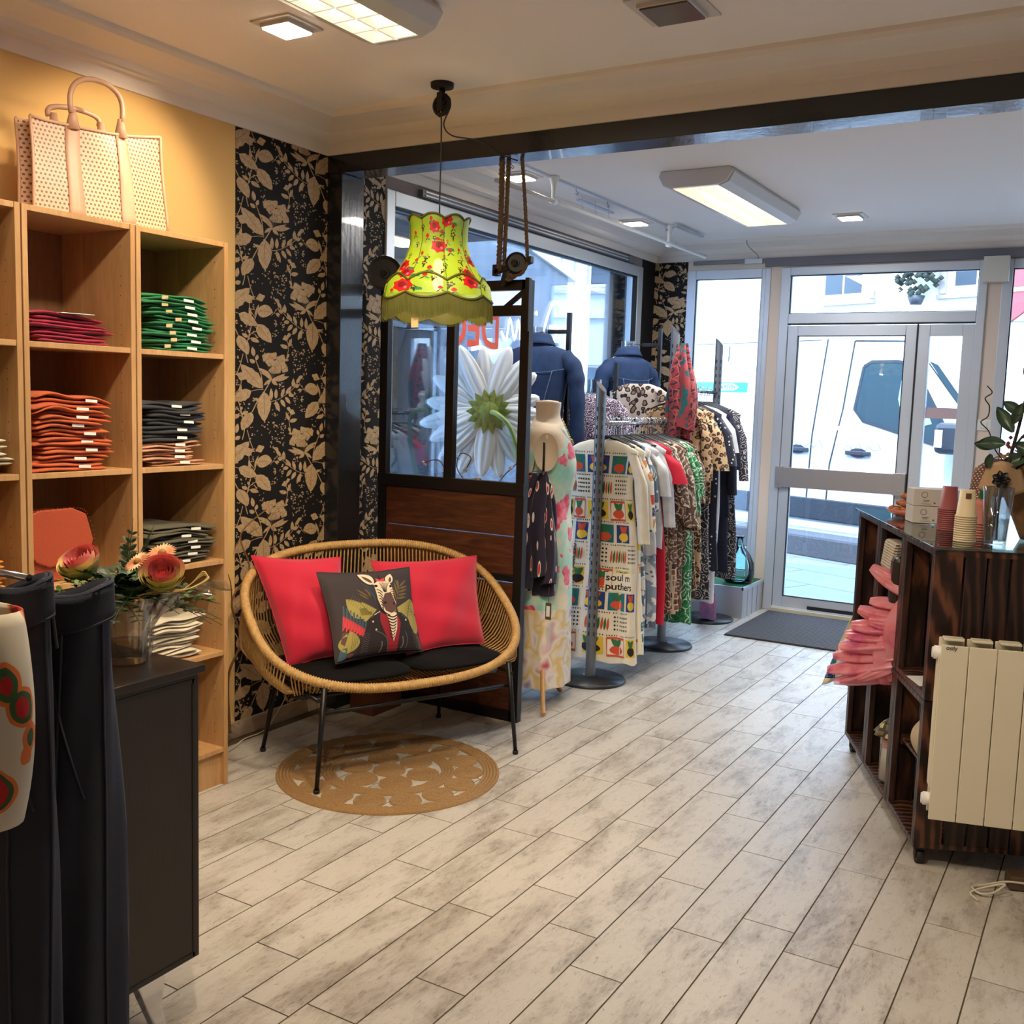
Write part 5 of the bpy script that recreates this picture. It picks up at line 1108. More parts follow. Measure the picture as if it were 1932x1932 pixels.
# scarves
def scarf(name,label,mats,c,w,z0,z1,n,seed,knot=None):
    q=random.Random(seed); t=thing(name,label,'scarf',(c[0],c[1],z0))
    for k in range(n):
        a=6.283*k/n; ox,oy=math.cos(a),math.sin(a); L=(z0-z1)*q.uniform(.78,1); f=q.uniform(0,6); ww=w*q.uniform(.75,1.05)
        def fn(u,v,ox=ox,oy=oy,L=L,f=f,ww=ww):
            s=math.sin(min(1,v*1.6+.12)*math.pi*.5); r=.010+.026*s+(.008*math.sin(3*6.283*u+f+v*3)); A=6.283*u
            return Vector((c[0]+ox*ww*.5*s+r*math.cos(A)+.01*math.sin(v*7+f),c[1]+oy*ww*.35*s+r*.9*math.sin(A),z0-L*v+.012*math.sin(A+f)*(v>.9)))
        b=MB(); b.grid(fn,18,22,cu=True); build(b,'fold',mats[k%len(mats)],t)
    return t
F_s1=fabric('coral_scarf_print',paisley((150,44,60),(40,36,50),(176,92,84),7)); F_s2=fabric('turquoise_scarf_print',blotch([(16,96,100),(160,60,66),(18,80,92),(34,30,40)],7)); F_s3=fabric('sand_leopard_scarf',leopard((206,180,140),(160,120,80),(34,28,30),46))
scarf('patterned_scarf','coral, turquoise and leopard scarf hanging from the tall middle rack post',[F_s1,F_s1,F_s3,F_s2,F_s1,F_s2],(-2.30,5.84),.12,1.86,1.24,6,3)
def fish(k,v):
    mp=k.n('Mapping'); mp.inputs['Scale'].default_value=(1,1,.22); k.l(v,mp.inputs['Vector']); d=vor(k,mp.outputs[0],38,rnd=.5); e=vor(k,v,190)
    body=k.math('LESS_THAN',d,.34); inner=k.math('LESS_THAN',d,.24); c=vor(k,mp.outputs[0],38,rnd=.5,out='Color'); g=k.n('SeparateColor'); k.l(c,g.inputs[0])
    colr=k.ramp(g.outputs[0],[(0,(196,40,50)),(.45,(222,214,206)),(.8,(196,60,40))],True)
    return k.mix(inner,k.mix(body,(34,26,50),(222,210,200)),k.mix(k.math('LESS_THAN',e,.3),colr,(40,24,30)))
F_fish=fabric('fish_print_silk',fish)
scarf('fish_scarf','dark navy scarf printed with red and white fish hanging at the partition edge',[F_fish],(-2.385,4.28),.16,1.16,.55,6,9)
b=MB(); b.cyl((-2.36,4.27,1.13),(-2.36,4.27,1.30),.006,8); b.cyl((-2.325,4.08,1.16),(-2.36,4.27,1.16),.006,8); tag(build(b,'scarf_hook',m_iron),'short black hook arm on the partition edge carrying the fish scarf','hook')
b=MB(); b.bx(-2.285,-2.255,4.20,4.203,.47,.55,0); b.bx(-2.279,-2.261,4.198,4.2,.485,.535,1); b.tube([(-2.27,4.2,.55),(-2.28,4.22,.62)],.001,4); tag(build(b,'swing_tag',[m_golddk,m_white]),'small brown swing tag hanging beside the dressed mannequin','tag')
# ---------------------------------------------------------------- mannequins
m_skin=mat('cream_mannequin_cloth',(226,206,180),.7,bump=(300,.08)); m_wood=wood('beech_wood',(170,124,76),(190,144,94),(204,162,112),(6,6,.8),.4)
def loft(b,secs,c,yaw,n=28,m=0,pw=1.0,wr=None):
    # secs: (z, half width, half depth, forward shift)
    ca,sa=math.cos(yaw),math.sin(yaw)
    S_=spl([tuple(s) for s in secs],5)
    def fn(u,v):
        z,hw,hd,fs=S_[min(len(S_)-1,int(round(v*(len(S_)-1))))]; a=6.283185*u; k=wr(a,z) if wr else 1
        x=hw*math.cos(a)*k; y=hd*math.sin(a)*k+fs
        return Vector((c[0]+x*ca-y*sa,c[1]+x*sa+y*ca,z))
    b.grid(fn,n,len(S_),cu=True,m=m)
    return fn
mc=(-2.455,4.47); yaw=math.radians(-62)
t=thing('dress_mannequin','headless cream mannequin on a wooden tripod stand, wearing a colourful sleeveless dress','mannequin',(mc[0],mc[1],0))
b=MB(); loft(b,[(1.49,.054,.056,.0),(1.485,.061,.063,.0),(1.43,.057,.060,.0),(1.40,.075,.07,0),(1.375,.13,.085,0),(1.33,.172,.10,0),(1.24,.160,.12,.01),(1.15,.150,.125,.015),(1.0,.115,.10,0),(.85,.15,.12,0),(.7,.165,.13,0)],mc,yaw); 
b.lathe([(0,1.50),(.05,1.495),(.055,1.487)],(mc[0],mc[1],0),20); build(b,'torso',m_skin,t)
ca,sa=math.cos(yaw),math.sin(yaw)
for sg in (1,-1):
    b=MB(); o=Vector((mc[0]+sg*.168*ca,mc[1]+sg*.168*sa,1.25)); ax=Vector((ca*sg,sa*sg,.12)).normalized(); u=Vector((-sa,ca,0)); w=ax.cross(u)
    b.add([o+ax*.012+u*.058*math.cos(a)+w*.092*math.sin(a) for a in [6.283*i/24 for i in range(24)]]+[o-ax*.06+u*.058*math.cos(a)+w*.092*math.sin(a) for a in [6.283*i/24 for i in range(24)]],[tuple(range(24)) if sg>0 else tuple(range(23,-1,-1))]+[(i,(i+1)%24,(i+1)%24+24,i+24) for i in range(24)],0,True); build(b,'armhole_cap',m_skin,t)
b=MB(); b.cyl((mc[0],mc[1],.28),(mc[0],mc[1],.75),.014,10); build(b,'stand_pole',m_wood,t)
for ex,ey in ((.185,-.28),(.06,.13),(-.17,-.0)):
    b=MB(); b.tube(spl([(mc[0],mc[1],.30),(mc[0]+ex*.35,mc[1]+ey*.35,.26),(mc[0]+ex*.7,mc[1]+ey*.7,.12),(mc[0]+ex*.85,mc[1]+ey*.85,.04),(mc[0]+ex,mc[1]+ey,.012)],6),.013,8,flat=.75); build(b,'leg',m_wood,t)
def wd(k,v):
    g=k.n('SeparateXYZ'); k.l(v,g.inputs[0]); z=g.outputs[2]
    fl=k.math('LESS_THAN',vor(k,warp(k,v,14,.08),9),.42); a=k.noise(v,7,3)
    top=k.mix(fl,k.ramp(a,[(.35,(234,222,204)),(.6,(150,212,196))]),k.ramp(k.noise(v,22,2),[(.4,(214,60,96)),(.6,(236,130,150))]))
    low=k.ramp(k.noise(warp(k,v,5,.2),5,2),[(.3,(190,60,90)),(.42,(228,222,218)),(.5,(216,190,120)),(.58,(228,220,220)),(.68,(120,110,150))])
    return k.mix(k.math('LESS_THAN',z,-.62),top,low)
F_wd=fabric('watercolour_dress_print',wd)
b=MB(); fn=loft(b,[(1.375,.10,.088,0),(1.35,.15,.10,0),(1.24,.165,.128,.01),(1.15,.156,.134,.015),(1.0,.135,.125,0),(.85,.165,.14,0),(.6,.175,.15,0),(.35,.18,.15,0),(.09,.185,.15,0)],mc,yaw,48,0,wr=lambda a,z:1+.05*math.sin(9*a)*max(0,1-z/1.0)+.02*math.sin(5*a+z*6))
o=build(b,'watercolour_dress',F_wd,loc=(mc[0],mc[1],1.1)); tag(o,'mint, cream and pink flowered sleeveless dress with tie-dye hem on the mannequin','dress')
b=MB(); fx,fy=-sa,ca
if fx<0: fx,fy=-fx,-fy
for i in range(26):
    a=math.pi*(i/25); b.tube([(mc[0]+.085*math.cos(a)*ca*1+fx*(.075+.05*math.sin(a)),mc[1]+.085*math.cos(a)*sa+fy*(.075+.05*math.sin(a)),1.40-.11*math.sin(a)+.0),(mc[0]+.085*math.cos(a+.1)*ca+fx*(.075+.05*math.sin(a+.1)),mc[1]+.085*math.cos(a+.1)*sa+fy*(.075+.05*math.sin(a+.1)),1.40-.11*math.sin(a+.1))],.003 if i<9 or i>16 else .009,6)
tag(build(b,'gold_necklace',mat('gold_metal',(206,176,120),.25,1)),'gold necklace with large links round the neck of the dressed mannequin','necklace')
m_bust=glassmat('clear_plastic_bust',(.8,.86,.88),.25,.1)
def bust(label,c,zt,yaw,jm,jname,jlabel,L=.62,sw=.20,slv=.5,collar=True,seams=True,arm=None,ps=None):
    t=thing('bust_form',label,'mannequin',(c[0],c[1],zt-.1))
    b=MB(); loft(b,[(zt+.075,.045,.047,0),(zt+.02,.045,.05,0),(zt-.02,.06,.06,0),(zt-.05,.12,.085,0),(zt-.2,.15,.10,0),(zt-.5,.12,.09,0)],c,yaw,22); build(b,'body',m_bust,t)
    if arm:
        b=MB(); ax,ay,az=arm; b.bx(min(ax,c[0]),max(ax,c[0]),ay-.006,ay+.006,az-.012,az+.012); b.obox((ax-.012,ay-.012,.215),(.024,0,0),(0,.024,0),(0,0,ps-.215)); b.bx(ax-.09,ax+.09,ay-.09,ay+.09,.212,.22); b.tube([(c[0],ay,az),(c[0],c[1],az-.01),(c[0],c[1],zt)],.003,6); build(b,'stand',m_iron,t)
    j=thing(jname,jlabel,'jacket' if 'jacket' in jname else 'top',(c[0],c[1],zt-.3)); ca,sa=math.cos(yaw),math.sin(yaw)
    b=MB(); fn=loft(b,[(zt-.012,.062,.065,0),(zt-.035,.10,.082,0),(zt-.06,.165,.10,0),(zt-.10,sw,.112,0),(zt-.2,sw*.97,.125,0),(zt-.38,sw*.86,.12,0),(zt-.5,sw*.86,.12,0),(zt-L,sw*.93,.128,0)],c,yaw,40,wr=lambda a,z:1+.015*math.sin(7*a+z*8)); build(b,'body_panel',jm,j,solid=-.004)
    if slv:
        for sg in (1,-1):
            b=MB(); P=spl([(sg*(sw-.035),0,zt-.10),(sg*(sw+.035),-.005,zt-.17),(sg*(sw+.055),.0,zt-.32),(sg*(sw+.06),.03,zt-.10-slv)],7); b.tube([(c[0]+x*ca-y*sa,c[1]+x*sa+y*ca,z) for x,y,z in P],[.060-.020*i/len(P)+.003*math.sin(i*1.4) for i in range(len(P))],16,cap=True); build(b,'sleeve',jm,j)
    if collar:
        b=MB(); b.grid(lambda u,v:Vector((c[0]+(.064+.03*v)*math.cos(6.283*u)*ca-(.066+.028*v)*math.sin(6.283*u)*sa,c[1]+(.064+.03*v)*math.cos(6.283*u)*sa+(.066+.028*v)*math.sin(6.283*u)*ca,zt+.028-.06*v-.01*math.sin(6.283*u))),28,5,cu=True); build(b,'collar',jm,j,solid=.005)
    if seams:
        b=MB(); 
        def P3(x,z,s=1): # point on the back surface
            hw=.195;a=math.asin(max(-1,min(1,x/hw))); y=-.128*math.cos(a)*s; return Vector((c[0]+x*ca-y*sa,c[1]+x*sa+y*ca,z))
        for s in (1,-1):
            for ln in ([(-.17,zt-.165),(-.08,zt-.185),(0,zt-.19),(.08,zt-.185),(.17,zt-.165)],[(-.11,zt-.18),(-.06,zt-.40),(-.045,zt-.56)],[(.11,zt-.18),(.06,zt-.40),(.045,zt-.56)],[(-.165,zt-.56),(0,zt-.57),(.165,zt-.56)],[(-.165,zt-.61),(0,zt-.615),(.165,zt-.61)]): b.tube([P3(x,z,s) for x,z in spl(ln,5)],.0018,4)
        build(b,'top_stitching',mat('pale_denim_thread',(96,124,160),.8) if 'pale_denim_thread' not in bpy.data.materials else bpy.data.materials['pale_denim_thread'],j)
        b=MB()
        for z in (zt-.2,zt-.32,zt-.44): p=P3(.0,z,-1); b.cyl(p,p+(p-Vector((c[0],c[1],z))).normalized()*.006,.009,10)
        build(b,'button',m_steel,j)
bust('clear bust hung from a black arm, wearing a denim jacket seen from behind','',) if 0 else None
bust('clear bust on a black stand by the partition, under the larger denim jacket',(-2.985,5.30),1.845,math.radians(14),m_denimj,'denim_jacket','blue denim jacket seen from behind, on the bust nearest the partition',arm=(-2.845,5.40,1.90),ps=2.01,slv=.52,sw=.18)
bust('clear bust on a black stand by the window corner, under the smaller denim jacket',(-2.93,6.42),1.835,math.radians(62),m_denimj,'denim_jacket','blue denim jacket with buttons on the bust near the wallpapered corner',arm=(-2.80,6.66,1.90),ps=2.01,slv=.5,sw=.17)
bust('low clear bust on a black stand behind the nearer rack post',(-2.86,5.80),1.56,math.radians(20),F_pais,'patterned_blouse','violet and white patterned top on the low bust behind the nearer rack post',arm=(-2.85,6.08,1.635),ps=1.75,collar=False,seams=False,slv=.2,sw=.15,L=.5)
# ---------------------------------------------------------------- giant daisy
dcn=Vector((-3.07,4.9,1.425)); DN=Vector((.53,-.85,-.05)).normalized(); DX=Vector((0,0,1)).cross(DN).normalized()*-1; DX=Vector((.85,.53,0)).normalized(); DZ=DX.cross(DN).normalized()
if DZ.z<0: DZ=-DZ
m_petal=mat('white_foam_petal',(214,220,226),.6,bump=(8,.3,(1,1,1)),sss=.3); m_pg=mat('green_foam_sepal',(112,136,58),.7,var=(40,(84,108,44))); m_stem=mat('pale_green_stem',(132,160,96),.5)
t=thing('giant_daisy','giant artificial white daisy seen from behind through the partition glass','artificial flower',tuple(dcn))
b=MB(); q=random.Random(4)
for i in range(19):
    a=6.283*i/19+q.uniform(-.06,.06); L=q.uniform(.30,.35); w=q.uniform(.048,.058); dpt=q.choice((.0,-.015,-.03))
    def fn(u,v,a=a,L=L,w=w,dpt=dpt):
        r=.05+L*v*(1-.2*max(0,math.cos(a))); ww=w*(math.sin(math.pi*min(1,.12+v*.86))**.55 if v<1 else .15); s=(u-.5)*2*ww
        rid=.004*math.cos(u*18)*math.sin(math.pi*v); cur=-.03*v*v+.02*v
        return dcn+DX*(r*math.cos(a)-s*math.sin(a))+DZ*(r*math.sin(a)+s*math.cos(a))+DN*(dpt+rid+cur-.012*(2*u-1)**2)
    b.grid(fn,14,14)
build(b,'petals',m_petal,t,solid=.003)
b=MB()
for ring,(n,r0,r1,dp,w) in enumerate(((14,.04,.13,.012,.04),(12,.02,.10,.022,.036),(9,.0,.07,.03,.03))):
    for i in range(n):
        a=6.283*(i+.5*ring)/n; ex=DX*math.cos(a)+DZ*math.sin(a); ey=DZ*math.cos(a)-DX*math.sin(a)
        c=dcn+DN*dp; b.add([c+ex*r0-ey*w*.5,c+ex*r0+ey*w*.5,c+ex*(r0+(r1-r0)*.6)+ey*w*.5+DN*.006,c+ex*r1-DN*.004,c+ex*(r0+(r1-r0)*.6)-ey*w*.5+DN*.006,c+ex*(r0+(r1-r0)*.5)+DN*.012],[(0,1,2,5),(5,2,3),(5,3,4),(0,5,4)],0,True)
b.grid(lambda u,v:dcn+DN*(.03+.02*math.sin(math.pi*.5*(1-v)))+(DX*math.cos(6.283*u)+DZ*math.sin(6.283*u))*.06*v,16,5,cu=True); build(b,'sepals',m_pg,t)
b=MB(); P=spl([tuple(dcn+DN*.03+DX*.01),tuple(dcn+DN*.09+DX*.05-DZ*.01),tuple(dcn+DN*.10+DX*.12-DZ*.08),tuple(dcn+DN*.07+DX*.17-DZ*.25),tuple(dcn+DN*.02+DX*.19-DZ*.55),tuple(dcn-DN*.0+DX*.19-DZ*1.19)],6); b.tube(P,.014,10); build(b,'stem',m_stem,t)
# twig with little white pods behind the partition glass
b=MB(); bb=[]
for pts in ([(-3.10,4.30,.9),(-3.02,4.31,1.0),(-2.95,4.3,1.12),(-2.99,4.3,1.18),(-3.08,4.3,1.16)],[(-2.82,4.28,.95),(-2.80,4.28,1.06),(-2.86,4.28,1.15),(-2.85,4.3,1.22),(-2.79,4.3,1.20),(-2.81,4.28,1.14)],[(-2.84,4.3,1.08),(-2.74,4.3,1.10),(-2.66,4.3,1.06)],[(-2.68,4.3,1.0),(-2.60,4.3,1.12),(-2.52,4.3,1.2),(-2.50,4.3,1.31)],[(-2.50,4.3,1.05),(-2.44,4.3,1.14),(-2.42,4.3,1.24)]): P=spl(pts,6); b.tube(P,.003,5); bb.append(P[-1]); bb.append(P[len(P)//2])
q=random.Random(2)
for p in bb:
    for _ in range(5): b.lathe([(0,-.006),(.006,-.003),(.006,.003),(0,.006)],(p[0]+q.uniform(-.008,.008),p[1]+q.uniform(-.005,.005),p[2]+q.uniform(-.01,.01)),6,1)
tag(build(b,'cotton_twig',[m_twig,mat('white_pod',(214,206,194),.8)]),'bare twigs with small white pods standing behind the partition glass','branch')
# ---------------------------------------------------------------- writing on the shop window
m_redv=mat('red_window_vinyl',(206,74,58),.6); m_wv=mat('white_vinyl_added_glow',(244,246,250),.5,emis=((235,242,255),1.2))  # white script is no lamp; its glow is added to look brighter
t=thing('window_lettering','red block letters and white script on the shop window, seen reversed from inside','sign',(XL-.045,5.0,1.9))
b=MB(); text_on(b,'DEC',(XL-.030,5.29,1.795),(0,-1,0),(0,0,1),bold=.006,size=.285); build(b,'red_letters',m_redv,t)
b=MB(); 
for s in stroke(spl([(5.53,1.86),(5.50,1.98),(5.46,1.86),(5.40,1.98),(5.36,1.85),(5.30,1.9)],5),.024): b.poly([(XL-.0295,y,z) for y,z in s])
for s in stroke(spl([(6.04,2.06),(6.02,2.12),(5.93,2.12),(5.85,2.0),(5.81,1.88),(5.86,1.84),(5.95,1.88),(6.0,1.97),(5.93,1.97),(6.05,1.97)],6),.028): b.poly([(XL-.0295,y,z) for y,z in s])
for s in stroke(spl([(6.05,1.95),(6.08,1.99),(6.10,1.95),(6.13,1.99),(6.16,1.95),(6.2,1.97)],5),.026): b.poly([(XL-.0295,y,z) for y,z in s])
for s in stroke(spl([(4.98,1.775),(5.1,1.79),(5.2,1.765),(5.32,1.79),(5.42,1.77),(5.48,1.80)],5),.024): b.poly([(XL-.0295,y,z) for y,z in s])
b.poly([(XL-.0295,y,z) for y,z in blob((5.72,2.04),.016,10)])
build(b,'white_script',m_wv,t)
# ---------------------------------------------------------------- demijohn
b=MB(); prof=[(0,.224),(.085,.226),(.105,.245),(.112,.30),(.108,.37),(.08,.43),(.04,.48),(.024,.51),(.022,.55),(.030,.555),(.030,.565),(.0195,.565),(.0195,.51),(.036,.478),(.076,.427),(.103,.368),(.107,.30),(.10,.248),(.08,.232),(0,.230)]
k=N('aqua_bottle_glass'); tr=k.n('BsdfTransparent'); tr.inputs['Color'].default_value=(.80,.95,.94,1); gl=k.n('BsdfGlossy'); gl.inputs['Roughness'].default_value=.04; fr=k.n('Fresnel'); fr.inputs['IOR'].default_value=1.5; mx=k.n('MixShader'); k.l(fr.outputs[0],mx.inputs[0]); k.l(tr.outputs[0],mx.inputs[1]); k.l(gl.outputs[0],mx.inputs[2]); k.l(mx.outputs[0],k.o.inputs['Surface'])
b.lathe(prof,(-2.335,7.2,0),32); tag(build(b,'demijohn',k.m),'large aqua green glass demijohn on the turf by the side window','bottle')

b=MB(); b.grid(lambda u,v:Vector((-2.40+.05*math.cos(6.283*u)*(1+.3*math.sin(3*6.283*u))+.01*v,6.74+.03*math.sin(6.283*u),.20-.17*v)),18,8,cu=True); tag(build(b,'pink_skirt_hem',mat('pink_blossom_cloth',(206,110,140),.8,var=(30,(120,110,160)))),'pink blossom cloth hem hanging low above the far round rack base','cloth')
# ---------------------------------------------------------------- counter of crates
E1=Vector((-.397,.918,0)).normalized(); E2=Vector((E1.y,-E1.x,0)); OC=Vector((-.495,3.514,0))
def CP(a,c,z): return OC+E1*a+E2*c+ZZ*z
def ringwood(name,c1,c2,c3,rough=.42):
    k=N(name); v=k.coord((1,1,.22)); w=k.n('TexWave',wave_type='RINGS',rings_direction='SPHERICAL'); w.inputs['Scale'].default_value=9; w.inputs['Distortion'].default_value=7; w.inputs['Detail'].default_value=3; w.inputs['Detail Scale'].default_value=1.4; k.l(v,w.inputs['Vector'])
    f2=k.noise(v,60,4); c=k.ramp(w.outputs['Fac'],[(.2,c1),(.6,c2),(.95,c3)]); k.col(k.mix(k.math('MULTIPLY',f2,.5),c,c1)); k.b.inputs['Roughness'].default_value=rough; k.bump(w.outputs['Fac'],.2,.003); return k.m
m_crate=ringwood('burnt_crate_wood',(34,20,18),(60,36,30),(112,70,50)); m_crate2=ringwood('dark_crate_wood',(26,17,18),(44,28,26),(72,46,38))
def crate(a0,c0,z0,label,back=True,flip=False):
    t=thing('wooden_crate',label,'crate',tuple(CP(a0,c0,z0)),'dark wooden crates forming the counter'); w,d,h=.396,.298,.496; T=.014
    def bd(nm,a,aw,c,cw,z,zh,m): b=MB(); b.obox(CP(a0+a,c0+c,z0+z),E1*aw,E2*cw,ZZ*zh); build(b,nm,m,t,bevel=.0015)
    bd('end_board',0,w,0,d,0,T+.004,m_crate); bd('end_board',0,w,0,d,h-T-.004,T+.004,m_crate)
    for a in (0,w-T):
        for c,cw in ((0,.088),(.098,.062),(.168,.062),(.238,.06)): bd('side_slat',a,T,c,cw,T+.004,h-2*T-.008,m_crate if c==0 else m_crate2)
    for a in (T,w-T-.022): 
        for c in (0.0,d-.024):bd('corner_post',a,.022,c,.022,T+.004,h-2*T-.008,m_crate2)
    if back:
        for i in range(4): bd('back_slat',.004+i*.0985,.088,(d-T if not flip else 0),T,T+.004,h-2*T-.008,m_crate2)
    return t
pos=['nearest column','middle column','farthest column']
for i in range(3):
    for j in range(2):
        crate(i*.40,.001,.062+j*.5,'dark stained crate, %s one in the %s of the counter, aisle side'%(('lower','upper')[j],pos[i]),back=i<2 or True)
for i in range(3):
    for j in range(2): crate(i*.40,.303,.062+j*.5,'dark stained crate, %s one in the %s of the counter, far side'%(('lower','upper')[j],pos[i]),flip=True)
b=MB(); b.obox(CP(-.012,-.012,1.0635),E1*1.23,E2*.64,ZZ*.008); tag(build(b,'glass_sheet',glassmat('green_counter_glass',(.72,.86,.80),.26),bevel=.001),'rectangular glass sheet covering the top of the crate counter','glass top')
m_pl=mat('counter_top_board',(44,26,22),.3)
for k_,(a,c) in enumerate(((.03,.03),(1.14,.03),(.03,.56),(1.14,.56))):
    t=thing('caster','small black caster wheel under the %s corner of the crate counter'%('near left','far left','near right','far right')[k_],'caster',tuple(CP(a,c,0)),'casters under the counter')
    b=MB(); p=CP(a,c,.024); b.cyl(p-E2*.012,p+E2*.012,.024,16); build(b,'wheel',m_rubber,t)
    b=MB(); b.obox(CP(a-.022,c-.022,.053),E1*.044,E2*.044,ZZ*.006); b.obox(CP(a-.012,c-.016,.02),E1*.024,E2*.003,ZZ*.036); b.obox(CP(a-.012,c+.013,.02),E1*.024,E2*.003,ZZ*.036); build(b,'bracket',m_rubber,t)
# radiator hung on the near face
t=thing('radiator','cream aluminium electric radiator leaning in front of the crate counter','radiator',(-.30,3.44,.22)); m_rad=mat('cream_enamel',(216,210,190),.35)
RD=Vector((math.cos(math.radians(15)),math.sin(math.radians(15)),0)); RN=Vector((RD.y,-RD.x,0)); RO=Vector((-.437,3.375,.222))
def RP(x,y,z): return RO+RD*x-RN*y+ZZ*z
for i in range(5):
    b=MB(); x=i*.0815
    b.obox(RP(x,0,0),RD*.0795,-RN*.006,ZZ*.562); b.obox(RP(x+.006,.006,.02),RD*.0675,-RN*.02,ZZ*.53); b.obox(RP(x+.034,.02,.0),RD*.012,-RN*.055,ZZ*.55); b.obox(RP(x+.002,.075,.0),RD*.0755,-RN*.005,ZZ*.572); b.obox(RP(x+.01,.026,.57),RD*.06,-RN*.045,ZZ*.008)
    build(b,'element',m_rad,t,bevel=.003)
for z in (.055,.53):
    b=MB(); b.cyl(RP(-.016,.035,z),RP(.02,.035,z),.021,18); b.cyl(RP(-.021,.035,z),RP(-.014,.035,z),.017,18); build(b,'end_plug',m_white,t)
b=MB(); b.obox(RP(-.002,.012,.1),RD*.003,-RN*.06,ZZ*.42)
for k in range(4): b.obox(RP(-.004,.016+k*.014,.1),RD*.003,-RN*.006,ZZ*.42)
build(b,'side_cover',m_rad,t)
b=MB(); text_on(b,'osily',RP(.014,-.0006,.548),RD,ZZ,size=.018,bold=.0004); build(b,'logo',mat('logo_grey',(70,66,62),.6),t)
for x in (.06,.30):
    b=MB(); b.obox(RP(x,.07,.35),RD*.03,-RN*.11,ZZ*.01); build(b,'wall_hook',m_dkmetal,t)
# extension lead under it
b=MB(); P=spl([(-.10,3.52,.03),(-.20,3.50,.03),(-.27,3.47,.012),(-.30,3.44,.01),(-.275,3.405,.01),(-.24,3.42,.014),(-.21,3.46,.035),(-.26,3.44,.02),(-.30,3.40,.008),(-.275,3.36,.006)],8); b.tube(P,.0035,8); tag(build(b,'white_cable',mat('aged_white_cable',(206,196,180),.5)),'looped white electric cable on the floor below the radiator','cable')
b=MB(); b.obox((-.20,3.50,.003),(.16,.05,0),(-.02,.06,0),(0,0,.045)); tag(build(b,'power_adapter',mat('brown_adapter_box',(84,66,50),.6),bevel=.003),'brown box on the floor under the right end of the radiator','box')
b=MB()
for dx in (0,.06): b.obox(CP(.04,.05+dx,.058),E1*.003,E2*.02,ZZ*.06)
b=MB(); b.obox(CP(-.004,.02,.815),E2*.008,E1*-.002,ZZ*.004)
# ---- goods in the crates
m_straw=perfmat('woven_cream_straw',(206,196,176),.011,.24,.7); q=random.Random(6)
t=thing('straw_basket','small cream woven straw bag tilted in the upper middle crate','basket',tuple(CP(.62,.08,.86)))
b=MB(); b.obox(CP(.60,.005,.885),E1*.18,E2*.14+ZZ*.0,ZZ*.12-E1*.06+E2*.0); b.obox(CP(.62,.012,.858),E1*.13,E2*.12,ZZ*.025); build(b,'body',m_straw,t,bevel=.018)
b=MB(); b.obox(CP(.60,-.004,.72),E1*-.07,E2*.07,ZZ*.24+E1*-.03); tag(build(b,'black_pouch',m_blk,bevel=.02),'black cloth pouch tucked beside the straw bag in the middle crate','pouch')
k=N('pink_plastic_film'); k.b.inputs['Roughness'].default_value=.25; k.col(k.ramp(k.noise(k.coord(),9,3),[(.35,(214,100,150)),(.5,(244,150,160)),(.65,(236,170,190))])); tr=k.n('BsdfTransparent'); tr.inputs['Color'].default_value=(1,.72,.80,1); mx=k.n('MixShader'); mx.inputs[0].default_value=.35; k.l(k.b.outputs[0],mx.inputs[1]); k.l(tr.outputs[0],mx.inputs[2]); k.l(mx.outputs[0],k.o.inputs['Surface']); m_film=k.m
t=thing('pink_bags','bundle of crumpled pink plastic bags bulging out of the middle crate','bag',tuple(CP(.6,-.05,.5)))
b=MB()
for i,(a,c,z,L,d) in enumerate([(.50,.03,.79,.20,(.25,-.55,.35)),(.50,.03,.74,.17,(.3,-.9,.1)),(.48,.0,.68,.19,(.3,-.9,.25)),(.47,0,.66,.21,(.35,-.9,-.0)),(.47,0,.62,.23,(.4,-.9,.0)),(.46,0,.60,.25,(.35,-.9,-.1)),(.46,0,.57,.28,(.45,-.9,-.15)),(.45,0,.54,.31,(.5,-.9,-.25)),(.45,0,.52,.29,(.5,-.8,-.35)),(.46,0,.56,.20,(.1,-.8,-.45)),(.48,.0,.63,.15,(.1,-.9,-.3)),(.46,0,.68,.15,(.1,-.9,.1))]):
    D=(E1*d[0]+E2*d[1]+ZZ*d[2]).normalized(); U=D.cross(ZZ).normalized(); W=D.cross(U)
    f=q.uniform(0,6); r0=q.uniform(.036,.052); o_=CP(a+.04,c+.06,z+.02); fl_=.8
    b.grid(lambda u,v,D=D,U=U,W=W,L=L,f=f,r0=r0,o_=o_:o_+D*L*.95*v+(U*math.cos(6.283*u)*1.5+W*math.sin(6.283*u)*.8)*r0*math.sin(math.pi*(.34+.60*v))**.5*.85*(1+.14*math.sin(3*6.283*u+f+v*4)+.07*math.sin(8*6.283*u+f*2+v*6)),34,12,cu=True)
b.grid(lambda u,v:CP(.445+.035*math.cos(6.283*u)*(1+.35*math.sin(3*6.283*u+v*9))*math.sin(math.pi*(.12+.8*v))**.5+.06*v,.055-.045*v+(.055+.03*v)*math.sin(6.283*u)*math.sin(math.pi*(.12+.8*v))**.5*(1+.25*math.sin(5*6.283*u+v*14)),.83-.35*v),40,22,cu=True)
build(b,'crumpled_film',m_film,t)

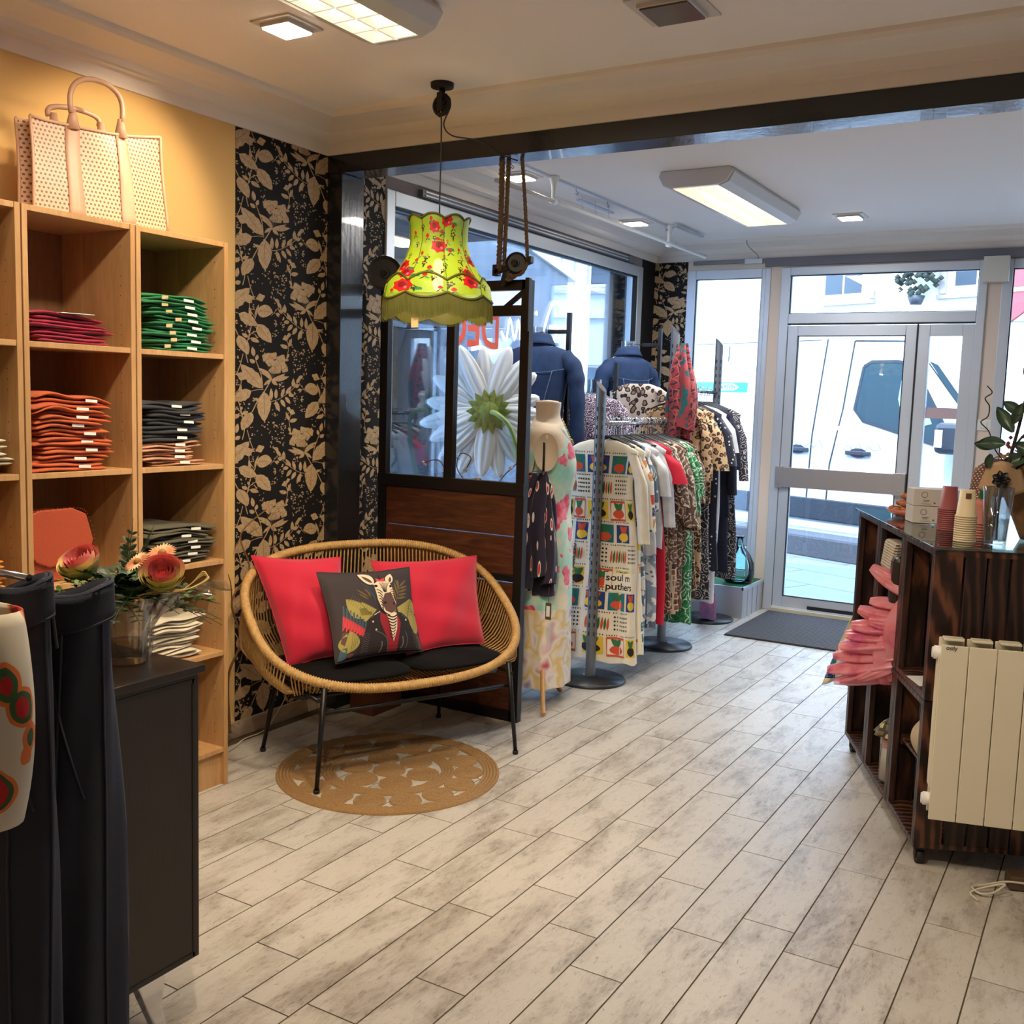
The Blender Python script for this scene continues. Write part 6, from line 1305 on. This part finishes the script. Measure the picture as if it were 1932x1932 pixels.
t=thing('lidded_jar','tall clear glass jar with patterned cloth lid and pink ribbon in the lower middle crate','jar',tuple(CP(.50,.07,.08)))
b=MB(); c=CP(.555,.058,0); b.lathe([(0,.082),(.048,.084),(.052,.10),(.052,.26),(.045,.29),(.045,.30)],tuple(c),24); build(b,'glass',m_clear,t)
b=MB(); b.lathe([(0,.09),(.047,.092),(.047,.25),(0,.255)],tuple(c),20); build(b,'white_filling',mat('white_filling',(214,204,194),.8),t)
b=MB(); b.grid(lambda u,v:Vector((c.x+(.047+.03*v)*math.cos(6.283*u)*(1+.1*math.sin(7*6.283*u)*v),c.y+(.047+.03*v)*math.sin(6.283*u)*(1+.1*math.sin(7*6.283*u)*v),.315-.045*v)),42,5,cu=True); b.lathe([(.047,.315),(.03,.33),(0,.335)],tuple(c),20); build(b,'cloth_lid',fabric('lid_check_print',cells([(196,190,120),(110,100,70),(206,200,150)],22,(60,52,44))),t,solid=.001)
b=MB(); b.grid(lambda u,v:Vector((c.x+.05*math.cos(6.283*u)*(1+.12*math.sin(5*6.283*u)),c.y+.05*math.sin(6.283*u),.285-.06*v)),30,3,cu=True); build(b,'pink_ribbon',mat('dusty_pink_net',(190,140,136),.7),t)
b=MB(); b.obox(CP(.016,.03,.318),E1*.365,E2*.14,ZZ*.012); b.obox(CP(.35,.03,.30),E1*.03,E2*.03,ZZ*.018); tag(build(b,'inner_shelf',m_crate),'small wooden shelf fixed inside the lower near crate','shelf')
b=MB(); b.grid(lambda u,v:CP(.135+.07*math.cos(6.283*u)*math.sin(math.pi*min(1,.15+v*.8)),.055+.05*math.sin(6.283*u)*math.sin(math.pi*min(1,.15+v*.8)),.332+.14*v),24,12,cu=True); tag(build(b,'knit_pouch',mat('beige_bobbly_knit',(206,190,164),.95,bump=(260,.8))),'beige bobbly knitted pouch on the small shelf of the lower near crate','pouch')
t=thing('daisy_card','white card with a daisy brooch lying in the upper near crate','card',tuple(CP(.2,.05,.582)))
b=MB(); b.obox(CP(.10,.01,.5825),E1*.13-E2*.01,E2*.10+E1*.02,ZZ*.002); build(b,'card',m_white,t)
b=MB()
for i in range(12): a=.5236*i; p=CP(.155,.045,.589); u=E1*math.cos(a)+E2*math.sin(a); w=E2*math.cos(a)-E1*math.sin(a); b.add([p,p+u*.012+w*.004,p+u*.022,p+u*.012-w*.004],[(0,1,2,3)],0)
b.lathe([(.007,.586),(.006,.593),(0,.595)],tuple(CP(.155,.045,0)),10,1); build(b,'daisy',[m_white,mat('yellow_heart',(224,180,50),.6)],t)
b=MB(); b.grid(lambda u,v:CP(1.235+.02*v+.012*math.sin(u*9),.02+.16*u-.12*v,.62-.36*v+.02*math.sin(u*4))+E1*.02*math.sin(u*12+v*3),16,14); tag(build(b,'printed_cloth',F_cell,solid=.002),'printed patchwork cloth hanging at the far end of the crate counter','cloth')
# ---- things on the glass top
ZT=1.0725
t=thing('pastry_plate','coral plate heaped with golden pastries at the far left of the counter','plate',tuple(CP(.93,.15,ZT)))
b=MB(); c=CP(.93,.15,0); b.lathe([(0,ZT),(.06,ZT),(.088,ZT+.016),(.098,ZT+.03),(.094,ZT+.03),(.085,ZT+.02),(.058,ZT+.008),(0,ZT+.008)],tuple(c),36); build(b,'plate',mat('coral_ceramic',(206,120,104),.35),t)
m_past=mat('golden_pastry',(188,112,54),.6,var=(40,(146,78,36)),bump=(90,.5))
pp=None
for i in range(30):
    lv,j,n_=(0,i,11) if i<11 else (0,i-11,5) if i<16 else (1,i-16,8) if i<24 else (2,i-24,5) if i<29 else (3,0,1)
    r=.066 if i<11 else .03 if i<16 else .044 if i<24 else .027 if i<29 else 0
    a=6.283*j/n_+lv*.4; x=c.x+r*math.cos(a); y=c.y+r*math.sin(a); z=ZT+.024+.029*lv+(.004 if i<11 else 0)
    if pp is None:
        b=MB(); b.grid(lambda u,v:Vector(((.0115+.0075*math.cos(6.283*v)*(1+.3*math.sin(6*6.283*u)))*math.cos(6.283*u)*1.15,(.0115+.0075*math.cos(6.283*v))*math.sin(6.283*u),.0095*math.sin(6.283*v))),24,8,cu=True,cv=True); pp=build(b,'twisted_pastry',m_past); pp.location=(x,y,z); tag(pp,'small twisted golden pastry in the heap on the coral plate','pastry','pastries on the plate'); pp.rotation_euler=(q.uniform(-.7,.7),q.uniform(-.7,.7),q.uniform(0,3))
    else:
        o=dup(pp,(x,y,z)); o.rotation_euler=(q.uniform(-.4,.4),q.uniform(-.4,.4),q.uniform(0,3))
for j,lb in enumerate(('lower of two white cardboard boxes printed with a cup, behind the pink cups','upper of two white cardboard boxes printed with a cup, behind the pink cups')):
    t=thing('cardboard_box',lb,'box',tuple(CP(.70,.12,ZT+j*.0665)),'white boxes on the counter')
    b=MB(); o=CP(.69,.095,ZT+j*.0665); b.obox(o,E2*.215,E1*.11,ZZ*.065); build(b,'carton',mat('white_printed_carton',(206,200,196),.6) if j==0 else bpy.data.materials['white_printed_carton'],t,bevel=.002)
    b=MB(); f=CP(.69,.095,ZT+j*.0665)-E1*.0006
    for s in stroke([(x*.011,y*.011) for x,y in blob((0,0),1,14)]+[(.011,0)],.0022): b.poly([f+E2*(.04+x)+ZZ*(.043+y) for x,y in s])
    for s in stroke([(.034,.033),(.046,.033)],.002)+stroke([(.036,.022),(.060,.022)],.0025)+stroke([(.036,.017),(.056,.017)],.0025)+stroke([(.028,.008),(.066,.008)],.0015): b.poly([f+E2*x+ZZ*y for x,y in s])
    b.poly([f+E2*(.078+x)+ZZ*(.012+y) for x,y in blob((0,0),.004,10)]); build(b,'print',mat('grey_print',(110,100,100),.7) if j==0 else bpy.data.materials['grey_print'],t)
def cups(c,n,m,step,label,group,tall=.085,r0=.026,r1=.036):
    b=MB(); b.lathe([(r0,tall),(r1-.002,.006),(r1+.0015,.004),(r1+.0015,0),(r1-.001,0),(r1-.003,.008),(r0-.0015,tall-.002),(0,tall-.002)],(0,0,0),26)
    b.f=b.f; o=None
    for i in range(n):
        if o is None: o=build(b,'paper_cup',m); tag(o,label%'lowest','cup',group); o.location=(c.x,c.y,ZT); p0=o
        else: dup(p0,(c.x,c.y,ZT+step*i),label=label%('topmost' if i==n-1 else str(['','second','third','fourth','fifth','sixth','seventh','eighth','ninth','tenth','eleventh','twelfth'][i])+' from the bottom'),group=group)
cups(CP(.49,.17,0),11,mat('dusty_pink_paper',(150,78,82),.5),.0075,'dusty pink upturned cup, %s of the pink stack','pink paper cups')
cups(CP(.30,.225,0),6,mat('salmon_paper',(200,128,116),.5),.0095,'pale salmon upturned cup, %s of the salmon stack','salmon paper cups')
cups(CP(.165,.135,0),12,mat('beige_paper',(216,200,168),.5),.0075,'beige upturned paper cup, %s of the beige stack','beige paper cups',.09,.024,.034)
b=MB(); c=CP(.165,.135,0); b.obox(c-E1*.0285-E2*.014+ZZ*(ZT+.145),E2*.018,E1*.0008+ZZ*0,ZZ*.018); tag(build(b,'cup_sticker',mat('dark_picture_sticker',(96,60,52),.6)),'small dark picture sticker on the topmost beige cup','sticker')
# glass vase with magnolia stem
vc=CP(.11,.215,0); t=thing('glass_vase','tall clear glass vase half full of water on the crate counter','vase',(vc.x,vc.y,ZT))
b=MB(); b.lathe([(0,ZT),(.033,ZT),(.034,ZT+.004),(.047,ZT+.19),(.0445,ZT+.19),(.032,ZT+.015),(0,ZT+.013)],(vc.x,vc.y,0),32); build(b,'glass',m_clear,t)
b=MB(); b.lathe([(.0315,ZT+.014),(.0375,ZT+.085),(0,ZT+.085)],(vc.x,vc.y,0),28); build(b,'water',glassmat('clear_water',(.9,.93,.9),.10),t)
t=thing('magnolia_branch','dark magnolia branch with big green leaves and a curly twig in the glass vase','branch',(vc.x,vc.y,ZT+.02)); m_bark=mat('dark_bark',(50,38,34),.8,bump=(150,.5))
q=random.Random(9)
b=MB(); P=spl([(vc.x,vc.y,ZT+.016),(vc.x,vc.y+.0,1.20),(vc.x+.012,3.77,1.32),(vc.x+.035,3.79,1.46),(vc.x+.06,3.8,1.62),(vc.x+.10,3.8,1.74)],6); b.tube(P,[.0075*(1-.5*i/len(P)) for i in range(len(P))],8)
b.tube(spl([(vc.x+.012,3.77,1.33),(vc.x-.03,3.79,1.38),(vc.x-.055,3.8,1.44),(vc.x-.082,3.8,1.47),(vc.x-.062,3.8,1.49),(vc.x-.06,3.8,1.525),(vc.x-.075,3.8,1.55),(vc.x-.055,3.8,1.57),(vc.x-.072,3.8,1.592)],6),.0021,5)
b.tube(spl([(vc.x+.02,3.78,1.38),(vc.x+.06,3.78,1.44),(vc.x+.12,3.79,1.47)],6),.004,6); b.tube(spl([(vc.x+.01,3.78,1.30),(vc.x+.08,3.78,1.35),(vc.x+.14,3.79,1.36)],6),.004,6)
build(b,'stem',m_bark,t)
m_mag=mat('magnolia_leaf_green',(60,84,66),.28,var=(20,(44,66,54))); b=MB()
def bleaf(b,p,d,L,w,up,m=0):
    p=Vector(p); d=Vector(d).normalized(); up=Vector(up).normalized(); s=d.cross(up).normalized(); n_=s.cross(d)
    b.grid(lambda u,v:p+d*L*v+s*(u-.5)*w*math.sin(math.pi*min(1,.04+v*.95))**.75+n_*(.25*w*(2*u-1)**2-.25*L*v*v),7,9,m=m)
for (dx,dy,z),(ex,ey,ez),L,w in (((-.0,0,1.40),(-.9,-.1,.05),.085,.045),((-.03,0,1.385),(-1,.1,.25),.07,.035),((.02,0,1.44),(-.7,0,1.1),.10,.045),((.02,0,1.47),(.3,-.3,1),.07,.035),((.04,0,1.50),(-.9,0,.7),.07,.038),((.05,0,1.54),(.9,0,.3),.09,.045),((.07,0,1.60),(-.5,0,1),.07,.035),((.03,0,1.40),(.8,-.2,-.3),.10,.05),((.06,0,1.42),(.9,0,.4),.09,.045),((.0,0,1.33),(.9,-.2,.5),.09,.045),((.05,0,1.34),(.7,0,.6),.1,.045),((.09,0,1.66),(.3,0,1),.08,.04),((-.04,0,1.365),(-.2,-.2,-1),.05,.028),((.10,0,1.36),(.6,0,.7),.09,.04),((.11,0,1.46),(.6,-.2,.6),.09,.04)): bleaf(b,(vc.x+dx,3.78+dy,z),(ex,ey,ez),L,w,(0,-1,.3))
build(b,'leaves',m_mag,t)
# kraft-wrapped bouquet behind the vase
kc=CP(.30,.40,0); t=thing('wrapped_bouquet','dried flower bouquet in kraft paper with a black flower emblem behind the glass vase','bouquet',(kc.x,kc.y,ZT))
m_kraft=mat('kraft_paper',(120,94,66),.75,var=(20,(146,110,70))); b=MB()
b.grid(lambda u,v:Vector((kc.x-.01+(.03+.12*v)*math.cos(6.283*u)*(1+.07*math.sin(5*6.283*u))+.02*v,kc.y+(.03+.10*v)*math.sin(6.283*u),ZT+.23*v+.02*math.sin(3*6.283*u)*v)),40,10,cu=True); build(b,'kraft_cone',m_kraft,t,solid=.001)
b=MB(); ec=Vector((vc.x+.0,vc.y+.06,1.285))
b.grid(lambda u,v:ec+Vector(((u-.5)*.15*(1-.3*v),.02*math.cos(u*6)+.01,(v-.5)*.12*(.6+.4*math.sin(math.pi*u)))),14,8); build(b,'kraft_label',mat('light_kraft',(172,142,110),.75),t,solid=.001)
b=MB()
for i in range(7): a=.898*i; bleaf(b,ec+Vector((0,-.022,0)),(math.cos(a),-.1,math.sin(a)),.03,.022,(0,-1,0))
build(b,'black_emblem',mat('black_satin',(26,26,32),.4),t)
b=MB(); b.grid(lambda u,v:Vector((kc.x-.02+(.075)*math.cos(3.3*u-.1)+.0*v,kc.y-.07+.02*math.sin(3*u),1.30-.05*v+.06*math.sin(3.1*u))),14,5); build(b,'gold_ribbon',mat('gold_satin_ribbon',(206,160,84),.3,.3),t,solid=.001)
q=random.Random(22); b=MB()
for i in range(46):
    a=q.uniform(0,6.28); el=q.uniform(.1,1.3); p=Vector((kc.x,kc.y,1.28)); d=Vector((math.cos(a)*math.cos(el),math.sin(a)*math.cos(el)*.7,math.sin(el)))
    sprig(b,p,d,q.uniform(.08,.2),6,.03,q.choice((0,0,1,2)),q,.05)
for i in range(40):
    a=q.uniform(0,6.28); r=q.uniform(.02,.13); b.lathe([(0,-.008),(.009,0),(0,.008)],(kc.x+r*math.cos(a),kc.y+r*.7*math.sin(a),1.29+q.uniform(0,.15)),7,3)
build(b,'dried_stems',[mat('dried_olive_leaf',(96,92,66),.8),mat('dried_brown_leaf',(122,84,56),.8),m_mag,mat('rust_berry',(150,70,60),.7)],t)
b=MB(); b.grid(lambda u,v:Vector((vc.x-.13+.15*u*(.15+.85*v)+.03*v,3.87+.03*math.sin(u*3),1.075+.30*v*(1-.22*(1-u)**2))) ,14,14); tag(build(b,'woven_paper_sheet',perfmat('woven_brown_paper',(150,112,92),.008,.25,.7),solid=.001),'openwork brown paper sheet standing between the beige cups and the bouquet','paper')
b=MB(); b.lathe([(0,1.075),(.014,1.076),(.014,1.26),(.006,1.28),(.006,1.30)],(vc.x-.065,3.90,0),12,0); b.lathe([(.008,1.30),(.008,1.318),(0,1.32)],(vc.x-.065,3.90,0),12,1); tag(build(b,'small_bottle',[mat('green_bottle',(30,110,60),.2),mat('red_cap',(206,40,50),.4)]),'thin green bottle with red cap behind the kraft paper','bottle')
b=MB(); b.grid(lambda u,v:Vector((vc.x+.085+.12*u,3.72+.10*v,1.075+.10*math.sin(math.pi*u)*math.sin(math.pi*v)**.5+.01*math.sin(u*15+v*9))),16,14); tag(build(b,'grey_cloth_bundle',mat('grey_linen_bundle',(150,140,132),.9)),'crumpled grey cloth bundle on the counter at the right picture edge','cloth')
# ---------------------------------------------------------------- outside: pavement, kerb, van, houses
SD=Vector((.926,-.378,0)).normalized(); SN=Vector((.378,.926,0)).normalized(); SA=Vector((-3.004,10.75,0))
def SP(s,n,z): return SA+SD*s+SN*n+ZZ*z
k=N('pale_paving'); v=k.coord((1,1,1),'Object',(0,0,.39)); br=k.n('TexBrick'); br.inputs['Scale'].default_value=1; br.inputs['Brick Width'].default_value=1.1; br.inputs['Row Height'].default_value=.62; br.inputs['Mortar Size'].default_value=.009; br.inputs['Color1'].default_value=lin((122,130,140)); br.inputs['Color2'].default_value=lin((112,120,130)); br.inputs['Mortar'].default_value=lin((60,68,68)); k.l(v,br.inputs['Vector']); k.col(k.mix(k.math('MULTIPLY',k.noise(v,60),.35),br.outputs['Color'],(100,106,114))); k.b.inputs['Roughness'].default_value=.8
b=MB(); b.poly([SP(-14,-6,-.03),SP(12,-6,-.03),SP(12,.02,-.03),SP(-14,.02,-.03)]); struct(b,'ground_pavement',k.m)
k=N('granite_kerb'); v=k.coord(); k.col(k.ramp(k.noise(v,140,4,.8),[(.3,(38,42,50)),(.5,(72,76,84)),(.7,(112,114,120))])); k.b.inputs['Roughness'].default_value=.8
b=MB(); b.obox(SP(-14,0,-.05),SD*26,SN*.32,ZZ*.245); struct(b,'kerb',k.m,bevel=.03)
b=MB(); b.poly([SP(-14,.3,-.06),SP(14,.3,-.06),SP(14,9,-.06),SP(-14,9,-.06)]); struct(b,'street',mat('asphalt',(110,112,116),.9,bump=(80,.4)))
# van
VO=.62
def VP(s,z,n=0): 
    z0=z; ins=.0 if z<1.15 else (z-1.15)*.07; return SP(s,VO+n+ins,z)
t=thing('delivery_van','white delivery van parked in the street outside the glass door','van',tuple(SP(-1,VO+1,-.06))); m_van=mat('white_car_paint',(206,212,220),.25,coat=.5); m_dark=mat('dark_van_plastic',(42,50,60),.5); m_vg=mat('van_side_glass',(52,70,78),.08,spec=.5); m_seam=mat('dark_panel_gap',(34,38,44),.7)
b=MB(); OUT=[(-5.2,.14),(-5.2,1.2),(-5.15,2.3),(-5.0,2.46),(.2,2.46),(.62,2.36),(1.05,2.02),(1.62,1.36),(2.0,1.12),(2.35,.98),(2.45,.6),(2.40,.14)]
# body skin: rings of the outline from the near side to the far side, rounded at both
zs=[]
for n_,k_ in ((0,.0),(.05,-.0),(1.85,0),(1.9,0)): zs.append(n_)
V=[];m_=len(OUT)
prof=[(0,1),(.06,1)]
near=[VP(s,z) for s,z in OUT]; far=[SP(s,VO+2.0-(0 if z<1.15 else (z-1.15)*.07),z) for s,z in OUT]
near=[p-SD*0 for p in near]
b.add(near+far,[(i,(i+1)%m_,(i+1)%m_+m_,i+m_) for i in range(m_)]+[tuple(range(m_-1,-1,-1)),tuple(range(m_,2*m_))])
build(b,'body_shell',m_van,t,bevel=.05)
def vstrip(pts,w,m,nm,off=-.006):
    b=MB()
    for s in stroke(pts,w): b.add([VP(x,z,off) for x,z in s],[(0,1,2,3)])
    return build(b,nm,m,t)
win=[(.36,1.95),(.30,1.5),(.42,1.38),(1.30,1.17),(1.45,1.20),(1.10,1.72),(.92,1.97),(.75,2.0),(.45,2.0)]
b=MB(); b.add([VP(s,z,-.004) for s,z in win],[tuple(range(len(win)-1,-1,-1))]); wn=build(b,'side_window',m_vg,t)
b=MB()
for s in stroke(win+[win[0]],.03): b.add([VP(x,z,-.008) for x,z in s],[(0,1,2,3)])
build(b,'window_seal',m_dark,t)
b=MB(); b.add([VP(s,z,-.006) for s,z in [(.82,1.86),(.80,1.62),(.86,1.45),(1.12,1.36),(1.20,1.38),(1.05,1.66),(.93,1.84)]],[tuple(range(6,-1,-1))]); build(b,'seat_view',mat('far_window_view',(150,196,206),.2),t)
vstrip([(.22,2.22),(.16,1.5),(.05,.9),(.03,.36),(.12,.30),(1.5,.30)],.018,m_seam,'door_gap'); vstrip([(-.12,2.25),(-.2,1.2),(-.23,.30)],.018,m_seam,'door_gap'); vstrip([(.22,2.22),(.9,2.2),(1.3,1.75),(1.75,1.25)],.016,m_seam,'door_gap'); vstrip([(-1.5,2.2),(-1.52,.3)],.018,m_seam,'door_gap'); vstrip([(-4.5,1.62),(-1.6,1.62)],.008,m_seam,'door_gap'); vstrip([(-4.8,2.22),(-.2,2.24)],.008,m_seam,'roof_line')
b=MB(); b.obox(SP(-5.1,VO-.025,.285),SD*6.6,SN*.03,ZZ*.235); build(b,'side_moulding',m_dark,t,bevel=.012); b=MB(); b.obox(SP(-5.1,VO-.012,.13),SD*6.5,SN*.03,ZZ*.035); build(b,'sill',mat('grey_sill',(150,156,162),.6),t,bevel=.01)
for s0 in (.23,-.55):
    b=MB(); b.obox(SP(s0+.02,VO-.03,1.02),SD*.30,SN*.03,ZZ*.045); b.grid(lambda u,v,s0=s0:SP(s0+.17+.11*(u-.5)*2,VO-.012,1.045+.05*(v-.5)*2*math.sqrt(max(0,1-(2*u-1)**2))),12,5); build(b,'door_handle',m_dark,t,bevel=.008)
b=MB(); b.obox(SP(1.38,VO-.26,1.10),SD*.34,SN*.16,ZZ*.30); b.obox(SP(1.50,VO-.12,1.06),SD*.2,SN*.16,ZZ*.12); mi=build(b,'wing_mirror',m_dark,t,bevel=.05)
b=MB(); b.obox(SP(1.40,VO-.268,1.16),SD*.08,SN*.01,ZZ*.17); build(b,'indicator',mat('orange_indicator',(226,206,196),.3),mi,bevel=.02)
b=MB(); b.add([VP(s,z,-.01) for s,z in [(1.10,2.0),(1.2,1.96),(1.80,1.27),(1.70,1.27)]],[(3,2,1,0)]); build(b,'windscreen_edge',m_vg,t)
for s in (-4.1,1.75):
    b=MB(); b.cyl(SP(s,VO-.01,.27),SP(s,VO+.22,.27),.33,28); b.cyl(SP(s,VO-.02,.27),SP(s,VO,.27),.19,20,1); build(b,'wheel',[m_rubber,m_alu],t)
b=MB(); x0=SP(-.62,VO-.008,1.10)
for s in stroke(spl([(.62,1.16),(.66,1.10),(.58,1.08),(.52,1.12),(.46,1.05),(.40,1.14),(.34,1.06),(.28,1.12),(.2,1.06)],5),.008)+stroke(spl([(-.05,1.07),(-.1,1.16),(-.16,1.07),(-.22,1.12),(-.3,1.06),(-.36,1.12),(-.42,1.07)],5),.008): b.add([VP(x,z,-.008) for x,z in s],[(0,1,2,3)])
build(b,'side_script',mat('grey_script',(120,126,134),.6),t)
b=MB(); b.add([VP(s,z,-.008) for s,z in [(-1.97,1.66),(-1.17,1.66),(-1.17,1.775),(-1.97,1.775)]],[(0,1,2,3)]); bd=build(b,'teal_banner',mat('teal_banner',(40,140,140),.6),t)
b=MB(); b.add([VP(-1.47+x,1.718+y,-.010) for x,y in blob((0,0),.17,18,.06,6,ry=.045)],[tuple(range(18))]); 
build(b,'banner_cloud',mat('pale_cloud',(190,222,220),.6),t)
b=MB()
for p in text2d('de RÉVIN',.062,0,.002): b.add([VP(-1.60+x,1.700+y,-.012) for x,y in p],[tuple(range(len(p)))])
build(b,'banner_text',mat('teal_text',(50,120,122),.6),t)
# houses across the street
m_fac=mat('pale_house_render',(206,202,196),.8); m_win2=mat('distant_window_glass',(44,56,68),.25); m_shut=mat('grey_shutter',(150,140,140),.7)
t=thing('house','pale rendered house with curtained windows across the street, above the van','building',tuple(SP(-2,9,0)))
b=MB(); b.obox(SP(-14,9,-.1),SD*30,SN*2,ZZ*9); build(b,'facade',m_fac,t)
for s in (-8.7,-5.9,-3.1,-.3,2.5,5.3):
    b=MB(); b.obox(SP(s-.5,8.97,3.7),SD*1.0,SN*.06,ZZ*1.5); w_=build(b,'window',mat('white_window_frame',(225,225,222),.5) if 'white_window_frame' not in bpy.data.materials else bpy.data.materials['white_window_frame'],t)
    b=MB(); b.obox(SP(s-.42,8.95,3.78),SD*.39,SN*.05,ZZ*1.3); b.obox(SP(s+.03,8.95,3.78),SD*.39,SN*.05,ZZ*1.3); build(b,'pane',m_win2,w_)
    b=MB(); b.obox(SP(s-.72,8.93,3.65),SD*.12,SN*.06,ZZ*1.6); b.obox(SP(s+.6,8.93,3.65),SD*.12,SN*.06,ZZ*1.6); b.obox(SP(s-.75,8.9,3.56),SD*1.5,SN*.12,ZZ*.07); build(b,'shutter',m_shut,t)
b=MB(); b.obox(SP(-14,8.9,3.1),SD*30,SN*.12,ZZ*.10); build(b,'string_course',m_fac,t)
t=thing('shop_awning','dusty red shop blind with a pale stripe across the street, right picture edge','awning',tuple(SP(.8,3,2.6)))
b=MB(); b.prism([SP(s,3,z) for s,z in [(.45,2.55),(.66,2.56),(.80,2.66),(.92,2.85),(1.0,3.3),(.45,3.3)]],SN*.05); build(b,'cloth',mat('dusty_red_blind',(150,70,74),.8),t)
b=MB(); b.obox(SP(.45,2.99,2.90),SD*.5,SN*.01,ZZ*.05); build(b,'stripe',mat('pale_orange_stripe',(226,170,120),.8),t)
t=thing('parked_van','dark blue van parked behind the white one, glimpsed at the right window edge','van',tuple(SP(3,5.2,-.06)))
b=MB(); b.prism([SP(s,4.2,z) for s,z in [(.6,.2),(5.2,.2),(5.2,2.0),(1.1,2.05),(.7,1.3)]],SN*1.8); build(b,'body',mat('dark_blue_paint',(30,36,52),.3,coat=.4),t,bevel=.04)
b=MB(); b.add([SP(s,4.19,z) for s,z in [(.95,1.35),(1.25,1.9),(2.4,1.88),(2.4,1.35)]],[(0,3,2,1)]); build(b,'side_window',m_vg,t)
for s_ in (1.5,4.3):
    b=MB(); b.cyl(SP(s_,4.18,.27),SP(s_,4.4,.27),.33,20); build(b,'wheel',m_rubber,t)
q=random.Random(31); b=MB()
for i in range(90):
    a=q.uniform(0,6.28); r=.42*math.sqrt(q.random()); c=SP(-4.15+r*math.cos(a),8.75+q.uniform(-.15,.15),3.98+r*math.sin(a)*.9); b.lathe([(0,-.05),(.06,0),(0,.06)],tuple(c),6)
t=thing('hanging_plant','dark leafy hanging plant on the house front above the door transom','plant',tuple(SP(-4.15,8.75,3.6))); build(b,'foliage',mat('dark_hanging_foliage',(34,46,34),.8),t)
b=MB(); b.lathe([(.10,0),(.16,.16)],tuple(SP(-4.15,8.75,3.46)),14); build(b,'pot',m_gw if 'm_gw' in globals() else m_dark,t)
# neighbour at the left: dark porch, grey rendered wall, gable, lane
m_gw=mat('grey_rendered_wall',(128,138,150),.9,var=(6,(104,114,128),(1,1,.3)),bump=(40,.3)); m_dg=mat('dark_porch',(70,80,92),.85,var=(5,(52,62,74)))
t=thing('neighbour_house','grey rendered neighbouring house with a dark porch outside the left shop window','building',(-5.6,6.5,0))
b=MB(); b.bx(-5.9,-5.6,3.2,8.05,-.05,4.2); build(b,'porch_wall',m_dg,t)
b=MB(); b.bx(-5.9,-3.5,3.2,7.75,2.86,3.1); build(b,'porch_ceiling',m_dg,t)
b=MB(); b.prism([(-5.62,8.05,-.05),(-5.62,10.6,-.05),(-5.62,10.6,2.9),(-5.62,8.4,3.35),(-5.62,8.05,3.35)],(-.4,0,0)); build(b,'gable_wall',m_gw,t)
b=MB(); b.prism([(-5.58,10.75,2.86),(-5.58,10.75,2.95),(-5.58,8.0,3.5),(-5.58,8.0,3.42)],(-.5,0,0)); build(b,'roof_edge',m_white,t)
b=MB(); b.bx(-5.6,-5.57,7.15,7.2,.1,2.15); b.bx(-5.6,-5.57,7.9,7.95,.1,2.15); b.bx(-5.6,-5.57,7.15,7.95,2.10,2.15); build(b,'door_frame',mat('pale_door_frame',(150,166,180),.6),t)
b=MB(); b.cyl((-5.4,6.0,2.62),(-5.4,7.7,2.62),.03,10); b.cyl((-4.9,5.9,2.50),(-4.9,7.2,2.50),.05,10); b.cyl((-4.7,5.9,2.42),(-4.7,7.2,2.42),.035,10); build(b,'awning_tube',mat('pale_tube',(214,214,196),.5),t)
b=MB(); b.bx(-5.6,-5.56,6.35,6.62,1.55,2.1); b.bx(-5.6,-5.55,6.33,6.64,1.5,1.55); build(b,'window',m_win2,t)
t=thing('garage','white garage with slatted door in the bright lane outside the left window','building',(-8.2,14.5,0))
b=MB(); b.bx(-12,-4.2,16.0,16.4,-.1,5.2); build(b,'wall',m_fac,t)
b=MB()
for i in range(14): b.bx(-9.6+i*.26,-9.4+i*.26,15.94,16.0,2.2,4.4)
build(b,'slatted_door',mat('pale_slat',(206,208,214),.7),t)
b=MB(); b.bx(-5.35,-5.2,10.9,11.05,-.1,2.6); tag(build(b,'red_post',mat('red_painted_post',(176,50,56),.6)),'red painted post standing in the lane outside the left shop window','post')
b=MB(); b.bx(-3.62,-3.46,7.2,7.6,-.05,3.3); struct(b,'wall_outer',mat('pale_blue_render',(176,196,214),.85))
b=MB(); b.bx(-6.5,-3.45,2.5,11.5,-.06,-.035); struct(b,'ground_lane',mat('lane_paving',(130,136,144),.9,bump=(50,.3)))
t=thing('dark_coat','dark long coat hanging against the neighbouring wall, glimpsed through the left partition glass','coat',(-5.46,7.42,2.15)); b=MB()
b.grid(lambda u,v:Vector((-5.46+(.03+.05*v)*math.cos(6.283*u)*(1+.15*math.sin(5*6.283*u)),7.42+(.05+.17*min(1,v*4)+.03*v)*math.sin(6.283*u),2.15-.09*min(1,v*5)-1.02*v)),30,18,cu=True); build(b,'body',mat('charcoal_wool',(40,46,56),.9),t)
b=MB(); b.tube(spl([(-5.46,7.42,2.14),(-5.46,7.42,2.19),(-5.46,7.44,2.215),(-5.5,7.42,2.235)],4),.004,5); b.cyl((-5.6,7.42,2.232),(-5.44,7.42,2.232),.008,6); build(b,'hook',m_iron,t)
